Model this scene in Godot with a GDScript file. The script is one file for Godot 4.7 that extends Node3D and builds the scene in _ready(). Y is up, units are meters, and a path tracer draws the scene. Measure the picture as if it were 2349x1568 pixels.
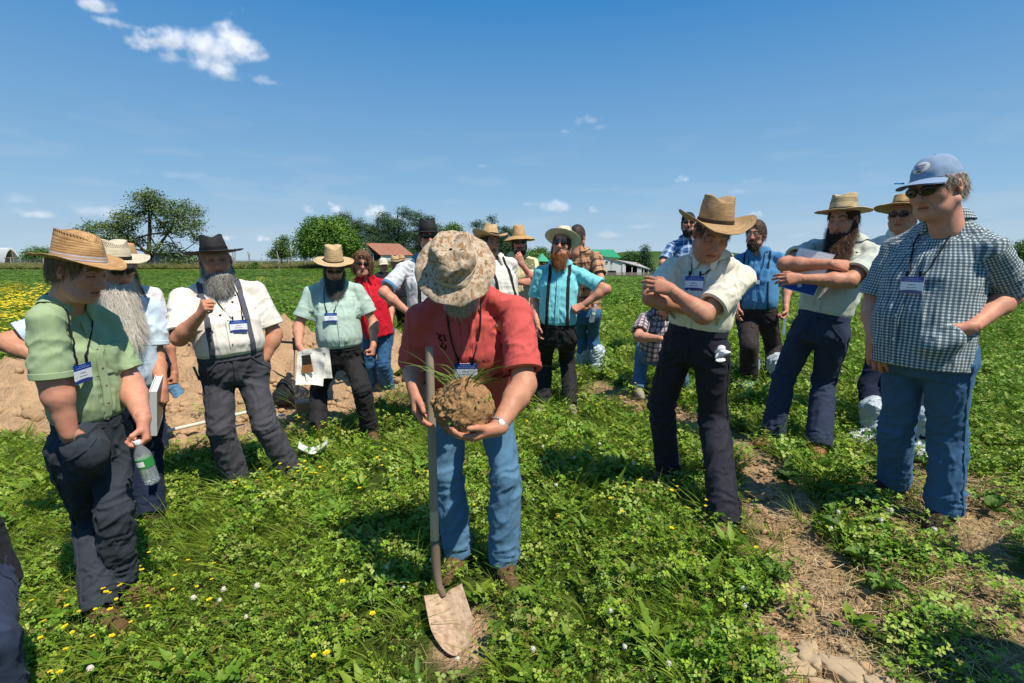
extends Node3D
# A field day on a farm: men in straw hats stand round one who bends over a clod of soil.

const EYE := 1.55

func _ready() -> void:
	var cam := Camera3D.new()
	cam.name = "camera"
	cam.position = Vector3(0, EYE, 0)
	cam.rotation.x = -atan(184.0 / 1150.0)
	cam.fov = rad_to_deg(2.0 * atan(784.0 / 1150.0))
	cam.near = 0.05
	cam.far = 6000.0
	add_child(cam)
	cam.current = true
	var we := WorldEnvironment.new()
	we.name = "world_environment"
	var env := Environment.new()
	env.background_mode = Environment.BG_SKY
	env.tonemap_mode = Environment.TONE_MAPPER_LINEAR
	env.tonemap_exposure = EXPOSURE
	env.sdfgi_enabled = true
	env.ssao_enabled = true
	env.ssil_enabled = true
	env.background_energy_multiplier = SKY_ENERGY
	env.sky = make_sky()
	we.environment = env
	add_child(we)
	var sun := DirectionalLight3D.new()
	sun.name = "sun"
	sun.light_energy = SUN_ENERGY
	sun.light_color = Color(1.0, 0.955, 0.88)
	sun.light_angular_distance = 0.5
	sun.shadow_enabled = true
	add_child(sun)
	sun.look_at_from_position(SUN_TO * 50.0, Vector3.ZERO)
	make_materials()
	make_ground()
	make_background()
	make_people()
	make_props()
	make_vegetation()

const EXPOSURE := 1.26
const SKY_ENERGY := 1.0
const SUN_ENERGY := 1.52
var SUN_TO := Vector3(0.36, 0.86, 0.36).normalized()

# ---------------------------------------------------------------- small helpers
var used := {}
func numbered(called: String) -> String:
	if not used.has(called):
		used[called] = 0
		return called
	used[called] += 1
	return "%s_%03d" % [called, used[called]]

func tag(o: Node, label: String, category := "", group := "", kind := "") -> void:
	if label: o.set_meta("label", label)
	if category: o.set_meta("category", category)
	if group: o.set_meta("group", group)
	if kind: o.set_meta("kind", kind)

func thing(called: String, label: String, category: String, at := Vector3.ZERO, turn := 0.0, group := "") -> Node3D:
	var o := Node3D.new()
	o.name = numbered(called)
	o.position = at
	o.rotation.y = turn
	tag(o, label, category, group)
	add_child(o)
	return o

func inst(called: String, m: Mesh, mat: Material, parent: Node = null) -> MeshInstance3D:
	var o := MeshInstance3D.new()
	o.mesh = m
	if mat: o.material_override = mat
	if parent == null:
		o.name = numbered(called)
		add_child(o)
	else:
		o.name = called
		parent.add_child(o, true)
	return o

# a growing triangle soup: outward faces are given counter-clockwise and stored clockwise
class Soup:
	var v := PackedVector3Array()
	var n := PackedVector3Array()
	var uv := PackedVector2Array()
	var c := PackedColorArray()
	var ix := PackedInt32Array()
	func vert(p: Vector3, nn := Vector3.UP, u := Vector2.ZERO, col := Color.WHITE) -> int:
		v.append(p); n.append(nn); uv.append(u); c.append(col)
		return v.size() - 1
	func tri(a: int, b: int, d: int) -> void:
		ix.append(a); ix.append(d); ix.append(b)
	func quad(a: int, b: int, d: int, e: int) -> void:
		tri(a, b, d); tri(a, d, e)
	func flat(pts: Array, col := Color.WHITE, uvs: Array = []) -> void:
		var nn: Vector3 = (pts[1] - pts[0]).cross(pts[2] - pts[0]).normalized()
		var k := v.size()
		for i in pts.size():
			vert(pts[i], nn, uvs[i] if uvs.size() else Vector2.ZERO, col)
		for i in range(1, pts.size() - 1):
			tri(k, k + i, k + i + 1)
	func box(cen: Vector3, size: Vector3, col := Color.WHITE, bs := Basis.IDENTITY) -> void:
		var h := size * 0.5
		for ax in 3:
			for sg in [-1.0, 1.0]:
				var a := Vector3.ZERO; a[ax] = h[ax] * sg
				var u := Vector3.ZERO; u[(ax + 1) % 3] = h[(ax + 1) % 3]
				var w := Vector3.ZERO; w[(ax + 2) % 3] = h[(ax + 2) % 3]
				if sg < 0:
					var t := u; u = w; w = t
				flat([cen + bs * (a - u - w), cen + bs * (a + u - w), cen + bs * (a + u + w), cen + bs * (a - u + w)], col, [Vector2(0, 1), Vector2(1, 1), Vector2(1, 0), Vector2(0, 0)])
	func tube(pts: Array, rads: Array, sides := 8, col := Color.WHITE, cap := true) -> void:
		var k := v.size()
		var side := Vector3.ZERO
		var along := 0.0
		for i in pts.size():
			var d: Vector3 = (pts[mini(i + 1, pts.size() - 1)] - pts[maxi(i - 1, 0)]).normalized()
			if side == Vector3.ZERO:
				side = d.cross(Vector3.UP if absf(d.y) < 0.9 else Vector3.RIGHT).normalized()
			side = (side - d * side.dot(d)).normalized()
			var up := d.cross(side)
			if i > 0: along += (pts[i] - pts[i - 1]).length()
			for j in sides + 1:
				var a := TAU * j / sides
				var nn := side * cos(a) + up * sin(a)
				vert(pts[i] + nn * rads[i], nn, Vector2(float(j) / sides, along), col)
		for i in pts.size() - 1:
			for j in sides:
				var a := k + i * (sides + 1) + j
				quad(a, a + 1, a + sides + 2, a + sides + 1)
		if cap:
			for e in [0, pts.size() - 1]:
				var dd: Vector3 = (pts[0] - pts[1]).normalized() if e == 0 else (pts[e] - pts[e - 1]).normalized()
				var mid := vert(pts[e], dd, Vector2.ZERO, col)
				var ring := []
				for j in sides:
					var s = k + e * (sides + 1) + j
					ring.append(vert(v[s], dd, uv[s], col))
				for j in sides:
					if e == 0: tri(mid, ring[(j + 1) % sides], ring[j])
					else: tri(mid, ring[j], ring[(j + 1) % sides])
	func ball(cen: Vector3, r: Vector3, bs := Basis.IDENTITY, nu := 12, nv := 8, col := Color.WHITE) -> void:
		var k := v.size()
		for j in nv + 1:
			var t := PI * j / nv
			for i in nu + 1:
				var a := TAU * i / nu
				var d := Vector3(sin(t) * sin(a), cos(t), sin(t) * cos(a))
				vert(cen + bs * (d * r), (bs * (d / r)).normalized(), Vector2(float(i) / nu, float(j) / nv), col)
		for j in nv:
			for i in nu:
				var a := k + j * (nu + 1) + i
				quad(a, a + nu + 1, a + nu + 2, a + 1)
	func add(o: Soup, at: Transform3D, mirror := false) -> void:
		var k := v.size()
		for i in o.v.size():
			var p := o.v[i]; var q := o.n[i]
			if mirror: p.x = -p.x; q.x = -q.x
			vert(at * p, (at.basis * q).normalized(), o.uv[i], o.c[i])
		for i in range(0, o.ix.size(), 3):
			if mirror:
				ix.append(k + o.ix[i]); ix.append(k + o.ix[i + 2]); ix.append(k + o.ix[i + 1])
			else:
				ix.append(k + o.ix[i]); ix.append(k + o.ix[i + 1]); ix.append(k + o.ix[i + 2])
	func smooth() -> void:
		n.fill(Vector3.ZERO)
		for i in range(0, ix.size(), 3):
			var a := ix[i]; var b := ix[i + 2]; var d := ix[i + 1]
			var f := (v[b] - v[a]).cross(v[d] - v[a])
			n[a] += f; n[b] += f; n[d] += f
		for i in n.size():
			n[i] = n[i].normalized() if n[i].length_squared() > 1e-20 else Vector3.UP
	func mesh() -> ArrayMesh:
		var arr := []
		arr.resize(Mesh.ARRAY_MAX)
		arr[Mesh.ARRAY_VERTEX] = v; arr[Mesh.ARRAY_NORMAL] = n; arr[Mesh.ARRAY_TEX_UV] = uv; arr[Mesh.ARRAY_COLOR] = c; arr[Mesh.ARRAY_INDEX] = ix
		var m := ArrayMesh.new()
		m.add_surface_from_arrays(Mesh.PRIMITIVE_TRIANGLES, arr)
		return m

func rng(s: int) -> RandomNumberGenerator:
	var r := RandomNumberGenerator.new()
	r.seed = s
	return r

func noise(s: int, f: float, oct := 3, kind := FastNoiseLite.TYPE_SIMPLEX_SMOOTH) -> FastNoiseLite:
	var z := FastNoiseLite.new()
	z.seed = s; z.frequency = f; z.noise_type = kind
	z.fractal_octaves = oct
	z.fractal_type = FastNoiseLite.FRACTAL_FBM if oct > 1 else FastNoiseLite.FRACTAL_NONE
	return z

func basis_from(y: Vector3, z: Vector3) -> Basis:
	var yy := y.normalized()
	var zz := (z - yy * z.dot(yy)).normalized()
	return Basis(yy.cross(zz), yy, zz)

func lin(r: float, g: float, b: float) -> Color:
	return Color(r, g, b)

func srgb(r: int, g: int, b: int) -> Color:
	return Color8(r, g, b)

# ---------------------------------------------------------------- sky
func sky_at(y: float) -> Color:
	# clear June sky, deep blue overhead and pale towards the horizon; linear light
	var t := clampf(y, 0.0, 1.0)
	var hor := Color(0.40, 0.51, 0.60)
	var low := Color(0.225, 0.40, 0.585)
	var mid := Color(0.042, 0.200, 0.465)
	var top := Color(0.048, 0.18, 0.40)
	if t < 0.12: return hor.lerp(low, t / 0.12)
	if t < 0.42: return low.lerp(mid, pow((t - 0.12) / 0.30, 0.85))
	return mid.lerp(top, smoothstep(0.42, 0.9, t))

func make_sky() -> Sky:
	var w := 4096; var h := 2048
	var small := Image.create_empty(8, 512, false, Image.FORMAT_RGBF)
	for j in 512:
		var lat := PI * (0.5 - (j + 0.5) / 512.0)
		var col := sky_at(sin(lat)) if lat > 0 else Color(0.10, 0.12, 0.06)
		for i in 8: small.set_pixel(i, j, col)
	small.resize(w, h, Image.INTERPOLATE_BILINEAR)
	var n1 := noise(11, 1.0, 5)
	var n2 := noise(12, 1.0, 4)
	# heaps of cloud: azimuth (degrees from straight ahead, right positive), altitude, width, height, strength, flat base
	var clouds := [[-27.2, 19.3, 5.2, 4.3, 1.00, 0.2], [-30.1, 18.6, 5.6, 3.4, 0.95, 0.2], [-34.0, 18.3, 2.7, 2.0, 0.80, 0.2], [-32.2, 18.9, 3.4, 1.8, 0.70, 0.1], [-29.0, 17.1, 4.8, 2.1, 0.75, 0.1], [-32.2, 17.4, 3.2, 1.3, 0.35, 0.1],
		[-25.4, 16.9, 2.9, 0.9, 0.30, 0.1], [-24.3, 16.7, 2.2, 0.5, 0.20, 0.1], [-37.3, 20.2, 3.2, 1.3, 0.75, 0.1], [-36.7, 19.2, 1.9, 0.8, 0.40, 0.1], [-35.4, 19.2, 2.3, 0.8, 0.25, 0.1], [-42.4, 3.7, 2.5, 0.8, 0.60, 0.4],
		[-43.1, 3.9, 3.9, 1.0, 0.25, 0.4], [-38.5, 4.2, 5.0, 1.3, 0.40, 0.5], [-43.7, 4.8, 3.0, 1.0, 0.20, 0.3], [-29.3, 2.2, 1.7, 0.7, 0.60, 0.7], [-26.2, 2.2, 1.8, 0.9, 0.80, 0.7], [-21.6, 5.2, 1.4, 1.1, 0.45, 0.3],
		[-18.8, 5.4, 1.9, 1.6, 0.75, 0.3], [-14.8, 5.2, 2.7, 2.0, 0.75, 0.3], [-12.9, 4.4, 2.3, 1.2, 0.50, 0.4], [4.7, 5.8, 4.3, 1.4, 0.50, 0.5], [2.0, 6.2, 2.9, 0.6, 0.20, 0.5], [9.0, 5.5, 1.4, 0.9, 0.40, 0.4],
		[10.9, 2.8, 5.2, 0.9, 0.30, 0.5], [8.2, 14.6, 2.7, 1.2, 0.18, 0.1], [5.8, 13.6, 1.2, 0.5, 0.20, 0.1], [9.4, 13.8, 1.8, 0.7, 0.12, 0.1], [18.3, 8.4, 1.9, 0.9, 0.45, 0.3], [23.4, 6.9, 2.4, 0.8, 0.15, 0.2],
		[25.3, 4.7, 1.4, 1.1, 0.45, 0.3], [24.6, 7.9, 2.0, 0.7, 0.20, 0.2], [-3.3, 10.2, 1.9, 0.4, 0.15, 0.2], [-32.2, 7.9, 8.8, 1.0, 0.14, 0.1], [-28.8, 2.3, 2.2, 0.6, 0.30, 0.4], [14.5, 3.7, 4.1, 0.7, 0.20, 0.5],
		[29.5, 2.5, 2.2, 0.8, 0.30, 0.5]]
	var r := rng(5)
	for i in 46:   # the same kind of sky all the way round
		clouds.append([50.0 + r.randf() * 260.0, 3.0 + pow(r.randf(), 2.0) * 30.0, 3.0 + r.randf() * 5.0, 0.9 + r.randf() * 2.4, 0.25 + r.randf() * 0.6, 0.4])
	for cl in clouds:
		var az: float = deg_to_rad(cl[0]); var al: float = deg_to_rad(cl[1])
		var hw: float = deg_to_rad(cl[2] * 0.5) * 1.5; var hh: float = deg_to_rad(cl[3] * 0.5) * 1.6
		# straight ahead is -z; the panorama's column of a direction is atan2(x, -z) about its middle
		var cx := int(az / TAU * w); var cy := int((0.5 - al / PI) * h)
		var px := int(hw / cos(al) / TAU * w) + 2; var py := int(hh / PI * h) + 2
		for y in range(cy - py, cy + py + 1):
			if y < 0 or y >= h / 2: continue
			var la := PI * (0.5 - (y + 0.5) / h)
			for x in range(cx - px, cx + px + 1):
				var lo := TAU * (x + 0.5) / w
				var dx := (lo - az) * cos(al) / hw * 1.5; var dy := (la - al) / hh * 1.6
				if dy < 0: dy *= 1.0 + cl[5]
				var q := Vector3(cos(la) * sin(lo), sin(la), -cos(la) * cos(lo)) * clampf(1.6 / hw, 22.0, 90.0)
				var warp := n2.get_noise_3d(q.x * 0.5, q.y * 0.5, q.z * 0.5 + 9.0)
				var d := 1.0 - sqrt(dx * dx + dy * dy) + n1.get_noise_3d(q.x, q.y * 1.3, q.z) * 0.75 + warp * 0.45 + 0.02
				if d <= 0: continue
				var a: float = cl[4] * smoothstep(0.0, 1.05, d)
				var puff := n1.get_noise_3d(q.x * 1.6 + 40.0, q.y * 1.9, q.z * 1.6)
				var lum := 0.80 + 0.14 * clampf(dy, -1.0, 1.0) + puff * 0.22
				var xx := posmod(x, w)
				var base := small.get_pixel(xx, y)
				var near := Color(lum * 0.93, lum * 0.97, lum * 1.05).lerp(base, clampf(0.3 - al * 1.4, 0.0, 0.25))
				small.set_pixel(xx, y, base.lerp(near, a))
	# thin veils low over the fields
	for y in range(int(h * 0.5 - 200), int(h * 0.5)):
		var la := PI * (0.5 - (y + 0.5) / h)
		for x in range(0, w, 1):
			var lo := TAU * (x + 0.5) / w
			if minf(lo, TAU - lo) > 0.95 and x % 2 == 1:
				small.set_pixel(x, y, small.get_pixel(x - 1, y)); continue
			var v := n2.get_noise_3d(sin(lo) * 5.0, la * 26.0, cos(lo) * 5.0)
			var a := smoothstep(0.02, 0.5, v) * 0.15 * smoothstep(0.0, 0.05, la) * smoothstep(0.30, 0.08, la)
			if a > 0.004:
				var base := small.get_pixel(x, y)
				small.set_pixel(x, y, base.lerp(Color(0.48, 0.54, 0.60), a))
	var pano := PanoramaSkyMaterial.new()
	pano.panorama = ImageTexture.create_from_image(small)
	var sky := Sky.new()
	sky.sky_material = pano
	return sky

# ---------------------------------------------------------------- bodies and clothes: a distance field, meshed as surface nets
class Field:
	var n := 0
	var typ := PackedInt32Array()
	var op := PackedInt32Array()
	var A := PackedVector3Array()
	var BA := PackedVector3Array()
	var inv := PackedFloat32Array()
	var len_ := PackedFloat32Array()
	var r0 := PackedFloat32Array()
	var dr := PackedFloat32Array()
	var K := PackedFloat32Array()
	var M: Array[Basis] = []
	var M2: Array[Basis] = []
	var lo := Vector3(1e9, 1e9, 1e9)
	var hi := Vector3(-1e9, -1e9, -1e9)
	# torso: rows of half width, half depth and forward offset along an axis
	var O := Vector3.ZERO
	var U := Vector3.UP
	var R := Vector3.RIGHT
	var F := Vector3.BACK
	var t0 := 0.0
	var t1 := 1.0
	var ta := PackedFloat32Array()
	var tb := PackedFloat32Array()
	var tc := PackedFloat32Array()
	func _put(t: int, o: int, a: Vector3, b: Vector3, ra: float, rb: float, k: float, m := Basis.IDENTITY, m2 := Basis.IDENTITY) -> void:
		typ.append(t); op.append(o); A.append(a); BA.append(b - a)
		var l2 := maxf((b - a).length_squared(), 1e-10)
		inv.append(1.0 / l2); len_.append(sqrt(l2)); r0.append(ra); dr.append(rb - ra); K.append(k); M.append(m); M2.append(m2)
		n += 1
		if o == 0 and t != 2:
			var r := maxf(ra, rb)
			lo = lo.min(a.min(b) - Vector3(r, r, r)); hi = hi.max(a.max(b) + Vector3(r, r, r))
	func cap(a: Vector3, b: Vector3, ra: float, rb: float, k := 0.03) -> void:
		_put(0, 0, a, b, ra, rb, k)
	func cut(a: Vector3, b: Vector3, ra: float, rb: float, k := 0.03) -> void:   # flat end at b
		_put(3, 0, a, b, ra, rb, k)
	func ell(c: Vector3, r: Vector3, bs := Basis.IDENTITY, k := 0.03, o := 0) -> void:
		var t := bs.transposed()
		var m := Basis(Vector3(1.0 / r.x, 0, 0), Vector3(0, 1.0 / r.y, 0), Vector3(0, 0, 1.0 / r.z)) * t
		var m2 := Basis(Vector3(1.0 / (r.x * r.x), 0, 0), Vector3(0, 1.0 / (r.y * r.y), 0), Vector3(0, 0, 1.0 / (r.z * r.z))) * t
		var rm := maxf(r.x, maxf(r.y, r.z))
		_put(1, o, c, c, rm, rm, k, m, m2)
	func sub(a: Vector3, b: Vector3, ra: float, rb: float, k := 0.01) -> void:
		_put(0, 1, a, b, ra, rb, k)
	func keep_below(p: Vector3, normal: Vector3) -> void:
		_put(4, 2, p, p + normal.normalized(), 0, 0, 0)
	func torso(o: Vector3, u: Vector3, r: Vector3, f: Vector3, rows: Array, k := 0.03) -> void:
		O = o; U = u; R = r; F = f
		t0 = rows[0][0]; t1 = rows[-1][0]
		for i in 41:
			var t := lerpf(t0, t1, i / 40.0)
			var j := 0
			while j < rows.size() - 2 and t > rows[j + 1][0]: j += 1
			var s: float = clampf((t - rows[j][0]) / (rows[j + 1][0] - rows[j][0]), 0, 1)
			s = lerpf(s, s * s * (3.0 - 2.0 * s), 0.7)
			ta.append(lerpf(rows[j][1], rows[j + 1][1], s)); tb.append(lerpf(rows[j][2], rows[j + 1][2], s)); tc.append(lerpf(rows[j][3], rows[j + 1][3], s))
			var c := o + u * t + f * tc[i]
			var e := (r * ta[i]).abs() + (f * tb[i]).abs()
			lo = lo.min(c - e); hi = hi.max(c + e)
		_put(2, 0, o, o + u, 0, 0, k)
	func prim(i: int, p: Vector3) -> float:
		var t := typ[i]
		if t == 0:
			var pa := p - A[i]
			var h := clampf(pa.dot(BA[i]) * inv[i], 0.0, 1.0)
			return (pa - BA[i] * h).length() - r0[i] - dr[i] * h
		if t == 1:
			var q := p - A[i]
			var k0 := (M[i] * q).length()
			return k0 * (k0 - 1.0) / maxf((M2[i] * q).length(), 1e-6)
		if t == 2:
			var q := p - O
			var tt := q.dot(U)
			var fi := clampf((tt - t0) / (t1 - t0) * 40.0, 0.0, 39.99)
			var j := int(fi)
			var f := fi - j
			var a := lerpf(ta[j], ta[j + 1], f)
			var b := lerpf(tb[j], tb[j + 1], f)
			var w := q.dot(F) - lerpf(tc[j], tc[j + 1], f)
			var e := maxf(absf(q.dot(R)) - maxf(a - b, 0.0), 0.0)
			return maxf(sqrt(e * e + w * w) - b, maxf(t0 - tt, tt - t1))
		if t == 3:
			var pa := p - A[i]
			var s := pa.dot(BA[i]) * inv[i]
			var h := clampf(s, 0.0, 1.0)
			var d := (pa - BA[i] * maxf(s, 0.0)).length() - r0[i] - dr[i] * h
			return maxf(d, (s - 1.0) * len_[i])
		return (p - A[i]).dot(BA[i])
	func eval(p: Vector3, ids: PackedInt32Array) -> float:
		var d := 9.0
		for i in ids:
			var e := prim(i, p)
			if op[i] == 0:
				var k := K[i]
				var x := k - absf(d - e)
				d = minf(d, e)
				if x > 0.0: d -= x * x / (4.0 * k)
			elif op[i] == 1:
				e = -e
				var k := K[i]
				var x := k - absf(d - e)
				d = maxf(d, e)
				if x > 0.0: d += x * x / (4.0 * k)
			else:
				d = maxf(d, e)
		return d
	func at(p: Vector3) -> float:
		return eval(p, PackedInt32Array(range(n)))
	func grad(p: Vector3) -> Vector3:
		var ids := PackedInt32Array(range(n))
		var e := 0.004
		var d := eval(p, ids)
		return Vector3(eval(p + Vector3(e, 0, 0), ids) - d, eval(p + Vector3(0, e, 0), ids) - d, eval(p + Vector3(0, 0, e), ids) - d).normalized()
	func on(p: Vector3, off: float) -> Vector3:   # the point moved to stand off the surface
		for k in 5:
			p -= grad(p) * (at(p) - off) * 0.9
		return p
	# --- meshing
	var cell := 0.01
	var base := Vector3.ZERO
	var nx := 0
	var ny := 0
	var nz := 0
	var g := PackedFloat32Array()
	var leaves := PackedInt32Array()
	func _rec(x: int, y: int, z: int, s: int, ids: PackedInt32Array) -> void:
		if x >= nx or y >= ny or z >= nz: return
		var half := s * cell * 0.866 * 1.08
		var c := base + Vector3(x + s * 0.5, y + s * 0.5, z + s * 0.5) * cell
		var keep := PackedInt32Array()
		var best := 9.0
		var carved := false
		var kk := 0.0
		for i in ids:
			var e := prim(i, c)
			if op[i] == 0:
				if e < best: best = e
				if e < half + K[i]: keep.append(i)
				kk = maxf(kk, K[i])
			elif op[i] == 1:
				if e < half + K[i]:
					keep.append(i); carved = true
			else:
				if e > half: return
				if e > -half:
					keep.append(i); carved = true
		if best - kk * 0.3 > half: return
		if best < -half and not carved: return
		if s > 4:
			var q := s / 2
			for k in 8:
				_rec(x + (q if k & 1 else 0), y + (q if k & 2 else 0), z + (q if k & 4 else 0), q, keep)
			return
		leaves.append(x); leaves.append(y); leaves.append(z)
		var sx := nx + 1
		var sxy := sx * (ny + 1)
		for k in 5:
			if z + k > nz: break
			for j in 5:
				if y + j > ny: break
				var row := (z + k) * sxy + (y + j) * sx
				for i in 5:
					if x + i > nx: break
					if g[row + x + i] > 50.0:
						g[row + x + i] = eval(base + Vector3(x + i, y + j, z + k) * cell, keep)
	func build(cs: float) -> Soup:
		cell = cs
		base = lo - Vector3(cs, cs, cs) * 2.0
		var ext := (hi - lo) / cs
		nx = int(ext.x) + 5; ny = int(ext.y) + 5; nz = int(ext.z) + 5
		g.resize((nx + 1) * (ny + 1) * (nz + 1))
		g.fill(99.0)
		var top := 4
		while top < maxi(nx, maxi(ny, nz)): top *= 2
		leaves.clear()
		_rec(0, 0, 0, top, PackedInt32Array(range(n)))
		var out := Soup.new()
		var vi := PackedInt32Array()
		vi.resize(nx * ny * nz)
		vi.fill(-1)
		var sx := nx + 1
		var sxy := sx * (ny + 1)
		var cells := PackedInt32Array()
		for l in range(0, leaves.size(), 3):
			for k in 4:
				var z := leaves[l + 2] + k
				if z >= nz: break
				for j in 4:
					var y := leaves[l + 1] + j
					if y >= ny: break
					for i in 4:
						var x := leaves[l] + i
						if x >= nx: break
						var b := z * sxy + y * sx + x
						var d0 := g[b]; var d1 := g[b + 1]; var d2 := g[b + sx]; var d3 := g[b + sx + 1]
						var d4 := g[b + sxy]; var d5 := g[b + sxy + 1]; var d6 := g[b + sxy + sx]; var d7 := g[b + sxy + sx + 1]
						var neg := int(d0 < 0.0) + int(d1 < 0.0) + int(d2 < 0.0) + int(d3 < 0.0) + int(d4 < 0.0) + int(d5 < 0.0) + int(d6 < 0.0) + int(d7 < 0.0)
						if neg == 0 or neg == 8: continue
						var s := Vector3.ZERO
						var m := 0
						if (d0 < 0.0) != (d1 < 0.0): s += Vector3(d0 / (d0 - d1), 0, 0); m += 1
						if (d2 < 0.0) != (d3 < 0.0): s += Vector3(d2 / (d2 - d3), 1, 0); m += 1
						if (d4 < 0.0) != (d5 < 0.0): s += Vector3(d4 / (d4 - d5), 0, 1); m += 1
						if (d6 < 0.0) != (d7 < 0.0): s += Vector3(d6 / (d6 - d7), 1, 1); m += 1
						if (d0 < 0.0) != (d2 < 0.0): s += Vector3(0, d0 / (d0 - d2), 0); m += 1
						if (d1 < 0.0) != (d3 < 0.0): s += Vector3(1, d1 / (d1 - d3), 0); m += 1
						if (d4 < 0.0) != (d6 < 0.0): s += Vector3(0, d4 / (d4 - d6), 1); m += 1
						if (d5 < 0.0) != (d7 < 0.0): s += Vector3(1, d5 / (d5 - d7), 1); m += 1
						if (d0 < 0.0) != (d4 < 0.0): s += Vector3(0, 0, d0 / (d0 - d4)); m += 1
						if (d1 < 0.0) != (d5 < 0.0): s += Vector3(1, 0, d1 / (d1 - d5)); m += 1
						if (d2 < 0.0) != (d6 < 0.0): s += Vector3(0, 1, d2 / (d2 - d6)); m += 1
						if (d3 < 0.0) != (d7 < 0.0): s += Vector3(1, 1, d3 / (d3 - d7)); m += 1
						vi[(z * ny + y) * nx + x] = out.v.size()
						out.v.append(base + (Vector3(x, y, z) + s / m) * cell)
						cells.append(x); cells.append(y); cells.append(z)
		for l in range(0, cells.size(), 3):
			var x := cells[l]; var y := cells[l + 1]; var z := cells[l + 2]
			var b := z * sxy + y * sx + x
			var here := g[b] < 0.0
			var me := (z * ny + y) * nx + x
			if (g[b + 1] < 0.0) != here and y > 0 and z > 0:
				_q(out, vi[me - nx - nx * ny], vi[me - nx * ny], vi[me], vi[me - nx], here)
			if (g[b + sx] < 0.0) != here and x > 0 and z > 0:
				_q(out, vi[me - 1 - nx * ny], vi[me - 1], vi[me], vi[me - nx * ny], here)
			if (g[b + sxy] < 0.0) != here and x > 0 and y > 0:
				_q(out, vi[me - 1 - nx], vi[me - nx], vi[me], vi[me - 1], here)
		g.resize(0)
		out.n.resize(out.v.size()); out.uv.resize(out.v.size()); out.c.resize(out.v.size())
		out.c.fill(Color.WHITE)
		out.smooth()
		return out
	func _q(out: Soup, a: int, b: int, d: int, e: int, flip: bool) -> void:
		if a < 0 or b < 0 or d < 0 or e < 0: return
		if flip: out.quad(a, b, d, e)
		else: out.quad(a, e, d, b)

# folds of cloth, as metres along the normal: creases = [centre, line direction, reach, height, how fine]
class Folds:
	var z := FastNoiseLite.new()
	var broad := 0.006
	var fine := 0.002
	var axis := Vector3.UP
	var draw := 0.4
	var creases := []
	var calm := []      # hems and cuffs: [point on the edge, direction across it, reach]
	func _init(s: int, b: float, f: float, ax := Vector3.UP, dr := 0.4) -> void:
		z.seed = s; z.noise_type = FastNoiseLite.TYPE_SIMPLEX_SMOOTH; z.frequency = 1.0; z.fractal_type = FastNoiseLite.FRACTAL_NONE
		broad = b; fine = f; axis = ax; draw = dr
	func rid(p: Vector3, ax: Vector3, f: float, s: float) -> float:
		var q := (p + ax * (p.dot(ax) * (s - 1.0))) * f
		var w := z.get_noise_3d(q.x * 0.5 + 7.0, q.y * 0.5, q.z * 0.5)
		q += Vector3(w, w, -w) * 0.6
		var v := absf(z.get_noise_3dv(q))
		return 0.45 - 1.6 * v + 0.8 * v * v
	func at(p: Vector3) -> float:
		var d := broad * (z.get_noise_3d(p.x * 4.0, p.y * 2.4, p.z * 4.0) * 0.5 + rid(p, axis, 9.0, draw * 0.75) * 1.25)
		d += fine * rid(p, axis, 24.0, 0.35)
		for cr in creases:
			var o: float = (p - cr[0]).length() / cr[2]
			if o < 1.0:
				var f := 1.0 - o * o
				d += cr[3] * f * f * rid(p, cr[1], cr[4] * 1.45, 0.16)
		return d
	func apply(s: Soup) -> void:
		for i in s.v.size():
			var p := s.v[i]
			var k := 1.0
			for c in calm:
				if p.distance_squared_to(c[0]) < c[2] * c[2]: k = minf(k, 0.15 + 0.85 * smoothstep(0.01, 0.07, absf((p - c[0]).dot(c[1]))))
			s.v[i] += s.n[i] * at(p) * k
		s.smooth()

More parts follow.
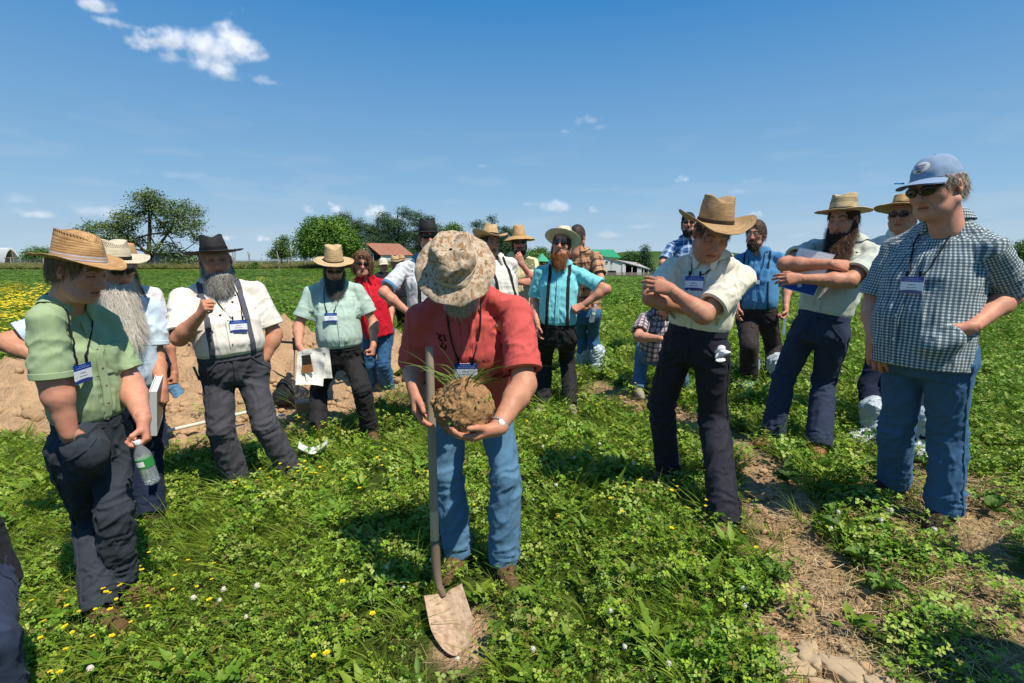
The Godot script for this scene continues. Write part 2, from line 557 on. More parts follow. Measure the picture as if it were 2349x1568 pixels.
# ---------------------------------------------------------------- heads and hands, built once per kind and copied into each body
func head_field(kind: int) -> Field:
	var f := Field.new()
	var w := [1.0, 1.12, 0.94, 0.97][kind] as float      # lean man, heavy man, woman, youth
	var jaw := [1.0, 1.15, 0.88, 0.92][kind] as float
	f.ell(Vector3(0, 0.030, -0.014), Vector3(0.077 * w, 0.100, 0.098))
	f.ell(Vector3(0, -0.038, 0.022), Vector3(0.061 * w, 0.088, 0.072), Basis.IDENTITY, 0.03)
	f.cap(Vector3(0.030 * jaw, -0.088, 0.040), Vector3(-0.030 * jaw, -0.088, 0.040), 0.036, 0.036, 0.03)
	f.cap(Vector3(0.056 * w * jaw, -0.062, 0.0), Vector3(0.024, -0.098, 0.052), 0.022, 0.022, 0.03)
	f.cap(Vector3(-0.056 * w * jaw, -0.062, 0.0), Vector3(-0.024, -0.098, 0.052), 0.022, 0.022, 0.03)
	f.ell(Vector3(0, -0.102, 0.072), Vector3(0.024 * jaw, 0.019, 0.018), Basis.IDENTITY, 0.02)
	for s in [-1.0, 1.0]:
		f.cap(Vector3(0.012 * s, 0.034, 0.080), Vector3(0.044 * s, 0.032, 0.066), 0.014, 0.010, 0.016)       # brow
		f.ell(Vector3(0.044 * s * w, -0.022, 0.056), Vector3(0.024, 0.024, 0.025), Basis.IDENTITY, 0.025)     # cheek
		f.cap(Vector3(0.013 * s, -0.036, 0.092), Vector3(0.010 * s, -0.036, 0.100), 0.0085, 0.0085, 0.008)   # nostril wing
		var eb := Basis(Vector3.UP, 0.35 * s) * Basis(Vector3.RIGHT, -0.15)
		f.ell(Vector3(0.080 * w * s, -0.004, -0.012), Vector3(0.009, 0.033, 0.019), eb, 0.008)               # ear
	f.cap(Vector3(0, 0.024, 0.086), Vector3(0, -0.030, 0.113), 0.008, 0.013, 0.014)                            # nose
	f.cap(Vector3(0, -0.034, 0.096), Vector3(0, -0.034, 0.110), 0.011, 0.012, 0.008)
	f.cap(Vector3(-0.017, -0.063, 0.083), Vector3(0.017, -0.063, 0.083), 0.008, 0.008, 0.010)                  # lips
	f.cap(Vector3(-0.014, -0.076, 0.082), Vector3(0.014, -0.076, 0.082), 0.009, 0.009, 0.010)
	f.cap(Vector3(0, -0.055, -0.022), Vector3(0, -0.200, -0.040), 0.056 * w, 0.060 * w, 0.03)                  # neck
	for s in [-1.0, 1.0]:
		f.sub(Vector3(0.028 * s, 0.010, 0.104), Vector3(0.038 * s, 0.010, 0.098), 0.017, 0.015, 0.016)       # eye socket
		f.sub(Vector3(0.084 * w * s, 0.004, 0.0), Vector3(0.084 * w * s, -0.008, -0.004), 0.006, 0.005, 0.006)
		f.sub(Vector3(0.007 * s, -0.047, 0.106), Vector3(0.008 * s, -0.040, 0.100), 0.004, 0.003, 0.003)
	f.sub(Vector3(-0.024, -0.069, 0.092), Vector3(0.024, -0.069, 0.092), 0.0032, 0.0032, 0.004)                # mouth
	f.ell(Vector3(0.032, 0.010, 0.078), Vector3(0.014, 0.0115, 0.0125), Basis.IDENTITY, 0.004)                 # eyeballs under their lids
	f.ell(Vector3(-0.032, 0.010, 0.078), Vector3(0.014, 0.0115, 0.0125), Basis.IDENTITY, 0.004)
	return f

# curl of each finger at its three joints (degrees) and the thumb's way
const HANDS := {
	"relaxed": [[18, 28, 14], [22, 32, 16], [26, 36, 18], [30, 38, 20], 0.35],
	"flat": [[8, 10, 6], [6, 9, 6], [8, 10, 6], [10, 12, 8], 0.5],
	"fist": [[78, 92, 50], [82, 96, 52], [84, 96, 52], [86, 92, 50], 1.2],
	"grip": [[52, 62, 34], [54, 64, 36], [56, 66, 36], [58, 66, 36], 0.95],
	"cup": [[26, 22, 14], [28, 24, 14], [30, 26, 16], [34, 26, 18], 0.1],
	"chin": [[40, 66, 30], [56, 80, 40], [66, 84, 44], [72, 84, 44], 0.9]}

func hand_field(pose: String) -> Field:
	var f := Field.new()
	var d: Array = HANDS[pose]
	var kn := [Vector3(0.030, 0.088, 0.0), Vector3(0.010, 0.094, -0.003), Vector3(-0.011, 0.089, -0.002), Vector3(-0.030, 0.079, 0.002)]
	var ln := [[0.044, 0.026, 0.021], [0.048, 0.030, 0.022], [0.044, 0.028, 0.021], [0.034, 0.021, 0.018]]
	var sp := [0.10, 0.02, -0.06, -0.15]
	f.cap(Vector3(0, -0.010, 0), Vector3(0, 0.012, 0), 0.027, 0.026, 0.012)
	for i in 4:
		f.cap(Vector3(kn[i].x * 0.55, 0.008, 0.0), kn[i], 0.018, 0.0135, 0.014)
	f.cap(Vector3(0.016, 0.018, 0.006), Vector3(0.033, 0.050, 0.014), 0.018, 0.014, 0.014)
	for i in 4:
		var p: Vector3 = kn[i]
		var a := 0.0
		for j in 3:
			a += deg_to_rad(d[i][j])
			var q = p + Vector3(sp[i] * (1.0 - a / 3.0), cos(a), sin(a)).normalized() * ln[i][j]
			var r := [0.0108, 0.0096, 0.0086, 0.0074][j] as float
			var r2 := [0.0098, 0.0088, 0.0076, 0.007][j] as float
			if i == 3: r *= 0.88; r2 *= 0.88
			f.cap(p, q, r, r2, 0.004)
			p = q
	var t: float = d[4]
	var tb := Vector3(0.033, 0.048, 0.014)
	var td := Vector3(0.75 - 0.55 * t, 0.62 - 0.1 * t, 0.22 + 0.75 * t).normalized()
	var tm := tb + td * 0.036
	var td2 := Vector3(0.35 - 0.75 * t, 0.85 - 0.1 * t, 0.15 + 0.55 * t).normalized()
	f.cap(tb, tm, 0.0135, 0.0115, 0.006)
	f.cap(tm, tm + td2 * 0.030, 0.0115, 0.0092, 0.004)
	return f

func skin_tint(p: Vector3, s: Dictionary, z: FastNoiseLite) -> Color:
	# p in the head's own axes
	var skin: Color = s.skin
	var c := skin * (1.0 + 0.10 * z.get_noise_3dv(p * 60.0))
	var red := Color(skin.r * 1.06, skin.g * 0.66, skin.b * 0.62)
	var k := 0.0
	k += 0.45 * maxf(z.get_noise_3d(p.x * 24.0, p.y * 24.0, p.z * 24.0), 0.0)
	k += 0.55 * exp(-((p - Vector3(0, -0.034, 0.112)).length_squared()) / 0.0006)
	for e in [-1.0, 1.0]:
		k += 0.35 * exp(-((p - Vector3(0.044 * e, -0.022, 0.078)).length_squared()) / 0.0009)
		k += 0.40 * exp(-((p - Vector3(0.082 * e, 0.0, -0.012)).length_squared()) / 0.0010)
	c = c.lerp(red, clampf(k, 0, 0.8))
	if absf(p.x) < 0.026 and p.z > 0.072 and p.y > -0.086 and p.y < -0.055:
		var w := 1.0 - absf(p.x) / 0.026
		c = c.lerp(Color(skin.r * 0.80, skin.g * 0.48, skin.b * 0.48), 0.75 * smoothstep(0.0, 0.4, w))
		if absf(p.y + 0.069) < 0.0036: c = c.lerp(Color(0.06, 0.02, 0.02), 0.7)
	var hair: Color = s.hair
	var ax := absf(p.x)
	if p.z > 0.055:
		var by := 0.031 + 0.006 * sin(clampf((ax - 0.012) / 0.038, 0, 1) * PI) - 0.05 * maxf(ax - 0.04, 0)
		if ax > 0.011 and ax < 0.052 and absf(p.y - by) < 0.0072:
			c = c.lerp(hair.lerp(skin, 0.15), 0.92)
		# closed or half-closed lids: the line of the lashes and the eye in it
		var ex := (ax - 0.032) / 0.0150
		if absf(ex) < 1.0:
			var ey: float = s.get("lid", 0.004) + 0.003 * ex * ex
			var dd := p.y - (0.010 - ey)
			if absf(dd) < 0.0034: c = c.lerp(Color(0.03, 0.016, 0.012), 0.92)
			elif dd < 0.0 and dd > -s.get("open", 0.0) * 0.0085 * (1.0 - ex * ex):
				c = Color(0.5, 0.47, 0.44) if absf(ex) > 0.42 else Color(0.06, 0.045, 0.03)
		if absf(p.y - 0.006) < 0.018 and ax < 0.052 and ax > 0.014: c = c.lerp(red * 0.72, 0.38)
		if ax > 0.018 and ax < 0.050 and p.y < -0.03 and absf(ax - 0.022 - (-0.03 - p.y) * 0.42) < 0.0035: c = c.lerp(red * 0.6, 0.2 if s.get("kind", 0) == 3 else 0.4)
	var st: float = s.get("stubble", 0.0)
	if st > 0.0:
		var m := smoothstep(-0.03, -0.055, p.y) * smoothstep(-0.125, -0.10, p.y) * smoothstep(-0.02, 0.02, p.z)
		if ax < 0.026 and p.y > -0.08 and p.y < -0.056: m *= 0.25
		c = c.lerp(hair.lerp(skin, 0.35), st * m * (0.7 + 0.3 * z.get_noise_3dv(p * 300.0)))
	return c

# ---------------------------------------------------------------- hats
func hat_soup(h: Dictionary) -> Soup:
	# in the head's own axes, brim at y = 0 of the hat
	var o := Soup.new()
	var rx: float = h.get("rx", 0.082); var rz: float = h.get("rz", 0.100)
	var top: float = h.get("top", 0.86); var ch: float = h.get("ch", 0.115); var bw: float = h.get("bw", 0.09)
	var side: float = h.get("side", 0.02); var fd: float = h.get("dip", 0.012); var cr: float = h.get("crease", 0.03); var pn: float = h.get("pinch", 0.18)
	var soft: float = h.get("soft", 0.0)
	var z := noise(h.get("seed", 1), 1.0, 2)
	var nu := 56
	var rings := []   # [radius factor or distance, height, kind]
	var L := 0.0
	var prof := []
	for i in 7: prof.append(["u", bw * i / 6.0, -0.003])
	prof.append(["u", bw + 0.002, 0.0])
	for i in 7: prof.append(["u", bw * (6 - i) / 6.0, 0.003])
	for i in range(1, 9): prof.append(["c", i / 8.0, 0.0])
	for i in range(1, 8): prof.append(["t", i / 7.0, 0.0])
	var k0 := o.v.size()
	var last := Vector3.ZERO
	for q in prof.size():
		var kind: String = prof[q][0]
		for i in nu + 1:
			var a := TAU * i / nu
			var d := Vector3(sin(a), 0, cos(a))
			var p := Vector3.ZERO
			if kind == "u":
				var e: float = prof[q][1]
				var t := e / bw
				p = Vector3(d.x * (rx + e), 0, d.z * (rz + e))
				p.y = prof[q][2] + side * t * t * d.x * d.x * (1.0 if h.get("both", true) or d.x < 0 else 0.3) - fd * t * t * (d.z * d.z if d.z > 0 else 0.6 * d.z * d.z) - h.get("droop", 0.0) * t * t
				p.y += z.get_noise_3d(d.x * 1.6, t, d.z * 1.6) * (0.006 + soft * 1.2) * t
				if h.get("roll", 0.0) > 0.0: p.y += h.roll * pow(t, 3.0)
			else:
				var t: float = prof[q][1]
				var hh := 1.0; var rr := 1.0
				if kind == "c":
					hh = t - 0.06 * t * t; rr = lerpf(1.0, top, t)
				else:
					hh = 0.94 + 0.06 * sin(t * PI * 0.5) + h.get("dome", 0.0) * (1.0 - pow(1.0 - t, 2.0)); rr = top * cos(t * PI * 0.5)
				p = Vector3(d.x * rx * rr, ch * hh, d.z * rz * rr)
				var up := smoothstep(0.35, 1.0, p.y / ch)
				var fr := smoothstep(0.0, 0.08, p.z)
				p.x *= 1.0 - pn * up * fr
				p.z -= 0.012 * up * fr
				p.y -= cr * exp(-p.x * p.x / 0.0011) * smoothstep(0.75, 1.0, hh) * (0.55 + 0.45 * fr + 0.2)
				p.y -= h.get("fslope", 0.0) * up * p.z
				var w := z.get_noise_3d(p.x * 14.0, p.y * 14.0, p.z * 14.0)
				p += d * w * (0.004 + soft)
				p.y += w * soft * up
			var arc := 0.0
			if i == 0:
				if q > 0: L += (p - last).length()
				last = p
			o.vert(p, Vector3.UP, Vector2(float(i) / nu, L / 0.42))
	for q in prof.size() - 1:
		for i in nu:
			var a := k0 + q * (nu + 1) + i
			o.quad(a, a + 1, a + nu + 2, a + nu + 1)
	o.smooth()
	# weld the seam's normals
	for q in prof.size():
		var a := k0 + q * (nu + 1)
		var nn := (o.n[a] + o.n[a + nu]).normalized()
		o.n[a] = nn; o.n[a + nu] = nn
	return o

func hat_band_soup(h: Dictionary, y0: float, y1: float, off := 0.003, stripes: Array = []) -> Soup:
	var o := Soup.new()
	var rx: float = h.get("rx", 0.082); var rz: float = h.get("rz", 0.100); var ch: float = h.get("ch", 0.115); var top: float = h.get("top", 0.86)
	var z := noise(h.get("seed", 1), 1.0, 2)
	var rows := []
	for j in 9:
		rows.append([lerpf(y0, y1, j / 8.0), off, j])
	rows.push_front([y0, 0.0, 0]); rows.append([y1, 0.0, 8])
	for r in rows:
		for i in 57:
			var a := TAU * i / 56.0
			var d := Vector3(sin(a), 0, cos(a))
			var t: float = r[0] / ch
			var rr := lerpf(1.0, top, t)
			var p := Vector3(d.x * rx * rr, r[0], d.z * rz * rr)
			var up := smoothstep(0.35, 1.0, p.y / ch); var fr := smoothstep(0.0, 0.08, p.z)
			p.x *= 1.0 - h.get("pinch", 0.18) * up * fr
			p += d * (z.get_noise_3d(p.x * 14.0, p.y * 14.0, p.z * 14.0) * (0.004 + h.get("soft", 0.0)) + r[1])
			var col := Color.WHITE
			if stripes.size(): col = stripes[clampi(int(r[2] * stripes.size() / 9.0), 0, stripes.size() - 1)]
			o.vert(p, d, Vector2(float(i) / 56, r[0] * 20.0), col)
	for q in rows.size() - 1:
		for i in 56:
			var a := q * 57 + i
			o.quad(a, a + 1, a + 58, a + 57)
	o.smooth()
	return o

# ---------------------------------------------------------------- hair
func strands(o: Soup, roots: PackedVector3Array, dirs: PackedVector3Array, nrm: PackedVector3Array, r: RandomNumberGenerator, length: float, width: float, pull: Vector3, curl: float, ca: Color, cb: Color) -> void:
	for i in roots.size():
		var p := roots[i]
		var d := dirs[i]
		var l := length * r.randf_range(0.55, 1.15)
		var nn := (nrm[i] + Vector3(r.randf() - 0.5, r.randf() - 0.5, r.randf() - 0.5) * 0.9).normalized()
		var w := d.cross(nn).normalized() * width * r.randf_range(0.7, 1.3)
		nn = w.cross(d).normalized()
		var c := ca.lerp(cb, r.randf())
		var ph := r.randf() * TAU
		var prev := -1
		for k in 4:
			var f := k / 3.0
			var q := p + d * l * f * (1.0 - 0.35 * f) + pull * l * f * f + Vector3(sin(ph + f * 7.0), cos(ph * 1.7 + f * 6.0), sin(ph * 2.3 + f * 8.0)) * curl * f
			var ww := w * (1.0 - 0.85 * f)
			var a := o.vert(q - ww, nn, Vector2.ZERO, c)
			o.vert(q + ww, nn, Vector2.ZERO, c)
			if prev >= 0: o.quad(prev, prev + 1, a + 1, a)
			prev = a

func hairy(f: Field, cell: float, s: int, rough: float, ca: Color, cb: Color, length: float, count: int, pull: Vector3, curl: float, width := 0.0011) -> Soup:
	# a felted mass with loose strands over it
	var o := f.build(cell)
	var z := noise(s, 1.0, 2)
	var r := rng(s)
	for i in o.v.size():
		var p := o.v[i]
		var w := z.get_noise_3d(p.x * 70.0, p.y * 22.0, p.z * 70.0)
		o.v[i] += o.n[i] * w * rough
		o.c[i] = ca.lerp(cb, clampf(0.5 + 0.9 * w, 0, 1)) * 0.8
	o.smooth()
	var roots := PackedVector3Array(); var dirs := PackedVector3Array(); var nrm := PackedVector3Array()
	var m := o.v.size()
	for i in count:
		var k := r.randi() % m
		roots.append(o.v[k] - o.n[k] * 0.002 + Vector3(r.randf() - 0.5, r.randf() - 0.5, r.randf() - 0.5) * cell)
		nrm.append(o.n[k])
		dirs.append((o.n[k] * 0.55 + pull.normalized() * 0.9 + Vector3(r.randf() - 0.5, r.randf() - 0.5, r.randf() - 0.5) * 0.5).normalized())
	strands(o, roots, dirs, nrm, r, length, width, pull, curl, ca, cb)
	return o

func ribbon(o: Soup, pts: PackedVector3Array, nrm: PackedVector3Array, width: float, thick: float, col := Color.WHITE) -> void:
	var k := o.v.size()
	var along := 0.0
	for i in pts.size():
		var d := (pts[mini(i + 1, pts.size() - 1)] - pts[maxi(i - 1, 0)]).normalized()
		var s := d.cross(nrm[i]).normalized() * width * 0.5
		var up := nrm[i] * thick
		if i > 0: along += (pts[i] - pts[i - 1]).length()
		for q in [[-s - up, -s], [-s + up * 0.6, -s + up], [-s * 0.8 + up, up], [s * 0.8 + up, up], [s + up * 0.6, s + up], [s - up, s]]:
			o.vert(pts[i] + q[0], q[1].normalized(), Vector2(q[0].dot(s.normalized()), along), col)
	for i in pts.size() - 1:
		for j in 5:
			var a := k + i * 6 + j
			o.quad(a, a + 1, a + 7, a + 6)

# ---------------------------------------------------------------- one person: fields, then meshes (worked out in parallel), then nodes
var head_cache := {}
var hand_cache := {}

func shirt_field(s: Dictionary) -> Field:
	var f := Field.new()
	var U: Vector3 = s.U; var R: Vector3 = s.R; var F: Vector3 = s.F
	var T: float = (s.neck - s.pel).length()
	var w: float = s.w; var d: float = s.d; var b: float = s.belly; var cw: float = s.cw; var cd: float = s.cd
	var rows := []
	if s.get("tuck", true):
		rows = [[0.055, w * 0.97, d * 0.96, b * 0.6], [0.085, w * 1.05, d * 1.08, b * 0.8], [0.15, w * 1.08, d * 1.12, b]]
	else:
		rows = [[-0.10, w * 1.06, d * 1.10, b * 0.7], [0.02, w * 1.06, d * 1.10, b * 0.9], [0.14, w * 1.07, d * 1.12, b]]
	rows.append([T * 0.5, (w + cw) * 0.52, (d + cd) * 0.54, b * 0.75])
	rows.append([T - 0.23, cw * 1.03, cd * 1.04, 0.012 + b * 0.2])
	rows.append([T - 0.15, cw * 0.92, cd * 0.90, 0.004])
	rows.append([T - 0.080, cw * 0.62, 0.082, -0.004])
	rows.append([T - 0.02, 0.082, 0.064, -0.004])
	f.torso(s.pel, U, R, F, rows)
	for e in ["R", "L"]:
		var sg := 1.0 if e == "R" else -1.0
		var sh: Vector3 = s["sh" + e]; var el: Vector3 = s["el" + e]
		f.cap(s.neck + R * sg * 0.050 - U * 0.030, sh + U * 0.004, 0.042, 0.052, 0.04)
		var dir := (el - sh).normalized()
		var sl: float = s.get("sleeve", 0.235)
		var end := sh + dir * sl
		f.cut(sh, end, 0.060 * s.slv, 0.077 * s.slv, 0.03)
	for e in s.get("under_hem", ""):
		var hd: Vector3 = s["hand" + e][1].normalized()
		f.cap(s["wr" + e] + hd * 0.085, s["wr" + e] + hd * 0.15, 0.050, 0.046, 0.06)
	for e in ["R", "L"]:
		var sh: Vector3 = s["sh" + e]; var el: Vector3 = s["el" + e]
		var dir := (el - sh).normalized()
		var sl: float = s.get("sleeve", 0.235)
		f.sub(sh + dir * (sl + 0.03), sh + dir * (sl - 0.035), 0.063 * s.slv, 0.054 * s.slv, 0.004)
	var hd: Vector3 = s.T3 * Vector3(0, -0.07, -0.01)
	f.sub(s.neck + (hd - s.neck) * 0.1 + F * 0.012, s.neck + (hd - s.neck) * 1.3 + F * 0.012, 0.060, 0.066, 0.01)
	return f

func trouser_field(s: Dictionary) -> Field:
	var f := Field.new()
	var U: Vector3 = s.U; var R: Vector3 = s.R; var F: Vector3 = s.F
	var w: float = s.w; var d: float = s.d; var b: float = s.belly
	if s.has("PU"):
		U = s.PU; F = R.cross(U) * -1.0
		if F.dot(s.F) < 0: F = -F
	f.torso(s.pel, U, R, F, [[-0.15, w * 0.80, d * 0.80, 0.0], [-0.07, w * 1.02, d * 1.0, 0.0], [0.0, w * 1.03, d * 1.03, b * 0.3], [0.07, w * 0.985, d * 0.985, b * 0.6]])
	f.ell(s.pel - F * d * 0.45 - U * 0.06, Vector3(w * 0.78, 0.12, d * 0.75), Basis(R, U, R.cross(U)), 0.05)
	for e in s.get("in_pocket", ""):      # cloth stretched over a hand in its pocket
		var hd: Vector3 = s["hand" + e][1].normalized()
		var pz: Vector3 = s["hand" + e][2].normalized() * 0.014
		f.cap(s["wr" + e] + hd * 0.066 + pz, s["wr" + e] + hd * 0.125 + pz, 0.056 * s.get("bulge", 1.0), 0.056 * s.get("bulge", 1.0), 0.09)
		f.cap(s["wr" + e] + hd * 0.12 + pz, (s["hip" + e] as Vector3).lerp(s["kn" + e], 0.4), 0.05 * s.get("bulge", 1.0), 0.07, 0.09)
	var lg: float = s.get("leg", 1.0)
	for e in ["R", "L"]:
		var hp: Vector3 = s["hip" + e]; var kn: Vector3 = s["kn" + e]; var an: Vector3 = s["an" + e]
		f.cap(hp, kn, 0.097 * lg, 0.073 * lg, 0.028)
		var sd := (an - kn).normalized()
		f.cut(kn, an + sd * s.get("hem", 0.02), 0.073 * lg, 0.078 * lg, 0.022)
		f.cap(kn + sd * 0.08, kn + sd * 0.2, 0.064 * lg, 0.066 * lg, 0.03)
	return f

func body_field(s: Dictionary) -> Field:
	var f := Field.new()
	var U: Vector3 = s.U; var R: Vector3 = s.R
	var hd: Vector3 = s.T3 * Vector3(0, -0.09, -0.025)
	f.cap(s.neck - U * 0.07 + s.F * 0.0, hd, 0.060, 0.055, 0.03)
	f.cap(s.pel, s.neck - U * 0.18 - s.F * 0.02, 0.08, 0.07, 0.05)
	for e in ["R", "L"]:
		var sh: Vector3 = s["sh" + e]; var el: Vector3 = s["el" + e]; var wr: Vector3 = s["wr" + e]
		f.cap(s.neck - U * 0.18 - s.F * 0.02, sh.lerp(el, 0.25), 0.035, 0.03, 0.02)
		var m: float = s.arm
		f.cap(sh.lerp(el, 0.3), el, 0.044 * m, 0.042 * m, 0.03)
		f.cap(el, el.lerp(wr, 0.30), 0.041 * m, 0.044 * m, 0.035)
		f.cap(el.lerp(wr, 0.30), wr, 0.043 * m, 0.028 * m, 0.03)
		f.cap(s.pel, s["hip" + e], 0.08, 0.07, 0.04)
		f.cap(s["hip" + e], s["kn" + e], 0.06, 0.045, 0.03)
		f.cap(s["kn" + e], s["an" + e], 0.045, 0.035, 0.03)
	return f

func shoe_field(s: Dictionary, e: String) -> Field:
	var f := Field.new()
	var an: Vector3 = s["an" + e]
	var out := 0.25 if e == "R" else -0.25
	var fd: Vector3 = s["foot" + e] if s.has("foot" + e) else (s.F * cos(out) + s.R * sin(out))
	fd.y = 0; fd = fd.normalized()
	var floor_y := an.y - 0.09
	f.cap(an - fd * 0.035 + Vector3.DOWN * 0.045, an + fd * 0.06 + Vector3.DOWN * 0.048, 0.040, 0.046, 0.02)
	f.cap(an + fd * 0.06 + Vector3.DOWN * 0.052, an + fd * 0.165 + Vector3.DOWN * 0.062, 0.046, 0.032, 0.02)
	f.cut(an + Vector3.DOWN * 0.05 + fd * 0.005, an + Vector3.UP * 0.05 - fd * 0.005, 0.048, 0.046, 0.03)
	f.keep_below(Vector3(an.x, floor_y + 0.004, an.z), Vector3.DOWN)
	if s.get("bootie", false):
		f.cap(an - fd * 0.02 + Vector3.DOWN * 0.02, an + Vector3.UP * 0.16, 0.075, 0.088, 0.03)
		f.cap(an - fd * 0.05 + Vector3.DOWN * 0.045, an + fd * 0.17 + Vector3.DOWN * 0.055, 0.055, 0.046, 0.03)
	return f

func beard_field(bd: Dictionary, pull: Vector3) -> Field:
	var f := Field.new()
	var L: float = bd.get("len", 0.06); var wd: float = bd.get("wide", 1.0)
	for s in [-1.0, 1.0]:
		f.cap(Vector3(0.073 * s, 0.0, -0.004), Vector3(0.066 * s, -0.06, 0.016), 0.010, 0.017 * wd, 0.02)
		f.cap(Vector3(0.064 * s, -0.062, 0.018), Vector3(0.028 * s, -0.105, 0.060), 0.019 * wd, 0.024 * wd, 0.02)
		f.cap(Vector3(0.028 * s, -0.105, 0.060), Vector3(0, -0.112, 0.076), 0.024 * wd, 0.022 * wd, 0.02)
		var a := Vector3(0.034 * s, -0.105, 0.045)
		f.cap(a, a + (pull + Vector3(0.12 * s * wd, 0, 0.55 * bd.get("fwd", 0.28))).normalized() * L * 0.85, 0.030 * wd, 0.026 * wd, 0.03)
	var c := Vector3(0, -0.108, 0.060)
	f.cap(c, c + (pull + Vector3(0, 0, bd.get("fwd", 0.28))).normalized() * L, 0.036 * wd, 0.030 * wd * bd.get("tip", 1.0), 0.03)
	if bd.get("moustache", false):
		f.cap(Vector3(-0.026, -0.056, 0.080), Vector3(0, -0.051, 0.092), 0.007, 0.009, 0.008)
		f.cap(Vector3(0.026, -0.056, 0.080), Vector3(0, -0.051, 0.092), 0.007, 0.009, 0.008)
		for s in [-1.0, 1.0]: f.cap(Vector3(0.027 * s, -0.056, 0.080), Vector3(0.034 * s, -0.095, 0.062), 0.008, 0.016, 0.01)
	return f

func hair_field(h: Dictionary) -> Field:
	var f := Field.new()
	var g: float = h.get("grow", 0.008)
	f.ell(Vector3(0, 0.032, -0.016), Vector3(0.077 + g, 0.100 + g, 0.098 + g))
	f.ell(Vector3(0, -0.02, -0.045), Vector3(0.066 + g, 0.075 + g, 0.055 + g), Basis.IDENTITY, 0.03)
	if h.get("curly", false):
		for s in [-1.0, 1.0]:
			f.ell(Vector3(0.078 * s, -0.01, -0.01), Vector3(0.038, 0.085, 0.06), Basis.IDENTITY, 0.03)
		f.ell(Vector3(0, 0.09, 0.03), Vector3(0.08, 0.045, 0.07), Basis.IDENTITY, 0.03)
	var hl: float = h.get("line", 0.070)      # hairline: forward edge at the brow
	f.sub(Vector3(0.0, -0.20, hl + 0.055), Vector3(0, 0.035, hl + 0.055), 0.085, 0.075, 0.015)
	if not h.get("curly", false):
		for s in [-1.0, 1.0]:
			f.sub(Vector3(0.085 * s, -0.09, 0.035), Vector3(0.085 * s, -0.004, 0.012), 0.040, 0.024, 0.01)
	f.keep_below(Vector3(0, h.get("low", -0.075), 0), Vector3(0, -1, 0))
	if h.get("under", false): f.keep_below(Vector3(0, 0.052, 0), Vector3(0, 1, -0.15))
	return f

func prepare(s: Dictionary) -> void:
	var y: float = deg_to_rad(s.yaw)
	s.U = (s.neck - s.pel).normalized()
	var fw := Vector3(sin(y), 0, cos(y))
	s.R = (Vector3(-cos(y), 0, sin(y)))
	s.R = (s.R - s.U * s.R.dot(s.U)).normalized()
	s.F = s.U.cross(s.R).normalized()
	if s.F.dot(fw) < 0: s.F = -s.F
	var hs: float = s.get("hs", 1.0)
	var b := Basis(Vector3.UP, deg_to_rad(s.face[0])) * Basis(Vector3.RIGHT, deg_to_rad(s.face[1])) * Basis(Vector3.BACK, deg_to_rad(s.face[2]))
	s.HB = b
	s.T3 = Transform3D(b.scaled(Vector3(hs, hs, hs)), s.head)
	for k in [["w", 0.165], ["d", 0.115], ["belly", 0.01], ["cw", 0.185], ["cd", 0.115], ["arm", 1.0]]:
		if not s.has(k[0]): s[k[0]] = k[1]
	if not s.has("slv"): s.slv = s.arm * 0.97
	var dist := Vector2(s.pel.x, s.pel.z).length()
	s.cell = 0.0085 if dist < 3.6 else (0.0105 if dist < 5.2 else (0.0125 if dist < 7.5 else 0.018))
	s.lod = 0 if dist < 4.2 else (1 if dist < 7.0 else 2)
	s.hasbody = true
	s.base = Vector3(s.pel.x, ground_h(s.pel.x, s.pel.z), s.pel.z)

func job_shirt(s: Dictionary) -> Soup:
	var f := shirt_field(s)
	s.shirt_f = f
	var fo := Folds.new(hash(s.key) % 9999, s.get("broad", 0.0085) * 1.25, 0.0032, s.U, 0.35)
	var T: float = (s.neck - s.pel).length()
	for e in ["R", "L"]:
		var sg := 1.0 if e == "R" else -1.0
		var sh: Vector3 = s["sh" + e]; var el: Vector3 = s["el" + e]
		var sdir := (el - sh).normalized()
		fo.calm.append([sh + sdir * float(s.get("sleeve", 0.235)), sdir, 0.16])
		fo.creases.append([sh.lerp(el, 0.25) - s.R * sg * 0.06 - s.U * 0.04, ((s.R * sg) + s.U * 0.8).normalized(), 0.22, 0.020, 8.0])
		fo.creases.append([sh.lerp(el, 0.6), ((el - sh).normalized().cross(s.F) + (el - sh).normalized() * 0.6).normalized(), 0.16, 0.012, 9.0])
	fo.calm.append([s.pel + s.U * (0.055 if s.get("tuck", true) else -0.10), s.U, 0.34])
	fo.creases.append([s.pel + s.U * 0.11 + s.F * 0.08, (s.U + s.R * 0.2).normalized(), 0.26, 0.020, 10.0])
	fo.creases.append([s.pel + s.U * T * 0.45 + s.F * 0.1, (s.R + s.U * 0.3).normalized(), 0.2, 0.012, 7.0])
	s.shirt_fold = fo
	var o := f.build(s.cell)
	fo.apply(o)
	var z := noise(hash(s.key) % 777, 1.0, 2)
	var plaid: bool = s.get("plaid", false)
	var kinds := PackedByteArray()
	for i in o.v.size():
		var p := o.v[i]
		var k := 1.0 + 0.05 * z.get_noise_3d(p.x * 9.0, p.y * 9.0, p.z * 9.0) + 0.04 * z.get_noise_3d(p.x * 60.0, p.y * 60.0, p.z * 60.0)
		o.c[i] = Color(k, k, k)
	if plaid: weave_uv(o, s)
	return o

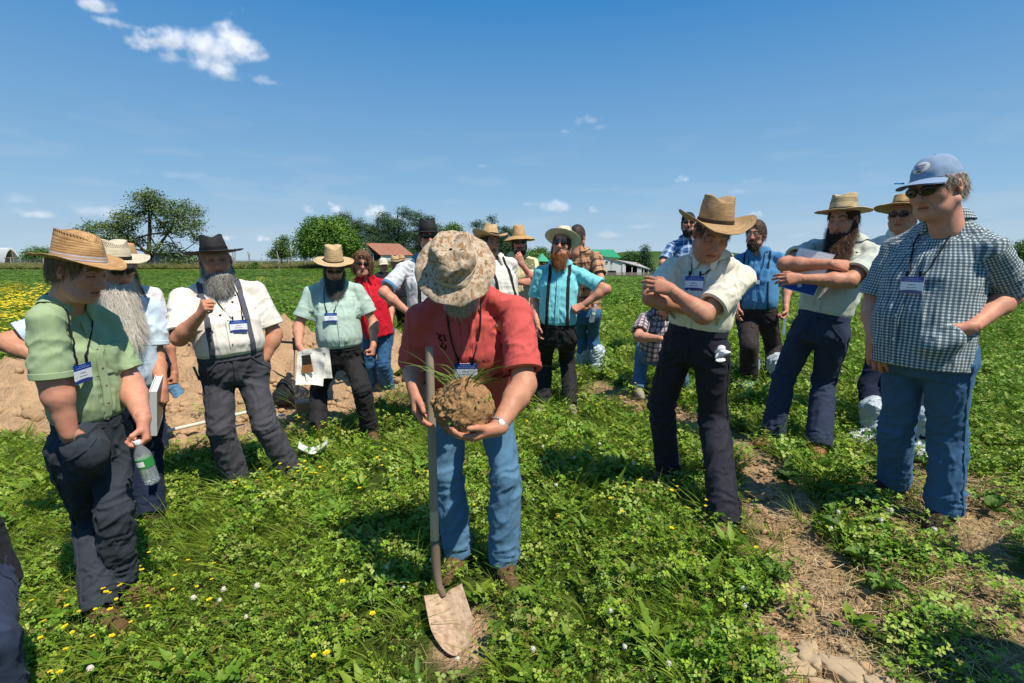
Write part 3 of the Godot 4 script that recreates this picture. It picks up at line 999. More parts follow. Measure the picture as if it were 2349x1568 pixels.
# lengths along the cloth for checked shirts: round the trunk and down it, round each sleeve and along it
func weave_uv(o: Soup, s: Dictionary) -> void:
	var f: Field = s.shirt_f
	var kind := PackedByteArray()
	kind.resize(o.v.size())
	for i in o.v.size():
		var p := o.v[i]
		var best := f.prim(0, p)
		kind[i] = 3 if o.n[i].dot(s.U) > 0.62 else 0
		for e in 2:
			var sh: Vector3 = s.shR if e == 0 else s.shL
			var el: Vector3 = s.elR if e == 0 else s.elL
			var a := (el - sh).normalized()
			var t := (p - sh).dot(a)
			if t < -0.01: continue
			var d = (p - sh - a * t).length() - 0.079 * s.arm
			if d < best + 0.004:
				best = d; kind[i] = e + 1
	var nix := PackedInt32Array()
	var made := {}
	for i in range(0, o.ix.size(), 3):
		var k := kind[o.ix[i]]
		var ref := 0.0
		for j in 3:
			var q := o.ix[i + j]
			var uv := _cloth_uv(o.v[q], s, k)
			if j == 0: ref = uv.x
			else:
				var span: float = 2.0 * PI * (0.165 if k == 0 else (0.079 if k < 3 else 90.0))
				uv.x += roundf((ref - uv.x) / span) * span
			var key := Vector3i(q, k, int(roundf(uv.x * 200.0)))
			if not made.has(key):
				made[key] = o.vert(o.v[q], o.n[q], uv, o.c[q])
			nix.append(made[key])
	o.ix = nix

func _cloth_uv(p: Vector3, s: Dictionary, k: int) -> Vector2:
	if k == 3: return Vector2((p - s.pel).dot(s.R), (p - s.pel).dot(s.F))
	if k == 0:
		var q: Vector3 = p - s.pel
		return Vector2(atan2(q.dot(s.R), q.dot(s.F)) * 0.165, q.dot(s.U))
	var sh: Vector3 = s.shR if k == 1 else s.shL
	var el: Vector3 = s.elR if k == 1 else s.elL
	var a := (el - sh).normalized()
	var side := a.cross(s.F).normalized()
	var q := p - sh
	return Vector2(atan2(q.dot(side), q.dot(side.cross(a))) * 0.079, q.dot(a))

func job_trousers(s: Dictionary) -> Soup:
	var f := trouser_field(s)
	s.tr_f = f
	var fo := Folds.new(hash(s.key) % 5555 + 3, 0.0095, 0.003, Vector3(0.2, 1, 0).normalized(), 0.5)
	for e in ["R", "L"]:
		var hp: Vector3 = s["hip" + e]; var kn: Vector3 = s["kn" + e]; var an: Vector3 = s["an" + e]
		var leg := (kn - hp).normalized()
		var across := leg.cross(s.F).normalized()
		fo.calm.append([an + (an - kn).normalized() * float(s.get("hem", 0.02)), (an - kn).normalized(), 0.15])
		fo.creases.append([kn, (across + leg * 0.25).normalized(), 0.23, 0.022, 8.0])
		fo.creases.append([hp + leg * 0.05 + s.F * 0.05, (across * (1.0 if e == "R" else -1.0) + leg * 0.9).normalized(), 0.20, 0.019, 8.0])
		fo.creases.append([an + Vector3.UP * 0.05, (an - kn).normalized().cross(s.F).normalized(), 0.2, 0.024, 10.0])
		fo.creases.append([kn.lerp(an, 0.5), (leg + across * 0.6).normalized(), 0.24, 0.013, 7.0])
	var o := f.build(s.cell)
	fo.apply(o)
	s.tr_fold = fo
	s.o_seams = []
	if s.lod < 2:
		var U: Vector3 = f.U
		var band := Soup.new()
		var pts := PackedVector3Array(); var nr := PackedVector3Array()
		for i in 41:
			var a := TAU * i / 40.0
			var d: Vector3 = s.R * cos(a) + f.F * sin(a)
			var r := front(s, f, s.pel + U * 0.050 + d * 0.42, -d, 0.001)
			pts.append(r[0]); nr.append(d)
		ribbon(band, pts, nr, 0.038, 0.004)
		s.o_seams.append(["waistband", band])
		for e in ["R", "L"]:
			var side: Vector3 = s.R * (1.0 if e == "R" else -1.0)
			var q := PackedVector3Array(); var nn := PackedVector3Array()
			for i in 27:
				var t := i / 26.0
				var c: Vector3 = (s["hip" + e] as Vector3).lerp(s["kn" + e], t * 2.0) if t < 0.5 else (s["kn" + e] as Vector3).lerp(s["an" + e], t * 2.0 - 1.0)
				var r := front(s, f, c + side * 0.32, -side, 0.0)
				q.append(r[0] + r[1] * (fo.at(r[0]) + 0.001)); nn.append(r[1])
			var sm := Soup.new()
			ribbon(sm, q, nn, 0.012, 0.003)
			s.o_seams.append(["side_seam", sm])
			q = PackedVector3Array(); nn = PackedVector3Array()
			for i in 9:
				var t := i / 8.0
				var d: Vector3 = (f.F * lerpf(0.95, 0.35, t) + side * lerpf(0.55, 1.0, t)).normalized()
				var r := front(s, f, s.pel + U * lerpf(0.035, -0.085, t) + d * 0.4, -d, 0.0)
				q.append(r[0] + r[1] * (fo.at(r[0]) + 0.001)); nn.append(r[1])
			sm = Soup.new()
			ribbon(sm, q, nn, 0.010, 0.004)
			s.o_seams.append(["pocket_edge", sm])
		var fl := Soup.new()
		pts = PackedVector3Array(); nr = PackedVector3Array()
		for i in 9:
			var r := front(s, f, s.pel + U * lerpf(0.035, -0.12, i / 8.0) + f.F * 0.42, -f.F, 0.0)
			pts.append(r[0] + r[1] * (fo.at(r[0]) + 0.001)); nr.append(r[1])
		ribbon(fl, pts, nr, 0.030, 0.003)
		s.o_seams.append(["fly", fl])
	var z := noise(hash(s.key) % 333, 1.0, 2)
	var denim: float = s.get("denim", 0.0)
	for i in o.v.size():
		var p := o.v[i]
		var k := 1.0 + 0.08 * z.get_noise_3d(p.x * 8.0, p.y * 8.0, p.z * 8.0)
		var c := Color(k, k, k)
		if denim > 0.0:
			var wear := 0.0
			for e in ["R", "L"]:
				var m: Vector3 = s["hip" + e].lerp(s["kn" + e], 0.62) + s.F * 0.07
				wear += exp(-((p - m) * Vector3(1.3, 0.62, 1.3)).length_squared() / 0.012)
				wear += 0.6 * exp(-((p - s["kn" + e] - s.F * 0.08) * Vector3(1.2, 0.9, 1.2)).length_squared() / 0.010)
			wear = clampf(wear, 0, 1) * (0.8 + 0.5 * z.get_noise_3d(p.x * 22.0, p.y * 9.0, p.z * 22.0))
			wear += 0.25 * maxf(z.get_noise_3d(p.x * 34.0, p.y * 90.0, p.z * 34.0), 0.0)
			k += denim * wear * 1.5
			c = Color(k * (1.0 + 0.55 * denim * wear), k, k * (1.0 - 0.08 * wear))
		o.c[i] = c
	return o

func job_body(s: Dictionary) -> Soup:
	var o := body_field(s).build(0.010 if s.lod == 0 else 0.013)
	var z := noise(hash(s.key) % 123, 1.0, 3)
	for i in o.v.size():
		var p := o.v[i]
		o.v[i] += o.n[i] * 0.0016 * z.get_noise_3d(p.x * 30.0, p.y * 30.0, p.z * 30.0)
		var k := 1.0 + 0.20 * z.get_noise_3d(p.x * 14.0, p.y * 14.0, p.z * 14.0) + 0.10 * z.get_noise_3d(p.x * 70.0, p.y * 70.0, p.z * 70.0)
		var c: Color = s.skin
		var rd := 1.0 - 0.22 * maxf(z.get_noise_3d(p.x * 9.0 + 3.0, p.y * 9.0, p.z * 9.0), 0.0)
		o.c[i] = Color(c.r * k * 1.02, c.g * k * 0.97 * rd, c.b * k * 0.95 * rd)
	o.smooth()
	var hd: Soup = head_cache[[s.get("kind", 0), s.lod]]
	var h := Soup.new()
	h.add(hd, Transform3D.IDENTITY)
	for i in h.v.size(): h.c[i] = skin_tint(h.v[i], s, z)
	o.add(h, s.T3)
	for e in ["R", "L"]:
		if not s.has("hand" + e): continue
		var hh: Array = s["hand" + e]
		if hh.is_empty(): continue
		var w: Soup = hand_cache[hh[0]]
		var c := Soup.new()
		c.add(w, Transform3D.IDENTITY)
		for i in c.v.size():
			var p := c.v[i]
			var k := 1.0 + 0.14 * z.get_noise_3d(p.x * 50.0, p.y * 50.0, p.z * 50.0) + 0.10 * z.get_noise_3d(p.x * 160.0, p.y * 160.0, p.z * 160.0)
			var tip := smoothstep(0.12, 0.17, p.y) * 0.12
			c.c[i] = Color(s.skin.r * k * 1.03, s.skin.g * k * (0.90 - tip), s.skin.b * k * (0.88 - tip))
		var bs := basis_from(hh[1], hh[2])
		if e == "L": bs = Basis(bs.x, bs.y, bs.z)
		o.add(c, Transform3D(bs.scaled_local(Vector3.ONE * s.get("hand_size", 1.0)), s["wr" + e] - hh[1].normalized() * 0.004), e == "L")
	return o

func front(s: Dictionary, f: Field, p: Vector3, dir: Vector3, off: float) -> Array:
	# falls from outside onto the cloth along dir; [point, normal]
	for k in 40:
		var d := f.at(p) - off
		if d < 0.0008: break
		p += dir * maxf(d * 0.85, 0.0006)
	var nn := f.grad(p)
	return [p, nn]

func job_details(s: Dictionary) -> Dictionary:
	var out := {}
	var f: Field = s.shirt_f
	var fo: Folds = s.shirt_fold
	var U: Vector3 = s.U; var R: Vector3 = s.R; var F: Vector3 = s.F
	var T: float = (s.neck - s.pel).length()
	var tuck: bool = s.get("tuck", true)
	if s.get("collar", true):
		var o := Soup.new()
		var ax: Vector3 = ((s.T3 * Vector3(0, -0.08, -0.02)) - s.neck)
		ax = (ax.normalized() + U).normalized()
		var m := 44
		for sheet in 2:
			var k := o.v.size()
			for i in m + 1:
				var a := lerpf(-PI * 0.93, PI * 0.93, i / float(m))
				var gap := 0.13
				var fr := PI - absf(a)           # 0 at the opening
				var d := (-F * cos(a) + R * sin(a))
				var stand: float = 0.040 - 0.024 * smoothstep(1.2, 0.0, fr)
				var top = s.neck + ax * stand + d * (0.068 + 0.004 * smoothstep(0.5, 1.5, fr)) + F * 0.012
				var ln: float = 0.050 + 0.052 * exp(-pow((fr - 0.46) / 0.28, 2.0)) - 0.03 * smoothstep(0.40, 0.15, fr)
				var low: Vector3 = top + d * ln * (0.75 if fr > 0.9 else 0.55) - U * ln * 1.05
				var nn := f.grad(low)
				low -= nn * (f.at(low) - 0.010)
				nn = f.grad(low)
				low -= nn * (f.at(low) - 0.013 - maxf(fo.at(low), -0.004))
				var mid = top.lerp(low, 0.4) + d * 0.009
				var lift := d * 0.0025 * sheet
				for q in [top - ax * 0.02 * (1 - sheet) + lift * 0.3, top + lift, mid + lift, low + lift * 0.5]:
					o.vert(q, d)
			for i in m:
				for j in 3:
					var a := k + i * 4 + j
					o.quad(a, a + 4, a + 5, a + 1)
		o.smooth()
		out.collar = o
	# button placket and buttons
	var mid_u: float = s.get("placket_u", 0.0)
	if s.get("placket", true):
		var o := Soup.new(); var bt := []
		var pts := PackedVector3Array(); var nr := PackedVector3Array()
		var ta := T - 0.085; var tz := 0.07 if tuck else -0.085
		if s.get("polo", false): tz = T - 0.22
		var m := 22
		for i in m + 1:
			var t := lerpf(ta, tz, i / float(m))
			var r := front(s, f, s.pel + U * t + R * mid_u + F * 0.40, -F, 0.004)
			pts.append(r[0] + r[1] * fo.at(r[0])); nr.append(r[1])
			if i % 4 == 2:
				bt.append(Soup.new())
				bt[-1].ball(r[0] + r[1] * (fo.at(r[0]) + 0.0035), Vector3(0.0058, 0.0058, 0.002), basis_from(U, r[1]), 10, 6)
		ribbon(o, pts, nr, 0.034, 0.0035)
		out.placket = o; out.button = bt
	if s.lod < 2:
		for e in ["R", "L"]:
			var sh: Vector3 = s["sh" + e]
			var dir: Vector3 = (s["el" + e] - sh).normalized()
			var a1 := dir.cross(F).normalized(); var a2 := dir.cross(a1)
			var o := Soup.new()
			var pts := PackedVector3Array(); var nr := PackedVector3Array()
			for i in 33:
				var a := TAU * i / 32.0
				var d := a1 * cos(a) + a2 * sin(a)
				var r := front(s, f, sh + dir * (float(s.get("sleeve", 0.235)) - 0.016) + d * 0.20, -d, 0.0005)
				pts.append(r[0]); nr.append(d)
			ribbon(o, pts, nr, 0.026, 0.0035)
			out["cuff" + e] = o
	if s.get("pocket", 0):
		var o := Soup.new()
		var m := 8
		var side: float = s.pocket
		for j in m + 1:
			for i in m + 1:
				var u := side * (0.085 + (i / float(m) - 0.5) * 0.105)
				var t := T - 0.20 - 0.125 * j / m - 0.010 * (1.0 - absf(i / float(m) - 0.5) * 2.0) * (j / float(m))
				var edge := 1.0 if (i > 0 and i < m and j < m) else 0.0
				var r := front(s, f, s.pel + U * t - R * u + F * 0.35, -F, 0.0005)
				o.vert(r[0] + r[1] * (fo.at(r[0]) + 0.002 + 0.006 * edge), r[1])
		for j in m:
			for i in m:
				var a := j * (m + 1) + i
				o.quad(a, a + m + 1, a + m + 2, a + 1)
		o.smooth()
		out.pocket = o
	if s.has("straps"):
		for sg in [-1.0, 1.0]:
			var o := Soup.new()
			var pts := PackedVector3Array(); var nr := PackedVector3Array()
			var wl: float = s.get("strap_low", 0.095); var wh: float = s.get("strap_high", 0.085)
			for i in 26:
				var q := i / 25.0
				var u = R * sg * lerpf(wl, wh, q)
				var r: Array
				if q < 0.72: r = front(s, f, s.pel + U * lerpf(0.055, T - 0.10, q / 0.72) + u + F * 0.40, -F, 0.002)
				elif q < 0.9:
					var a := (q - 0.72) / 0.18 * PI * 0.55
					var dd := (F * cos(a) + U * sin(a)).normalized()
					r = front(s, f, s.pel + U * (T - 0.10) + u * 1.05 + dd * 0.30, -dd, 0.002)
				else:
					r = front(s, f, s.pel + U * lerpf(T - 0.06, T - 0.3, (q - 0.9) / 0.1) + u * 0.8 - F * 0.40, F, 0.002)
				var w: Vector3 = r[0] + r[1] * fo.at(r[0])
				if pts.size() == 0 or w.distance_to(pts[-1]) > 0.012:
					pts.append(w); nr.append(r[1])
			ribbon(o, pts, nr, s.get("strap_w", 0.030), 0.004)
			out["strap%d" % int(sg + 1)] = o
	if s.has("badge"):
		var bp: Vector3 = s.badge
		var r := front(s, f, bp + F * 0.3, -F, 0.020)
		var c: Vector3 = r[0]
		var nn: Vector3 = ((r[1] * 0.4 + F * 0.6) * Vector3(1, 0.55, 1)).normalized()
		var up := (Vector3.UP - nn * nn.y).normalized()
		up = up.rotated(nn, s.get("badge_turn", 0.0))
		out.badge_at = Transform3D(Basis(up.cross(nn), up, nn), c)
		var o := Soup.new()
		for sg in [-1.0, 1.0]:
			var top: Vector3 = s.neck + R * sg * 0.067 + F * 0.035 + U * 0.005
			var low: Vector3 = c + up * 0.046 + (up.cross(nn)) * 0.030 * (-sg if (up.cross(nn)).dot(R) < 0 else sg)
			var pts := []; var rad := []
			for i in 15:
				var q := i / 14.0
				var p = top.lerp(low, q) + R * sg * 0.02 * sin(q * PI)
				if i < 14:
					var rr := front(s, f, p + F * 0.22, -F, 0.007)
					p = rr[0] + rr[1] * maxf(fo.at(rr[0]), -0.002)
				pts.append(p); rad.append(0.0034)
			o.tube(pts, rad, 6)
			# clip
			o.box(low + up * 0.008, Vector3(0.010, 0.026, 0.006), Color.WHITE, Basis(up.cross(nn), up, nn))
		var pts2 := []; var rad2 := []
		for i in 11:
			var a := lerpf(-PI * 0.62, PI * 0.62, i / 10.0)
			pts2.append(s.neck + U * 0.024 + (-F * cos(a) + R * sin(a)) * 0.074 + F * 0.006); rad2.append(0.0034)
		o.tube(pts2, rad2, 6)
		out.cord = o
	return out

func rebased(o: Soup, b: Vector3) -> ArrayMesh:
	for i in o.v.size(): o.v[i] -= b
	return o.mesh()

func run_jobs(jobs: Array) -> Array:
	var out := []
	out.resize(jobs.size())
	var mx := Mutex.new()
	var work := func(i: int) -> void:
		var r = jobs[i].call()
		mx.lock()
		out[i] = r
		mx.unlock()
	var id := WorkerThreadPool.add_group_task(work, jobs.size())
	WorkerThreadPool.wait_for_group_task_completion(id)
	return out

func make_people() -> void:
	var list := people()
	for s in list: prepare(s)
	var jobs := []
	var keys := []
	for k in 4:
		for l in 3:
			var want := false
			for s in list: want = want or (s.get("kind", 0) == k and s.lod == l)
			if want:
				keys.append([k, l])
				jobs.append(func(): return head_field(k).build([0.0038, 0.0056, 0.0075][l]))
	for p in HANDS:
		keys.append(p)
		jobs.append(func(): return hand_field(p).build(0.0036))
	var res := run_jobs(jobs)
	for i in keys.size():
		if keys[i] is Array: head_cache[keys[i]] = res[i]
		else: hand_cache[keys[i]] = res[i]
	jobs = []
	var slots := []
	for s in list:
		jobs.append(func():
			s.o_shirt = job_shirt(s)
			s.o_det = job_details(s)
			return 0)
		jobs.append(func(): return job_trousers(s))
		slots.append([s, "o_det2"]); slots.append([s, "o_trousers"])
		jobs.append(func(): return job_body(s)); slots.append([s, "o_body"])
		if s.get("shoes", true):
			for e in ["R", "L"]:
				jobs.append(func():
					var o := shoe_field(s, e).build(0.008 if s.lod == 0 else 0.0105)
					if s.get("bootie", false):
						var bf := Folds.new(5, 0.026, 0.016, Vector3(1, 0.3, 0).normalized())
						bf.apply(o)
					else:
						Folds.new(6, 0.002, 0.001).apply(o)
					return o)
				slots.append([s, "o_shoe" + e])
		if s.has("beard"):
			jobs.append(func():
				var pull: Vector3 = (s.HB.transposed() * Vector3.DOWN)
				var b: Dictionary = s.beard
				return hairy(beard_field(b, pull), 0.0055 if s.lod == 0 else 0.008, hash(s.key) % 99, 0.010, b.a, b.b, b.get("hair", 0.03), int(b.get("count", 2600) * [1.5, 1.0, 0.3][s.lod]), pull, b.get("curl", 0.004) * 1.8, 0.0008 + 0.0004 * s.lod))
			slots.append([s, "o_beard"])
		if s.has("hairdo"):
			jobs.append(func():
				var pull: Vector3 = (s.HB.transposed() * Vector3.DOWN)
				var b: Dictionary = s.hairdo
				b.under = s.has("hat") or s.get("extra", "").ends_with("cap")
				return hairy(hair_field(b), 0.006 if s.lod == 0 else 0.008, hash(s.key) % 98, b.get("rough", 0.005), b.a, b.b, b.get("hair", 0.025), int(b.get("count", 2200) * [1.0, 0.6, 0.3][s.lod]), pull, b.get("curl", 0.003), 0.0011 + 0.0004 * s.lod))
			slots.append([s, "o_hair"])
	res = run_jobs(jobs)
	for i in slots.size(): slots[i][0][slots[i][1]] = res[i]
	for s in list: place_person(s)
	# two more onlookers stand beyond the right edge; their shadows fall into the picture
	for q in [["blueshirt", Vector3(2.95, 0.2, -1.45), -1.2, "onlooker in blue shirt beyond the right edge whose shadow falls by the checked man"], ["longbeard", Vector3(2.42, 0.14, -0.88), -0.9, "onlooker beyond the lower right corner whose shadow falls on the track"]]:
		for s in list:
			if s.key == q[0]:
				var c: Node3D = s.node.duplicate()
				c.name = numbered("person"); c.position = q[1]; c.rotation.y = q[2]; c.set_meta("label", q[3])
				add_child(c)

func place_person(s: Dictionary) -> void:
	var b: Vector3 = s.base
	var o := thing("person", s.label, "person", b)
	s.node = o
	inst("body", rebased(s.o_body, b), M.skin, o)
	var sh := inst("shirt", rebased(s.o_shirt, b), s.shirt, o)
	var det: Dictionary = s.o_det
	var trim: Material = s.get("trim", s.shirt)
	if s.get("plaid", false):
		for part in ["collar", "placket", "pocket", "cuffR", "cuffL"]:
			if det.has(part):
				for i in det[part].v.size(): det[part].uv[i] = _cloth_uv(det[part].v[i], s, 1 if part == "cuffR" else (2 if part == "cuffL" else 0))
	if det.has("collar"): inst("collar", rebased(det.collar, b), trim, sh)
	if det.has("placket"):
		inst("placket", rebased(det.placket, b), trim, sh)
		for bt in det.button: inst("button", rebased(bt, b), s.get("button_mat", M.button), sh)
	if det.has("pocket"): inst("pocket", rebased(det.pocket, b), trim, sh)
	var tn := inst("trousers", rebased(s.o_trousers, b), s.trousers, o)
	for q in s.o_seams: inst(q[0], rebased(q[1], b), s.trousers, tn)
	for e in ["cuffR", "cuffL"]:
		if det.has(e): inst("cuff", rebased(det[e], b), s.shirt if not s.get("plaid", false) else trim, sh)
	for e in [0, 2]:
		if det.has("strap%d" % e): inst("suspender", rebased(det["strap%d" % e], b), s.straps, o)
	if det.has("cord"):
		var ly := inst("lanyard", rebased(det.cord, b), M.cord, o)
		var bd := Soup.new()
		var t: Transform3D = det.badge_at
		bd.box(t.origin, Vector3(0.104, 0.080, 0.003), Color.WHITE, t.basis)
		inst("name_badge", rebased(bd, b), M.badge, ly)
	if s.has("o_shoeR"):
		for e in ["R", "L"]: inst("shoe_cover" if s.get("bootie", false) else "shoe", rebased(s["o_shoe" + e], b), s.get("shoe", M.leather), o)
	var at := Transform3D(s.T3.basis, s.T3.origin - b)
	if s.has("o_hair"):
		var h := inst("hair", s.o_hair.mesh(), M.hair, o); h.transform = at
	if s.has("o_beard"):
		var h := inst("beard", s.o_beard.mesh(), M.hair, o); h.transform = at
	if s.has("specs"): specs(s, o, at)
	if s.has("hat"):
		var h: Dictionary = s.hat
		var ha := at * Transform3D(Basis(Vector3.RIGHT, deg_to_rad(h.get("tilt", -4.0))) * Basis(Vector3.BACK, deg_to_rad(h.get("lean", 0.0))), Vector3(h.get("sx", 0.0), h.get("y", 0.056), h.get("z", -0.010)))
		var hn := inst("hat", hat_soup(h).mesh(), h.mat, o)
		hn.transform = ha
		if h.has("band"):
			inst("hat_band", hat_band_soup(h, h.get("b0", 0.004), h.get("b1", 0.024), 0.003, h.get("stripes", [])).mesh(), h.band, hn)
	match s.get("extra", ""):
		"blue_cap": blue_cap(s, o, at)
		"dark_cap": dark_cap(s, o, at)
		"far_cap": far_cap(s, o, at)
		"watch": watch(s, o, at)
		"yoke": yoke(s, o, at)

func specs(s: Dictionary, o: Node3D, at: Transform3D) -> void:
	var dark: bool = s.specs != "clear"
	var f := Soup.new()
	var ln: Array[Soup] = [Soup.new(), Soup.new()]
	for k in 2:
		var sg := -1.0 if k == 0 else 1.0
		var c := Vector3(0.034 * sg, 0.008, 0.1035)
		var bs := Basis(Vector3.UP, 0.30 * sg) * Basis(Vector3.RIGHT, 0.12)
		if dark:
			ln[k].ball(c, Vector3(0.029, 0.0195, 0.006), bs, 16, 10)
		else:
			ln[k].ball(c, Vector3(0.024, 0.016, 0.002), bs, 16, 8)
		var ring := []; var rad := []
		for i in 21:
			var a := TAU * i / 20.0
			ring.append(c + bs * Vector3(cos(a) * (0.029 if dark else 0.025), sin(a) * (0.0195 if dark else 0.017), 0.0))
			rad.append(0.0026 if dark else 0.0016)
		f.tube(ring, rad, 5, Color.WHITE, false)
		f.tube([c + bs * Vector3(0.028 * sg, 0.008, 0), Vector3(0.074 * sg, 0.018, 0.075), Vector3(0.084 * sg, 0.018, 0.01), Vector3(0.083 * sg, 0.006, -0.015)], [0.003, 0.003, 0.0026, 0.002], 6)
	f.tube([Vector3(-0.010, 0.013, 0.111), Vector3(0, 0.016, 0.114), Vector3(0.010, 0.013, 0.111)], [0.0026, 0.0026, 0.0026], 6)
	var g := inst("sunglasses" if dark else "glasses", f.mesh(), M.frame if dark else M.wire, o)
	g.transform = at
	for k in 2: inst("lens", ln[k].mesh(), M.dark_lens if dark else M.clear_lens, g)

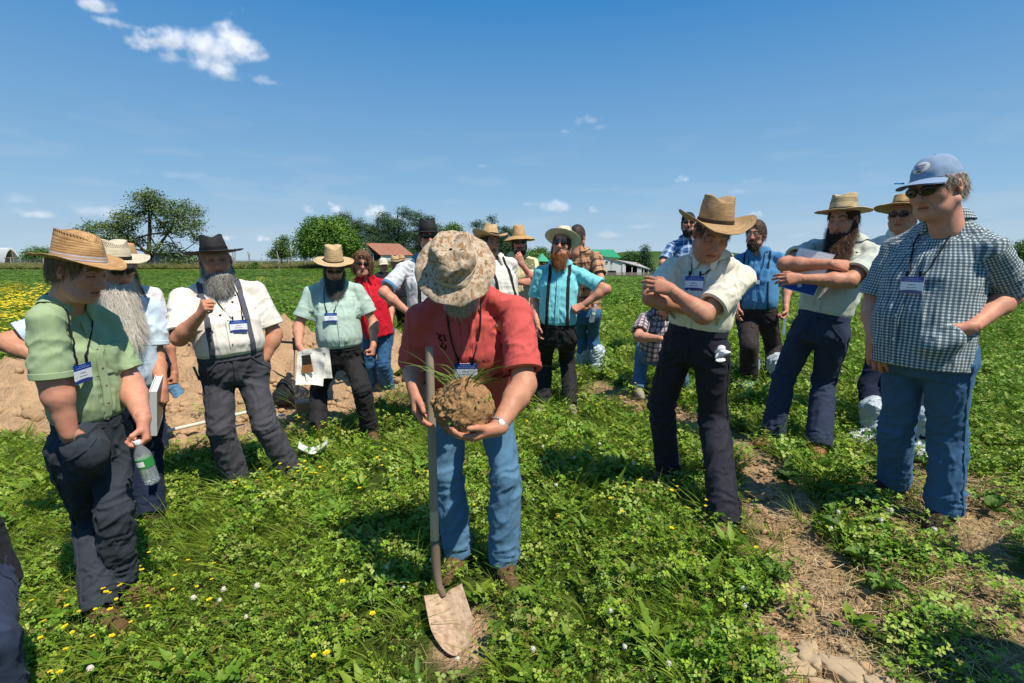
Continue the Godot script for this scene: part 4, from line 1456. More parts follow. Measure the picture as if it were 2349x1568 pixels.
# where the joints of each body are, in metres
func joints() -> Dictionary:
	return {
		"youth": {"yaw": 76, "face": [89, 20, 0], "badge": Vector3(-1.703, 1.082, -2.030), "pel": Vector3(-1.954, 0.785, -2.220), "neck": Vector3(-1.933, 1.382, -2.170), "head": Vector3(-1.816, 1.510, -2.120), "shR": Vector3(-1.873, 1.315, -2.000), "shL": Vector3(-1.906, 1.264, -2.330), "elR": Vector3(-1.866, 1.081, -1.990), "elL": Vector3(-1.816, 0.966, -2.325), "wrR": Vector3(-1.854, 0.837, -2.010), "wrL": Vector3(-1.651, 0.853, -2.159), "hipR": Vector3(-1.979, 0.719, -2.133), "hipL": Vector3(-1.933, 0.733, -2.317), "knR": Vector3(-2.063, 0.321, -2.281), "knL": Vector3(-1.848, 0.400, -2.175), "anR": Vector3(-1.911, -0.015, -2.101), "anL": Vector3(-1.923, -0.016, -2.245)},
		"whitebeard": {"yaw": 50, "face": [63, 12, 0], "badge": Vector3(-2.199, 0.995, -2.860), "pel": Vector3(-2.416, 0.727, -3.050), "neck": Vector3(-2.402, 1.349, -3.000), "head": Vector3(-2.325, 1.505, -2.960), "shR": Vector3(-2.532, 1.236, -2.855), "shL": Vector3(-2.276, 1.254, -3.162), "elR": Vector3(-2.718, 1.124, -2.646), "elL": Vector3(-2.254, 0.945, -3.118), "wrR": Vector3(-2.489, 1.002, -2.662), "wrL": Vector3(-2.119, 0.794, -2.955), "hipR": Vector3(-2.479, 0.663, -2.982), "hipL": Vector3(-2.357, 0.672, -3.128), "knR": Vector3(-2.581, 0.289, -3.178), "knL": Vector3(-2.469, 0.279, -3.242), "anR": Vector3(-2.449, -0.045, -2.988), "anL": Vector3(-2.298, -0.036, -2.972)},
		"brownbeard": {"yaw": 62, "face": [75, 10, 0], "pel": Vector3(-3.143, 0.712, -4.200), "neck": Vector3(-3.232, 1.353, -4.200), "head": Vector3(-3.182, 1.539, -4.150), "shR": Vector3(-3.310, 1.236, -4.023), "shL": Vector3(-3.125, 1.262, -4.377), "elR": Vector3(-3.286, 0.925, -3.995), "elL": Vector3(-3.043, 0.896, -4.374), "wrR": Vector3(-3.214, 0.673, -3.998), "wrL": Vector3(-2.988, 0.577, -4.337), "hipR": Vector3(-3.179, 0.647, -4.116), "hipL": Vector3(-3.090, 0.659, -4.284), "knR": Vector3(-2.978, 0.311, -3.860), "knL": Vector3(-3.223, 0.157, -4.340), "anR": Vector3(-3.116, -0.053, -4.040), "anL": Vector3(-2.998, -0.053, -4.040)},
		"suspenders": {"yaw": 35, "face": [36, 3, 5], "badge": Vector3(-1.853, 1.120, -3.360), "pel": Vector3(-1.993, 0.845, -3.500), "neck": Vector3(-2.045, 1.425, -3.500), "head": Vector3(-2.015, 1.556, -3.450), "shR": Vector3(-2.219, 1.304, -3.372), "shL": Vector3(-1.851, 1.336, -3.628), "elR": Vector3(-2.156, 1.059, -3.210), "elL": Vector3(-1.739, 1.020, -3.636), "wrR": Vector3(-1.961, 1.219, -3.144), "wrL": Vector3(-1.777, 0.861, -3.550), "hipR": Vector3(-2.065, 0.779, -3.446), "hipL": Vector3(-1.910, 0.793, -3.554), "knR": Vector3(-2.028, 0.393, -3.358), "knL": Vector3(-1.768, 0.394, -3.450), "anR": Vector3(-2.029, -0.022, -3.478), "anL": Vector3(-1.697, -0.003, -3.600)},
		"teal": {"yaw": 23, "face": [22, 28, 0], "badge": Vector3(-1.627, 1.061, -4.460), "pel": Vector3(-1.599, 0.715, -4.600), "neck": Vector3(-1.627, 1.381, -4.600), "head": Vector3(-1.581, 1.500, -4.500), "shR": Vector3(-1.811, 1.269, -4.519), "shL": Vector3(-1.434, 1.284, -4.681), "elR": Vector3(-1.908, 0.974, -4.439), "elL": Vector3(-1.301, 0.971, -4.679), "wrR": Vector3(-1.826, 0.830, -4.238), "wrL": Vector3(-1.257, 0.800, -4.489), "hipR": Vector3(-1.684, 0.652, -4.563), "hipL": Vector3(-1.510, 0.659, -4.637), "knR": Vector3(-1.885, 0.315, -4.740), "knL": Vector3(-1.330, 0.433, -4.317), "anR": Vector3(-1.805, -0.009, -4.490), "anL": Vector3(-1.317, 0.018, -4.437)},
		"woman": {"yaw": 25, "face": [19, 2, -3], "pel": Vector3(-1.565, 0.793, -5.750), "neck": Vector3(-1.675, 1.364, -5.750), "head": Vector3(-1.677, 1.516, -5.680), "shR": Vector3(-1.810, 1.231, -5.674), "shL": Vector3(-1.500, 1.290, -5.826), "elR": Vector3(-1.766, 1.084, -5.416), "elL": Vector3(-1.443, 1.023, -5.949), "wrR": Vector3(-1.701, 0.891, -5.255), "wrL": Vector3(-1.411, 0.825, -5.784), "hipR": Vector3(-1.638, 0.718, -5.709), "hipL": Vector3(-1.470, 0.751, -5.791), "knR": Vector3(-1.689, 0.355, -5.779), "knL": Vector3(-1.500, 0.367, -5.722), "anR": Vector3(-1.728, -0.005, -6.009), "anL": Vector3(-1.511, 0.008, -5.962)},
		"capman": {"yaw": 29, "face": [29, 0, 0], "pel": Vector3(-2.417, 0.767, -9.600), "neck": Vector3(-2.436, 1.346, -9.600), "head": Vector3(-2.439, 1.468, -9.600), "shR": Vector3(-2.607, 1.235, -9.503), "shL": Vector3(-2.258, 1.246, -9.697), "elR": Vector3(-2.547, 0.990, -9.340), "elL": Vector3(-2.340, 0.965, -9.762), "wrR": Vector3(-2.460, 0.844, -9.144), "wrL": Vector3(-2.339, 0.718, -9.681), "hipR": Vector3(-2.499, 0.704, -9.554), "hipL": Vector3(-2.333, 0.709, -9.646), "knR": Vector3(-2.440, 0.323, -9.454), "knL": Vector3(-2.332, 0.328, -9.417), "anR": Vector3(-2.508, -0.048, -9.664), "anL": Vector3(-2.397, -0.042, -9.627)},
		"farhat": {"yaw": 17, "face": [17, 5, 0], "pel": Vector3(-2.195, 0.777, -10.000), "neck": Vector3(-2.295, 1.380, -10.000), "head": Vector3(-2.307, 1.508, -10.000), "shR": Vector3(-2.465, 1.245, -9.940), "shL": Vector3(-2.089, 1.307, -10.060), "elR": Vector3(-2.410, 1.052, -9.717), "elL": Vector3(-2.084, 0.992, -10.044), "wrR": Vector3(-2.226, 1.020, -9.536), "wrL": Vector3(-2.088, 0.732, -10.022), "hipR": Vector3(-2.274, 0.704, -9.971), "hipL": Vector3(-2.096, 0.733, -10.029), "knR": Vector3(-2.271, 0.343, -10.197), "knL": Vector3(-2.163, 0.343, -10.196), "anR": Vector3(-2.297, -0.036, -10.257), "anL": Vector3(-2.180, -0.030, -10.216)},
		"farhattwo": {"yaw": 17, "face": [22, 5, 0], "pel": Vector3(-2.247, 0.763, -10.800), "neck": Vector3(-2.347, 1.403, -10.800), "head": Vector3(-2.361, 1.532, -10.800), "shR": Vector3(-2.520, 1.270, -10.742), "shL": Vector3(-2.141, 1.329, -10.858), "elR": Vector3(-2.458, 1.055, -10.542), "elL": Vector3(-2.108, 0.994, -10.848), "wrR": Vector3(-2.338, 0.883, -10.388), "wrL": Vector3(-2.112, 0.714, -10.825), "hipR": Vector3(-2.327, 0.689, -10.772), "hipL": Vector3(-2.148, 0.717, -10.828), "knR": Vector3(-2.280, 0.328, -10.890), "knL": Vector3(-2.164, 0.334, -10.835), "anR": Vector3(-2.335, -0.038, -11.100), "anL": Vector3(-2.219, -0.032, -11.055)},
		"blackfedora": {"yaw": 19, "face": [17, 0, 3], "pel": Vector3(-0.766, 0.892, -4.600), "neck": Vector3(-0.783, 1.589, -4.600), "head": Vector3(-0.743, 1.757, -4.550), "shR": Vector3(-0.974, 1.479, -4.532), "shL": Vector3(-0.587, 1.489, -4.668), "elR": Vector3(-1.112, 1.282, -4.353), "elL": Vector3(-0.464, 1.190, -4.658), "wrR": Vector3(-0.889, 1.090, -4.378), "wrL": Vector3(-0.570, 1.004, -4.511), "hipR": Vector3(-0.854, 0.830, -4.568), "hipL": Vector3(-0.675, 0.834, -4.632), "knR": Vector3(-0.849, 0.457, -4.782), "knL": Vector3(-0.664, 0.447, -4.827), "anR": Vector3(-0.845, 0.044, -4.692), "anL": Vector3(-0.650, 0.055, -4.657)},
		"centre": {"yaw": 2, "face": [15, 55, 14], "badge": Vector3(-0.200, 1.030, -2.060), "pel": Vector3(-0.208, 0.979, -2.420), "neck": Vector3(-0.210, 1.449, -2.200), "head": Vector3(-0.228, 1.504, -2.060), "shR": Vector3(-0.408, 1.301, -2.220), "shL": Vector3(0.022, 1.330, -2.200), "elR": Vector3(-0.467, 1.043, -2.361), "elL": Vector3(0.050, 1.039, -2.040), "wrR": Vector3(-0.423, 1.005, -2.108), "wrL": Vector3(-0.058, 0.918, -1.840), "hipR": Vector3(-0.303, 0.923, -2.443), "hipL": Vector3(-0.113, 0.927, -2.448), "knR": Vector3(-0.327, 0.501, -2.383), "knL": Vector3(-0.031, 0.519, -2.292), "anR": Vector3(-0.281, 0.075, -2.393), "anL": Vector3(-0.042, 0.088, -2.302)},
		"fedora": {"yaw": 31, "face": [31, 6, 0], "pel": Vector3(-0.063, 0.945, -5.000), "neck": Vector3(-0.191, 1.592, -5.000), "head": Vector3(-0.213, 1.734, -4.950), "shR": Vector3(-0.338, 1.456, -4.896), "shL": Vector3(-0.003, 1.522, -5.104), "elR": Vector3(-0.330, 1.181, -4.778), "elL": Vector3(-0.020, 1.246, -5.220), "wrR": Vector3(-0.260, 0.992, -4.613), "wrL": Vector3(0.024, 1.023, -5.094), "hipR": Vector3(-0.132, 0.870, -4.951), "hipL": Vector3(0.028, 0.902, -5.049), "knR": Vector3(-0.112, 0.489, -5.157), "knL": Vector3(0.025, 0.496, -5.121), "anR": Vector3(-0.117, 0.091, -5.317), "anL": Vector3(0.026, 0.101, -5.281)},
		"chin": {"yaw": 4, "face": [5, 8, 3], "pel": Vector3(0.078, 1.011, -5.800), "neck": Vector3(0.052, 1.624, -5.800), "head": Vector3(0.081, 1.768, -5.750), "shR": Vector3(-0.128, 1.511, -5.786), "shL": Vector3(0.241, 1.527, -5.814), "elR": Vector3(-0.118, 1.288, -5.586), "elL": Vector3(0.248, 1.336, -5.582), "wrR": Vector3(0.101, 1.327, -5.453), "wrL": Vector3(0.101, 1.522, -5.477), "hipR": Vector3(-0.014, 0.947, -5.793), "hipL": Vector3(0.176, 0.955, -5.807), "knR": Vector3(0.029, 0.562, -5.976), "knL": Vector3(0.177, 0.561, -5.981), "anR": Vector3(0.029, 0.108, -5.886), "anL": Vector3(0.174, 0.122, -5.831)},
		"turquoise": {"yaw": -10, "face": [-13, -6, -7], "pel": Vector3(0.445, 0.886, -4.850), "neck": Vector3(0.465, 1.538, -4.850), "head": Vector3(0.465, 1.704, -4.800), "shR": Vector3(0.274, 1.438, -4.884), "shL": Vector3(0.648, 1.427, -4.816), "elR": Vector3(0.222, 1.154, -4.963), "elL": Vector3(0.871, 1.295, -4.665), "wrR": Vector3(0.240, 0.972, -4.778), "wrL": Vector3(0.658, 1.140, -4.681), "hipR": Vector3(0.349, 0.829, -4.867), "hipL": Vector3(0.536, 0.823, -4.833), "knR": Vector3(0.340, 0.517, -5.155), "knL": Vector3(0.573, 0.544, -5.159), "anR": Vector3(0.318, 0.122, -4.955), "anL": Vector3(0.594, 0.144, -4.879)},
		"brownshirt": {"yaw": 147, "face": [142, 0, 0], "pel": Vector3(0.907, 0.972, -6.100), "neck": Vector3(0.822, 1.679, -6.100), "head": Vector3(0.787, 1.843, -6.100), "shR": Vector3(1.000, 1.594, -5.989), "shL": Vector3(0.669, 1.555, -6.211), "elR": Vector3(1.021, 1.352, -5.814), "elL": Vector3(0.650, 1.346, -5.997), "wrR": Vector3(0.897, 1.101, -5.814), "wrL": Vector3(0.703, 1.089, -5.971), "hipR": Vector3(0.992, 0.922, -6.047), "hipL": Vector3(0.835, 0.904, -6.153), "knR": Vector3(1.035, 0.613, -6.348), "knL": Vector3(0.909, 0.599, -6.446), "anR": Vector3(1.099, 0.246, -6.338), "anL": Vector3(0.943, 0.229, -6.506)},
		"kneeler": {"yaw": 14, "face": [4, 30, 0], "pel": Vector3(1.502, 0.652, -5.150), "neck": Vector3(1.512, 1.081, -5.050), "head": Vector3(1.515, 1.163, -4.900), "shR": Vector3(1.325, 0.972, -5.030), "shL": Vector3(1.694, 0.985, -5.118), "elR": Vector3(1.219, 0.831, -4.788), "elL": Vector3(1.726, 0.745, -5.296), "wrR": Vector3(1.387, 0.840, -4.590), "wrL": Vector3(1.629, 0.714, -5.056), "hipR": Vector3(1.409, 0.591, -5.142), "hipL": Vector3(1.593, 0.597, -5.185), "knR": Vector3(1.469, 0.606, -5.561), "knL": Vector3(1.641, 0.457, -4.784), "anR": Vector3(1.348, 0.221, -5.191), "anL": Vector3(1.791, 0.260, -5.134)},
		"whitecrossed": {"yaw": -43, "face": [-5, 32, -6], "badge": Vector3(0.956, 1.433, -2.740), "pel": Vector3(1.085, 1.109, -2.900), "neck": Vector3(1.141, 1.591, -2.880), "head": Vector3(1.093, 1.696, -2.800), "shR": Vector3(0.949, 1.510, -2.983), "shL": Vector3(1.241, 1.465, -2.712), "elR": Vector3(0.777, 1.353, -2.800), "elL": Vector3(0.998, 1.272, -2.600), "wrR": Vector3(0.988, 1.281, -2.740), "wrL": Vector3(0.851, 1.399, -2.680), "hipR": Vector3(1.009, 1.060, -2.967), "hipL": Vector3(1.148, 1.039, -2.838), "knR": Vector3(0.957, 0.640, -3.108), "knL": Vector3(1.218, 0.625, -2.925), "anR": Vector3(1.059, 0.165, -3.218), "anL": Vector3(1.176, 0.172, -2.595)},
		"blueplaid": {"yaw": -10, "face": [-15, 0, 0], "pel": Vector3(2.391, 1.032, -6.700), "neck": Vector3(2.304, 1.866, -6.700), "head": Vector3(2.283, 2.035, -6.650), "shR": Vector3(2.109, 1.740, -6.735), "shL": Vector3(2.521, 1.783, -6.665), "elR": Vector3(1.958, 1.522, -6.595), "elL": Vector3(2.621, 1.521, -6.772), "wrR": Vector3(2.012, 1.204, -6.559), "wrL": Vector3(2.610, 1.197, -6.757), "hipR": Vector3(2.304, 0.963, -6.716), "hipL": Vector3(2.490, 0.982, -6.684), "knR": Vector3(2.199, 0.644, -6.330), "knL": Vector3(2.349, 0.651, -6.285), "anR": Vector3(2.096, 0.346, -5.980), "anL": Vector3(2.238, 0.355, -5.935)},
		"blueshirt": {"yaw": -36, "face": [-44, 8, 0], "badge": Vector3(2.481, 1.347, -5.160), "pel": Vector3(2.602, 1.002, -5.300), "neck": Vector3(2.564, 1.666, -5.300), "head": Vector3(2.501, 1.828, -5.250), "shR": Vector3(2.405, 1.552, -5.421), "shL": Vector3(2.736, 1.571, -5.179), "elR": Vector3(2.308, 1.326, -5.250), "elL": Vector3(2.855, 1.300, -5.226), "wrR": Vector3(2.290, 1.111, -5.104), "wrL": Vector3(2.789, 1.085, -5.095), "hipR": Vector3(2.529, 0.938, -5.356), "hipL": Vector3(2.682, 0.946, -5.244), "knR": Vector3(2.415, 0.696, -5.028), "knL": Vector3(2.881, 0.625, -5.448), "anR": Vector3(2.541, 0.324, -5.238), "anL": Vector3(2.789, 0.336, -5.188)},
		"longbeard": {"yaw": -52, "face": [-54, 12, 2], "pel": Vector3(2.246, 1.108, -3.600), "neck": Vector3(2.379, 1.717, -3.600), "head": Vector3(2.266, 1.830, -3.520), "shR": Vector3(2.212, 1.641, -3.744), "shL": Vector3(2.455, 1.587, -3.419), "elR": Vector3(1.919, 1.529, -3.570), "elL": Vector3(2.216, 1.423, -3.320), "wrR": Vector3(2.136, 1.530, -3.370), "wrL": Vector3(1.942, 1.434, -3.390), "hipR": Vector3(2.176, 1.062, -3.675), "hipL": Vector3(2.289, 1.037, -3.525), "knR": Vector3(2.098, 0.651, -3.781), "knL": Vector3(2.360, 0.654, -3.698), "anR": Vector3(2.032, 0.237, -3.731), "anL": Vector3(2.218, 0.248, -3.458)},
		"yellowhat": {"yaw": -58, "face": [-53, 8, 0], "pel": Vector3(3.113, 0.960, -4.000), "neck": Vector3(3.064, 1.785, -4.000), "head": Vector3(3.000, 1.906, -3.950), "shR": Vector3(2.964, 1.674, -4.169), "shL": Vector3(3.176, 1.687, -3.831), "elR": Vector3(2.853, 1.430, -4.035), "elL": Vector3(3.286, 1.417, -3.902), "wrR": Vector3(2.758, 1.251, -3.872), "wrL": Vector3(3.169, 1.226, -3.770), "hipR": Vector3(3.066, 0.897, -4.081), "hipL": Vector3(3.167, 0.903, -3.919), "knR": Vector3(2.909, 0.552, -3.969), "knL": Vector3(3.009, 0.619, -3.637), "anR": Vector3(2.751, 0.286, -3.669), "anL": Vector3(2.913, 0.296, -3.407)},
		"gingham": {"yaw": -73, "face": [-74, 14, 4], "badge": Vector3(1.842, 1.443, -2.400), "pel": Vector3(2.119, 1.122, -2.520), "neck": Vector3(2.158, 1.769, -2.540), "head": Vector3(2.019, 1.890, -2.470), "shR": Vector3(2.071, 1.615, -2.740), "shL": Vector3(2.188, 1.601, -2.330), "elR": Vector3(1.996, 1.312, -2.768), "elL": Vector3(2.389, 1.398, -2.400), "wrR": Vector3(1.901, 1.136, -2.602), "wrL": Vector3(2.110, 1.249, -2.285), "hipR": Vector3(2.088, 1.061, -2.609), "hipL": Vector3(2.143, 1.063, -2.427), "knR": Vector3(2.158, 0.633, -2.698), "knL": Vector3(2.266, 0.661, -2.498), "anR": Vector3(2.292, 0.251, -2.838), "anL": Vector3(2.308, 0.252, -2.498)},
		"edge": {"yaw": 111, "face": [111, 0, 0], "pel": Vector3(-1.789, 0.554, -1.450), "neck": Vector3(-1.870, 0.919, -1.450), "head": Vector3(-1.818, 1.074, -1.400), "shR": Vector3(-1.779, 0.832, -1.263), "shL": Vector3(-1.916, 0.801, -1.637), "elR": Vector3(-1.538, 0.889, -1.093), "elL": Vector3(-2.038, 0.531, -1.685), "wrR": Vector3(-1.314, 0.867, -0.965), "wrL": Vector3(-1.822, 0.486, -1.549), "hipR": Vector3(-1.743, 0.503, -1.361), "hipL": Vector3(-1.808, 0.488, -1.539), "knR": Vector3(-1.878, 0.176, -1.581), "knL": Vector3(-1.490, 0.484, -1.259), "anR": Vector3(-1.544, 0.005, -1.271), "anL": Vector3(-1.572, 0.004, -1.339)},
		"sitter": {"yaw": 87, "face": [87, 0, 0], "pel": Vector3(-4.127, 0.142, -5.500), "neck": Vector3(-4.179, 0.558, -5.550), "head": Vector3(-4.112, 0.729, -5.500), "shR": Vector3(-4.180, 0.476, -5.339), "shL": Vector3(-4.152, 0.432, -5.736), "elR": Vector3(-4.035, 0.334, -5.118), "elL": Vector3(-4.321, 0.213, -5.852), "wrR": Vector3(-3.829, 0.223, -5.006), "wrL": Vector3(-4.204, 0.039, -5.697), "hipR": Vector3(-4.126, 0.094, -5.399), "hipL": Vector3(-4.113, 0.073, -5.587), "knR": Vector3(-4.126, 0.176, -5.829), "knL": Vector3(-4.310, 0.141, -5.975), "anR": Vector3(-3.862, -0.053, -5.689), "anL": Vector3(-4.004, -0.053, -5.765)},
	}

# ---------------------------------------------------------------- materials
var M := {}

func noise_tex(s: int, f: float, oct := 4, size := 256, kind := FastNoiseLite.TYPE_SIMPLEX_SMOOTH, ridged := false) -> NoiseTexture2D:
	var t := NoiseTexture2D.new()
	var z := noise(s, f, oct, kind)
	if ridged: z.fractal_type = FastNoiseLite.FRACTAL_RIDGED
	t.noise = z; t.width = size; t.height = size; t.seamless = true
	return t

func plain_mat(c: Color, rough := 0.85, spec := 0.3) -> StandardMaterial3D:
	var m := StandardMaterial3D.new()
	m.albedo_color = c.linear_to_srgb()
	m.roughness = rough
	m.metallic_specular = spec
	return m

var weave: Texture2D
var wrinkle: Texture2D

func cloth(c: Color, rough := 0.9, bump := 0.15, scale := 3.2, tall := 0.28) -> StandardMaterial3D:
	var m := plain_mat(c, rough, 0.25)
	m.vertex_color_use_as_albedo = true
	m.heightmap_enabled = true
	m.heightmap_texture = wrinkle
	m.heightmap_scale = bump
	m.uv1_triplanar = true
	m.uv1_scale = Vector3(scale, scale * tall, scale)
	m.rim_enabled = true; m.rim = 0.25; m.rim_tint = 0.6
	return m

func plaid(size: int, period: float, ground: Color, rows: Array) -> StandardMaterial3D:
	# rows: [from, to, colour, opacity] across one repeat, the same along both threads
	var im := Image.create_empty(size, size, false, Image.FORMAT_RGB8)
	var z := noise(3, 0.3, 2)
	for y in size:
		for x in size:
			var c := ground
			for k in 2:
				var t := (x if k == 0 else y) / float(size)
				for r in rows:
					if t >= r[0] and t < r[1]: c = c.lerp(r[2], r[3])
			var v := 0.95 + 0.08 * float((x + y) % 2) + 0.06 * z.get_noise_2d(x, y)
			im.set_pixel(x, y, Color(c.r * v, c.g * v, c.b * v).linear_to_srgb())
	var m := plain_mat(Color.WHITE, 0.9, 0.25)
	m.albedo_texture = ImageTexture.create_from_image(im)
	m.vertex_color_use_as_albedo = true
	m.uv1_scale = Vector3(1.0 / period, 1.0 / period, 1.0)
	m.rim_enabled = true; m.rim = 0.2; m.rim_tint = 0.6
	return m

func straw(s: int, c: Color, dark: Color, row: int, holes := Vector2(2, 2), hole_col := Color(0.05, 0.03, 0.015)) -> StandardMaterial3D:
	# plaited straw: braid rows along the hat, with a band of open work
	var w := 512; var h := 384
	var im := Image.create_empty(w, h, false, Image.FORMAT_RGB8)
	var hm := Image.create_empty(w, h, false, Image.FORMAT_R8)
	var z := noise(s, 0.02, 3)
	var z2 := noise(s + 1, 0.35, 2)
	for y in h:
		var v := (y + 0.5) / h
		for x in w:
			var ry := fposmod(y + 1.6 * z.get_noise_2d(x * 3.0, y), row)
			var f := ry / row
			var ply := fposmod(x + (y / row) * 2.5 + f * 5.0, 6.0) / 6.0
			var k := 0.80 + 0.25 * sin(f * PI) * (0.75 + 0.25 * sin(ply * TAU))
			k += 0.16 * z2.get_noise_2d(x, y * 2.0) + 0.10 * z.get_noise_2d(x, y * 5.0)
			var cc := dark.lerp(c, clampf(0.6 + 0.75 * z.get_noise_2d(x * 0.6 + 99.0, floorf(y / float(row)) * 31.0), 0, 1))
			if f < 0.16: k *= 0.62
			var hh := k
			if v > holes.x and v < holes.y:
				var q := (v - holes.x) / (holes.y - holes.x)
				var g := fposmod(x + q * 22.0 * (1.0 if int(q * 3.0) % 2 == 0 else -1.0), 11.0)
				if g < 4.6 and fposmod(q * 3.0, 1.0) > 0.22:
					cc = hole_col; k = 1.0; hh = 0.1
			im.set_pixel(x, y, Color(clampf(cc.r * k, 0, 1), clampf(cc.g * k, 0, 1), clampf(cc.b * k, 0, 1)).linear_to_srgb())
			hm.set_pixel(x, y, Color(hh * 0.8, 0, 0))
	var m := plain_mat(Color.WHITE, 0.75, 0.35)
	m.albedo_texture = ImageTexture.create_from_image(im)
	m.heightmap_enabled = true
	m.heightmap_texture = ImageTexture.create_from_image(hm)
	m.heightmap_scale = 0.22
	return m

func camo() -> StandardMaterial3D:
	var n := 256
	var im := Image.create_empty(n, n, false, Image.FORMAT_RGB8)
	var za := noise(71, 0.03, 3); var zb := noise(72, 0.045, 3); var zc := noise(73, 0.06, 3)
	for y in n:
		for x in n:
			var px := floorf(x / 3.0) * 3.0; var py := floorf(y / 3.0) * 3.0
			var c := Color(0.46, 0.37, 0.275)
			if za.get_noise_2d(px, py * 0.8) > 0.10: c = Color(0.54, 0.45, 0.35)
			if zb.get_noise_2d(px, py * 0.8) > 0.19: c = Color(0.31, 0.175, 0.085)
			if zc.get_noise_2d(px, py * 0.8) > 0.33: c = Color(0.17, 0.105, 0.06)
			im.set_pixel(x, y, c.linear_to_srgb())
	var m := plain_mat(Color.WHITE, 0.9, 0.2)
	m.albedo_texture = ImageTexture.create_from_image(im)
	m.uv1_triplanar = true
	m.uv1_scale = Vector3(3.3, 3.3, 3.3)
	m.heightmap_enabled = true; m.heightmap_texture = wrinkle; m.heightmap_scale = 0.25
	return m

func badge_mat() -> StandardMaterial3D:
	# a printed card: blue head and foot, pale middle with two lines of writing too small to read
	var w := 104; var h := 80
	var im := Image.create_empty(w, h, false, Image.FORMAT_RGB8)
	im.fill(srgb(225, 232, 240))
	im.fill_rect(Rect2i(0, 0, w, 25), srgb(28, 62, 150))
	var r := rng(8)
	for line in [[8, 30, 78, 3], [15, 14, 92, 3]]:
		var x: int = line[1]
		while x < line[2]:
			var l := r.randi_range(3, 9)
			im.fill_rect(Rect2i(x, line[0], l, line[3]), srgb(150, 175, 225)); x += l + 3
	for line in [[36, 36, 70, 5], [50, 30, 76, 4]]:
		var x: int = line[1]
		while x < line[2]:
			var l := r.randi_range(2, 6)
			im.fill_rect(Rect2i(x, line[0], l, line[3]), srgb(80, 85, 100)); x += l + 2
	for x in w:
		var y := int(68 - 5.0 * sin(PI * x / w))
		im.fill_rect(Rect2i(x, y, 1, h - y), srgb(40, 60, 140) if x % 7 else srgb(90, 70, 80))
	var m := plain_mat(Color.WHITE, 0.25, 0.5)
	m.albedo_texture = ImageTexture.create_from_image(im)
	return m

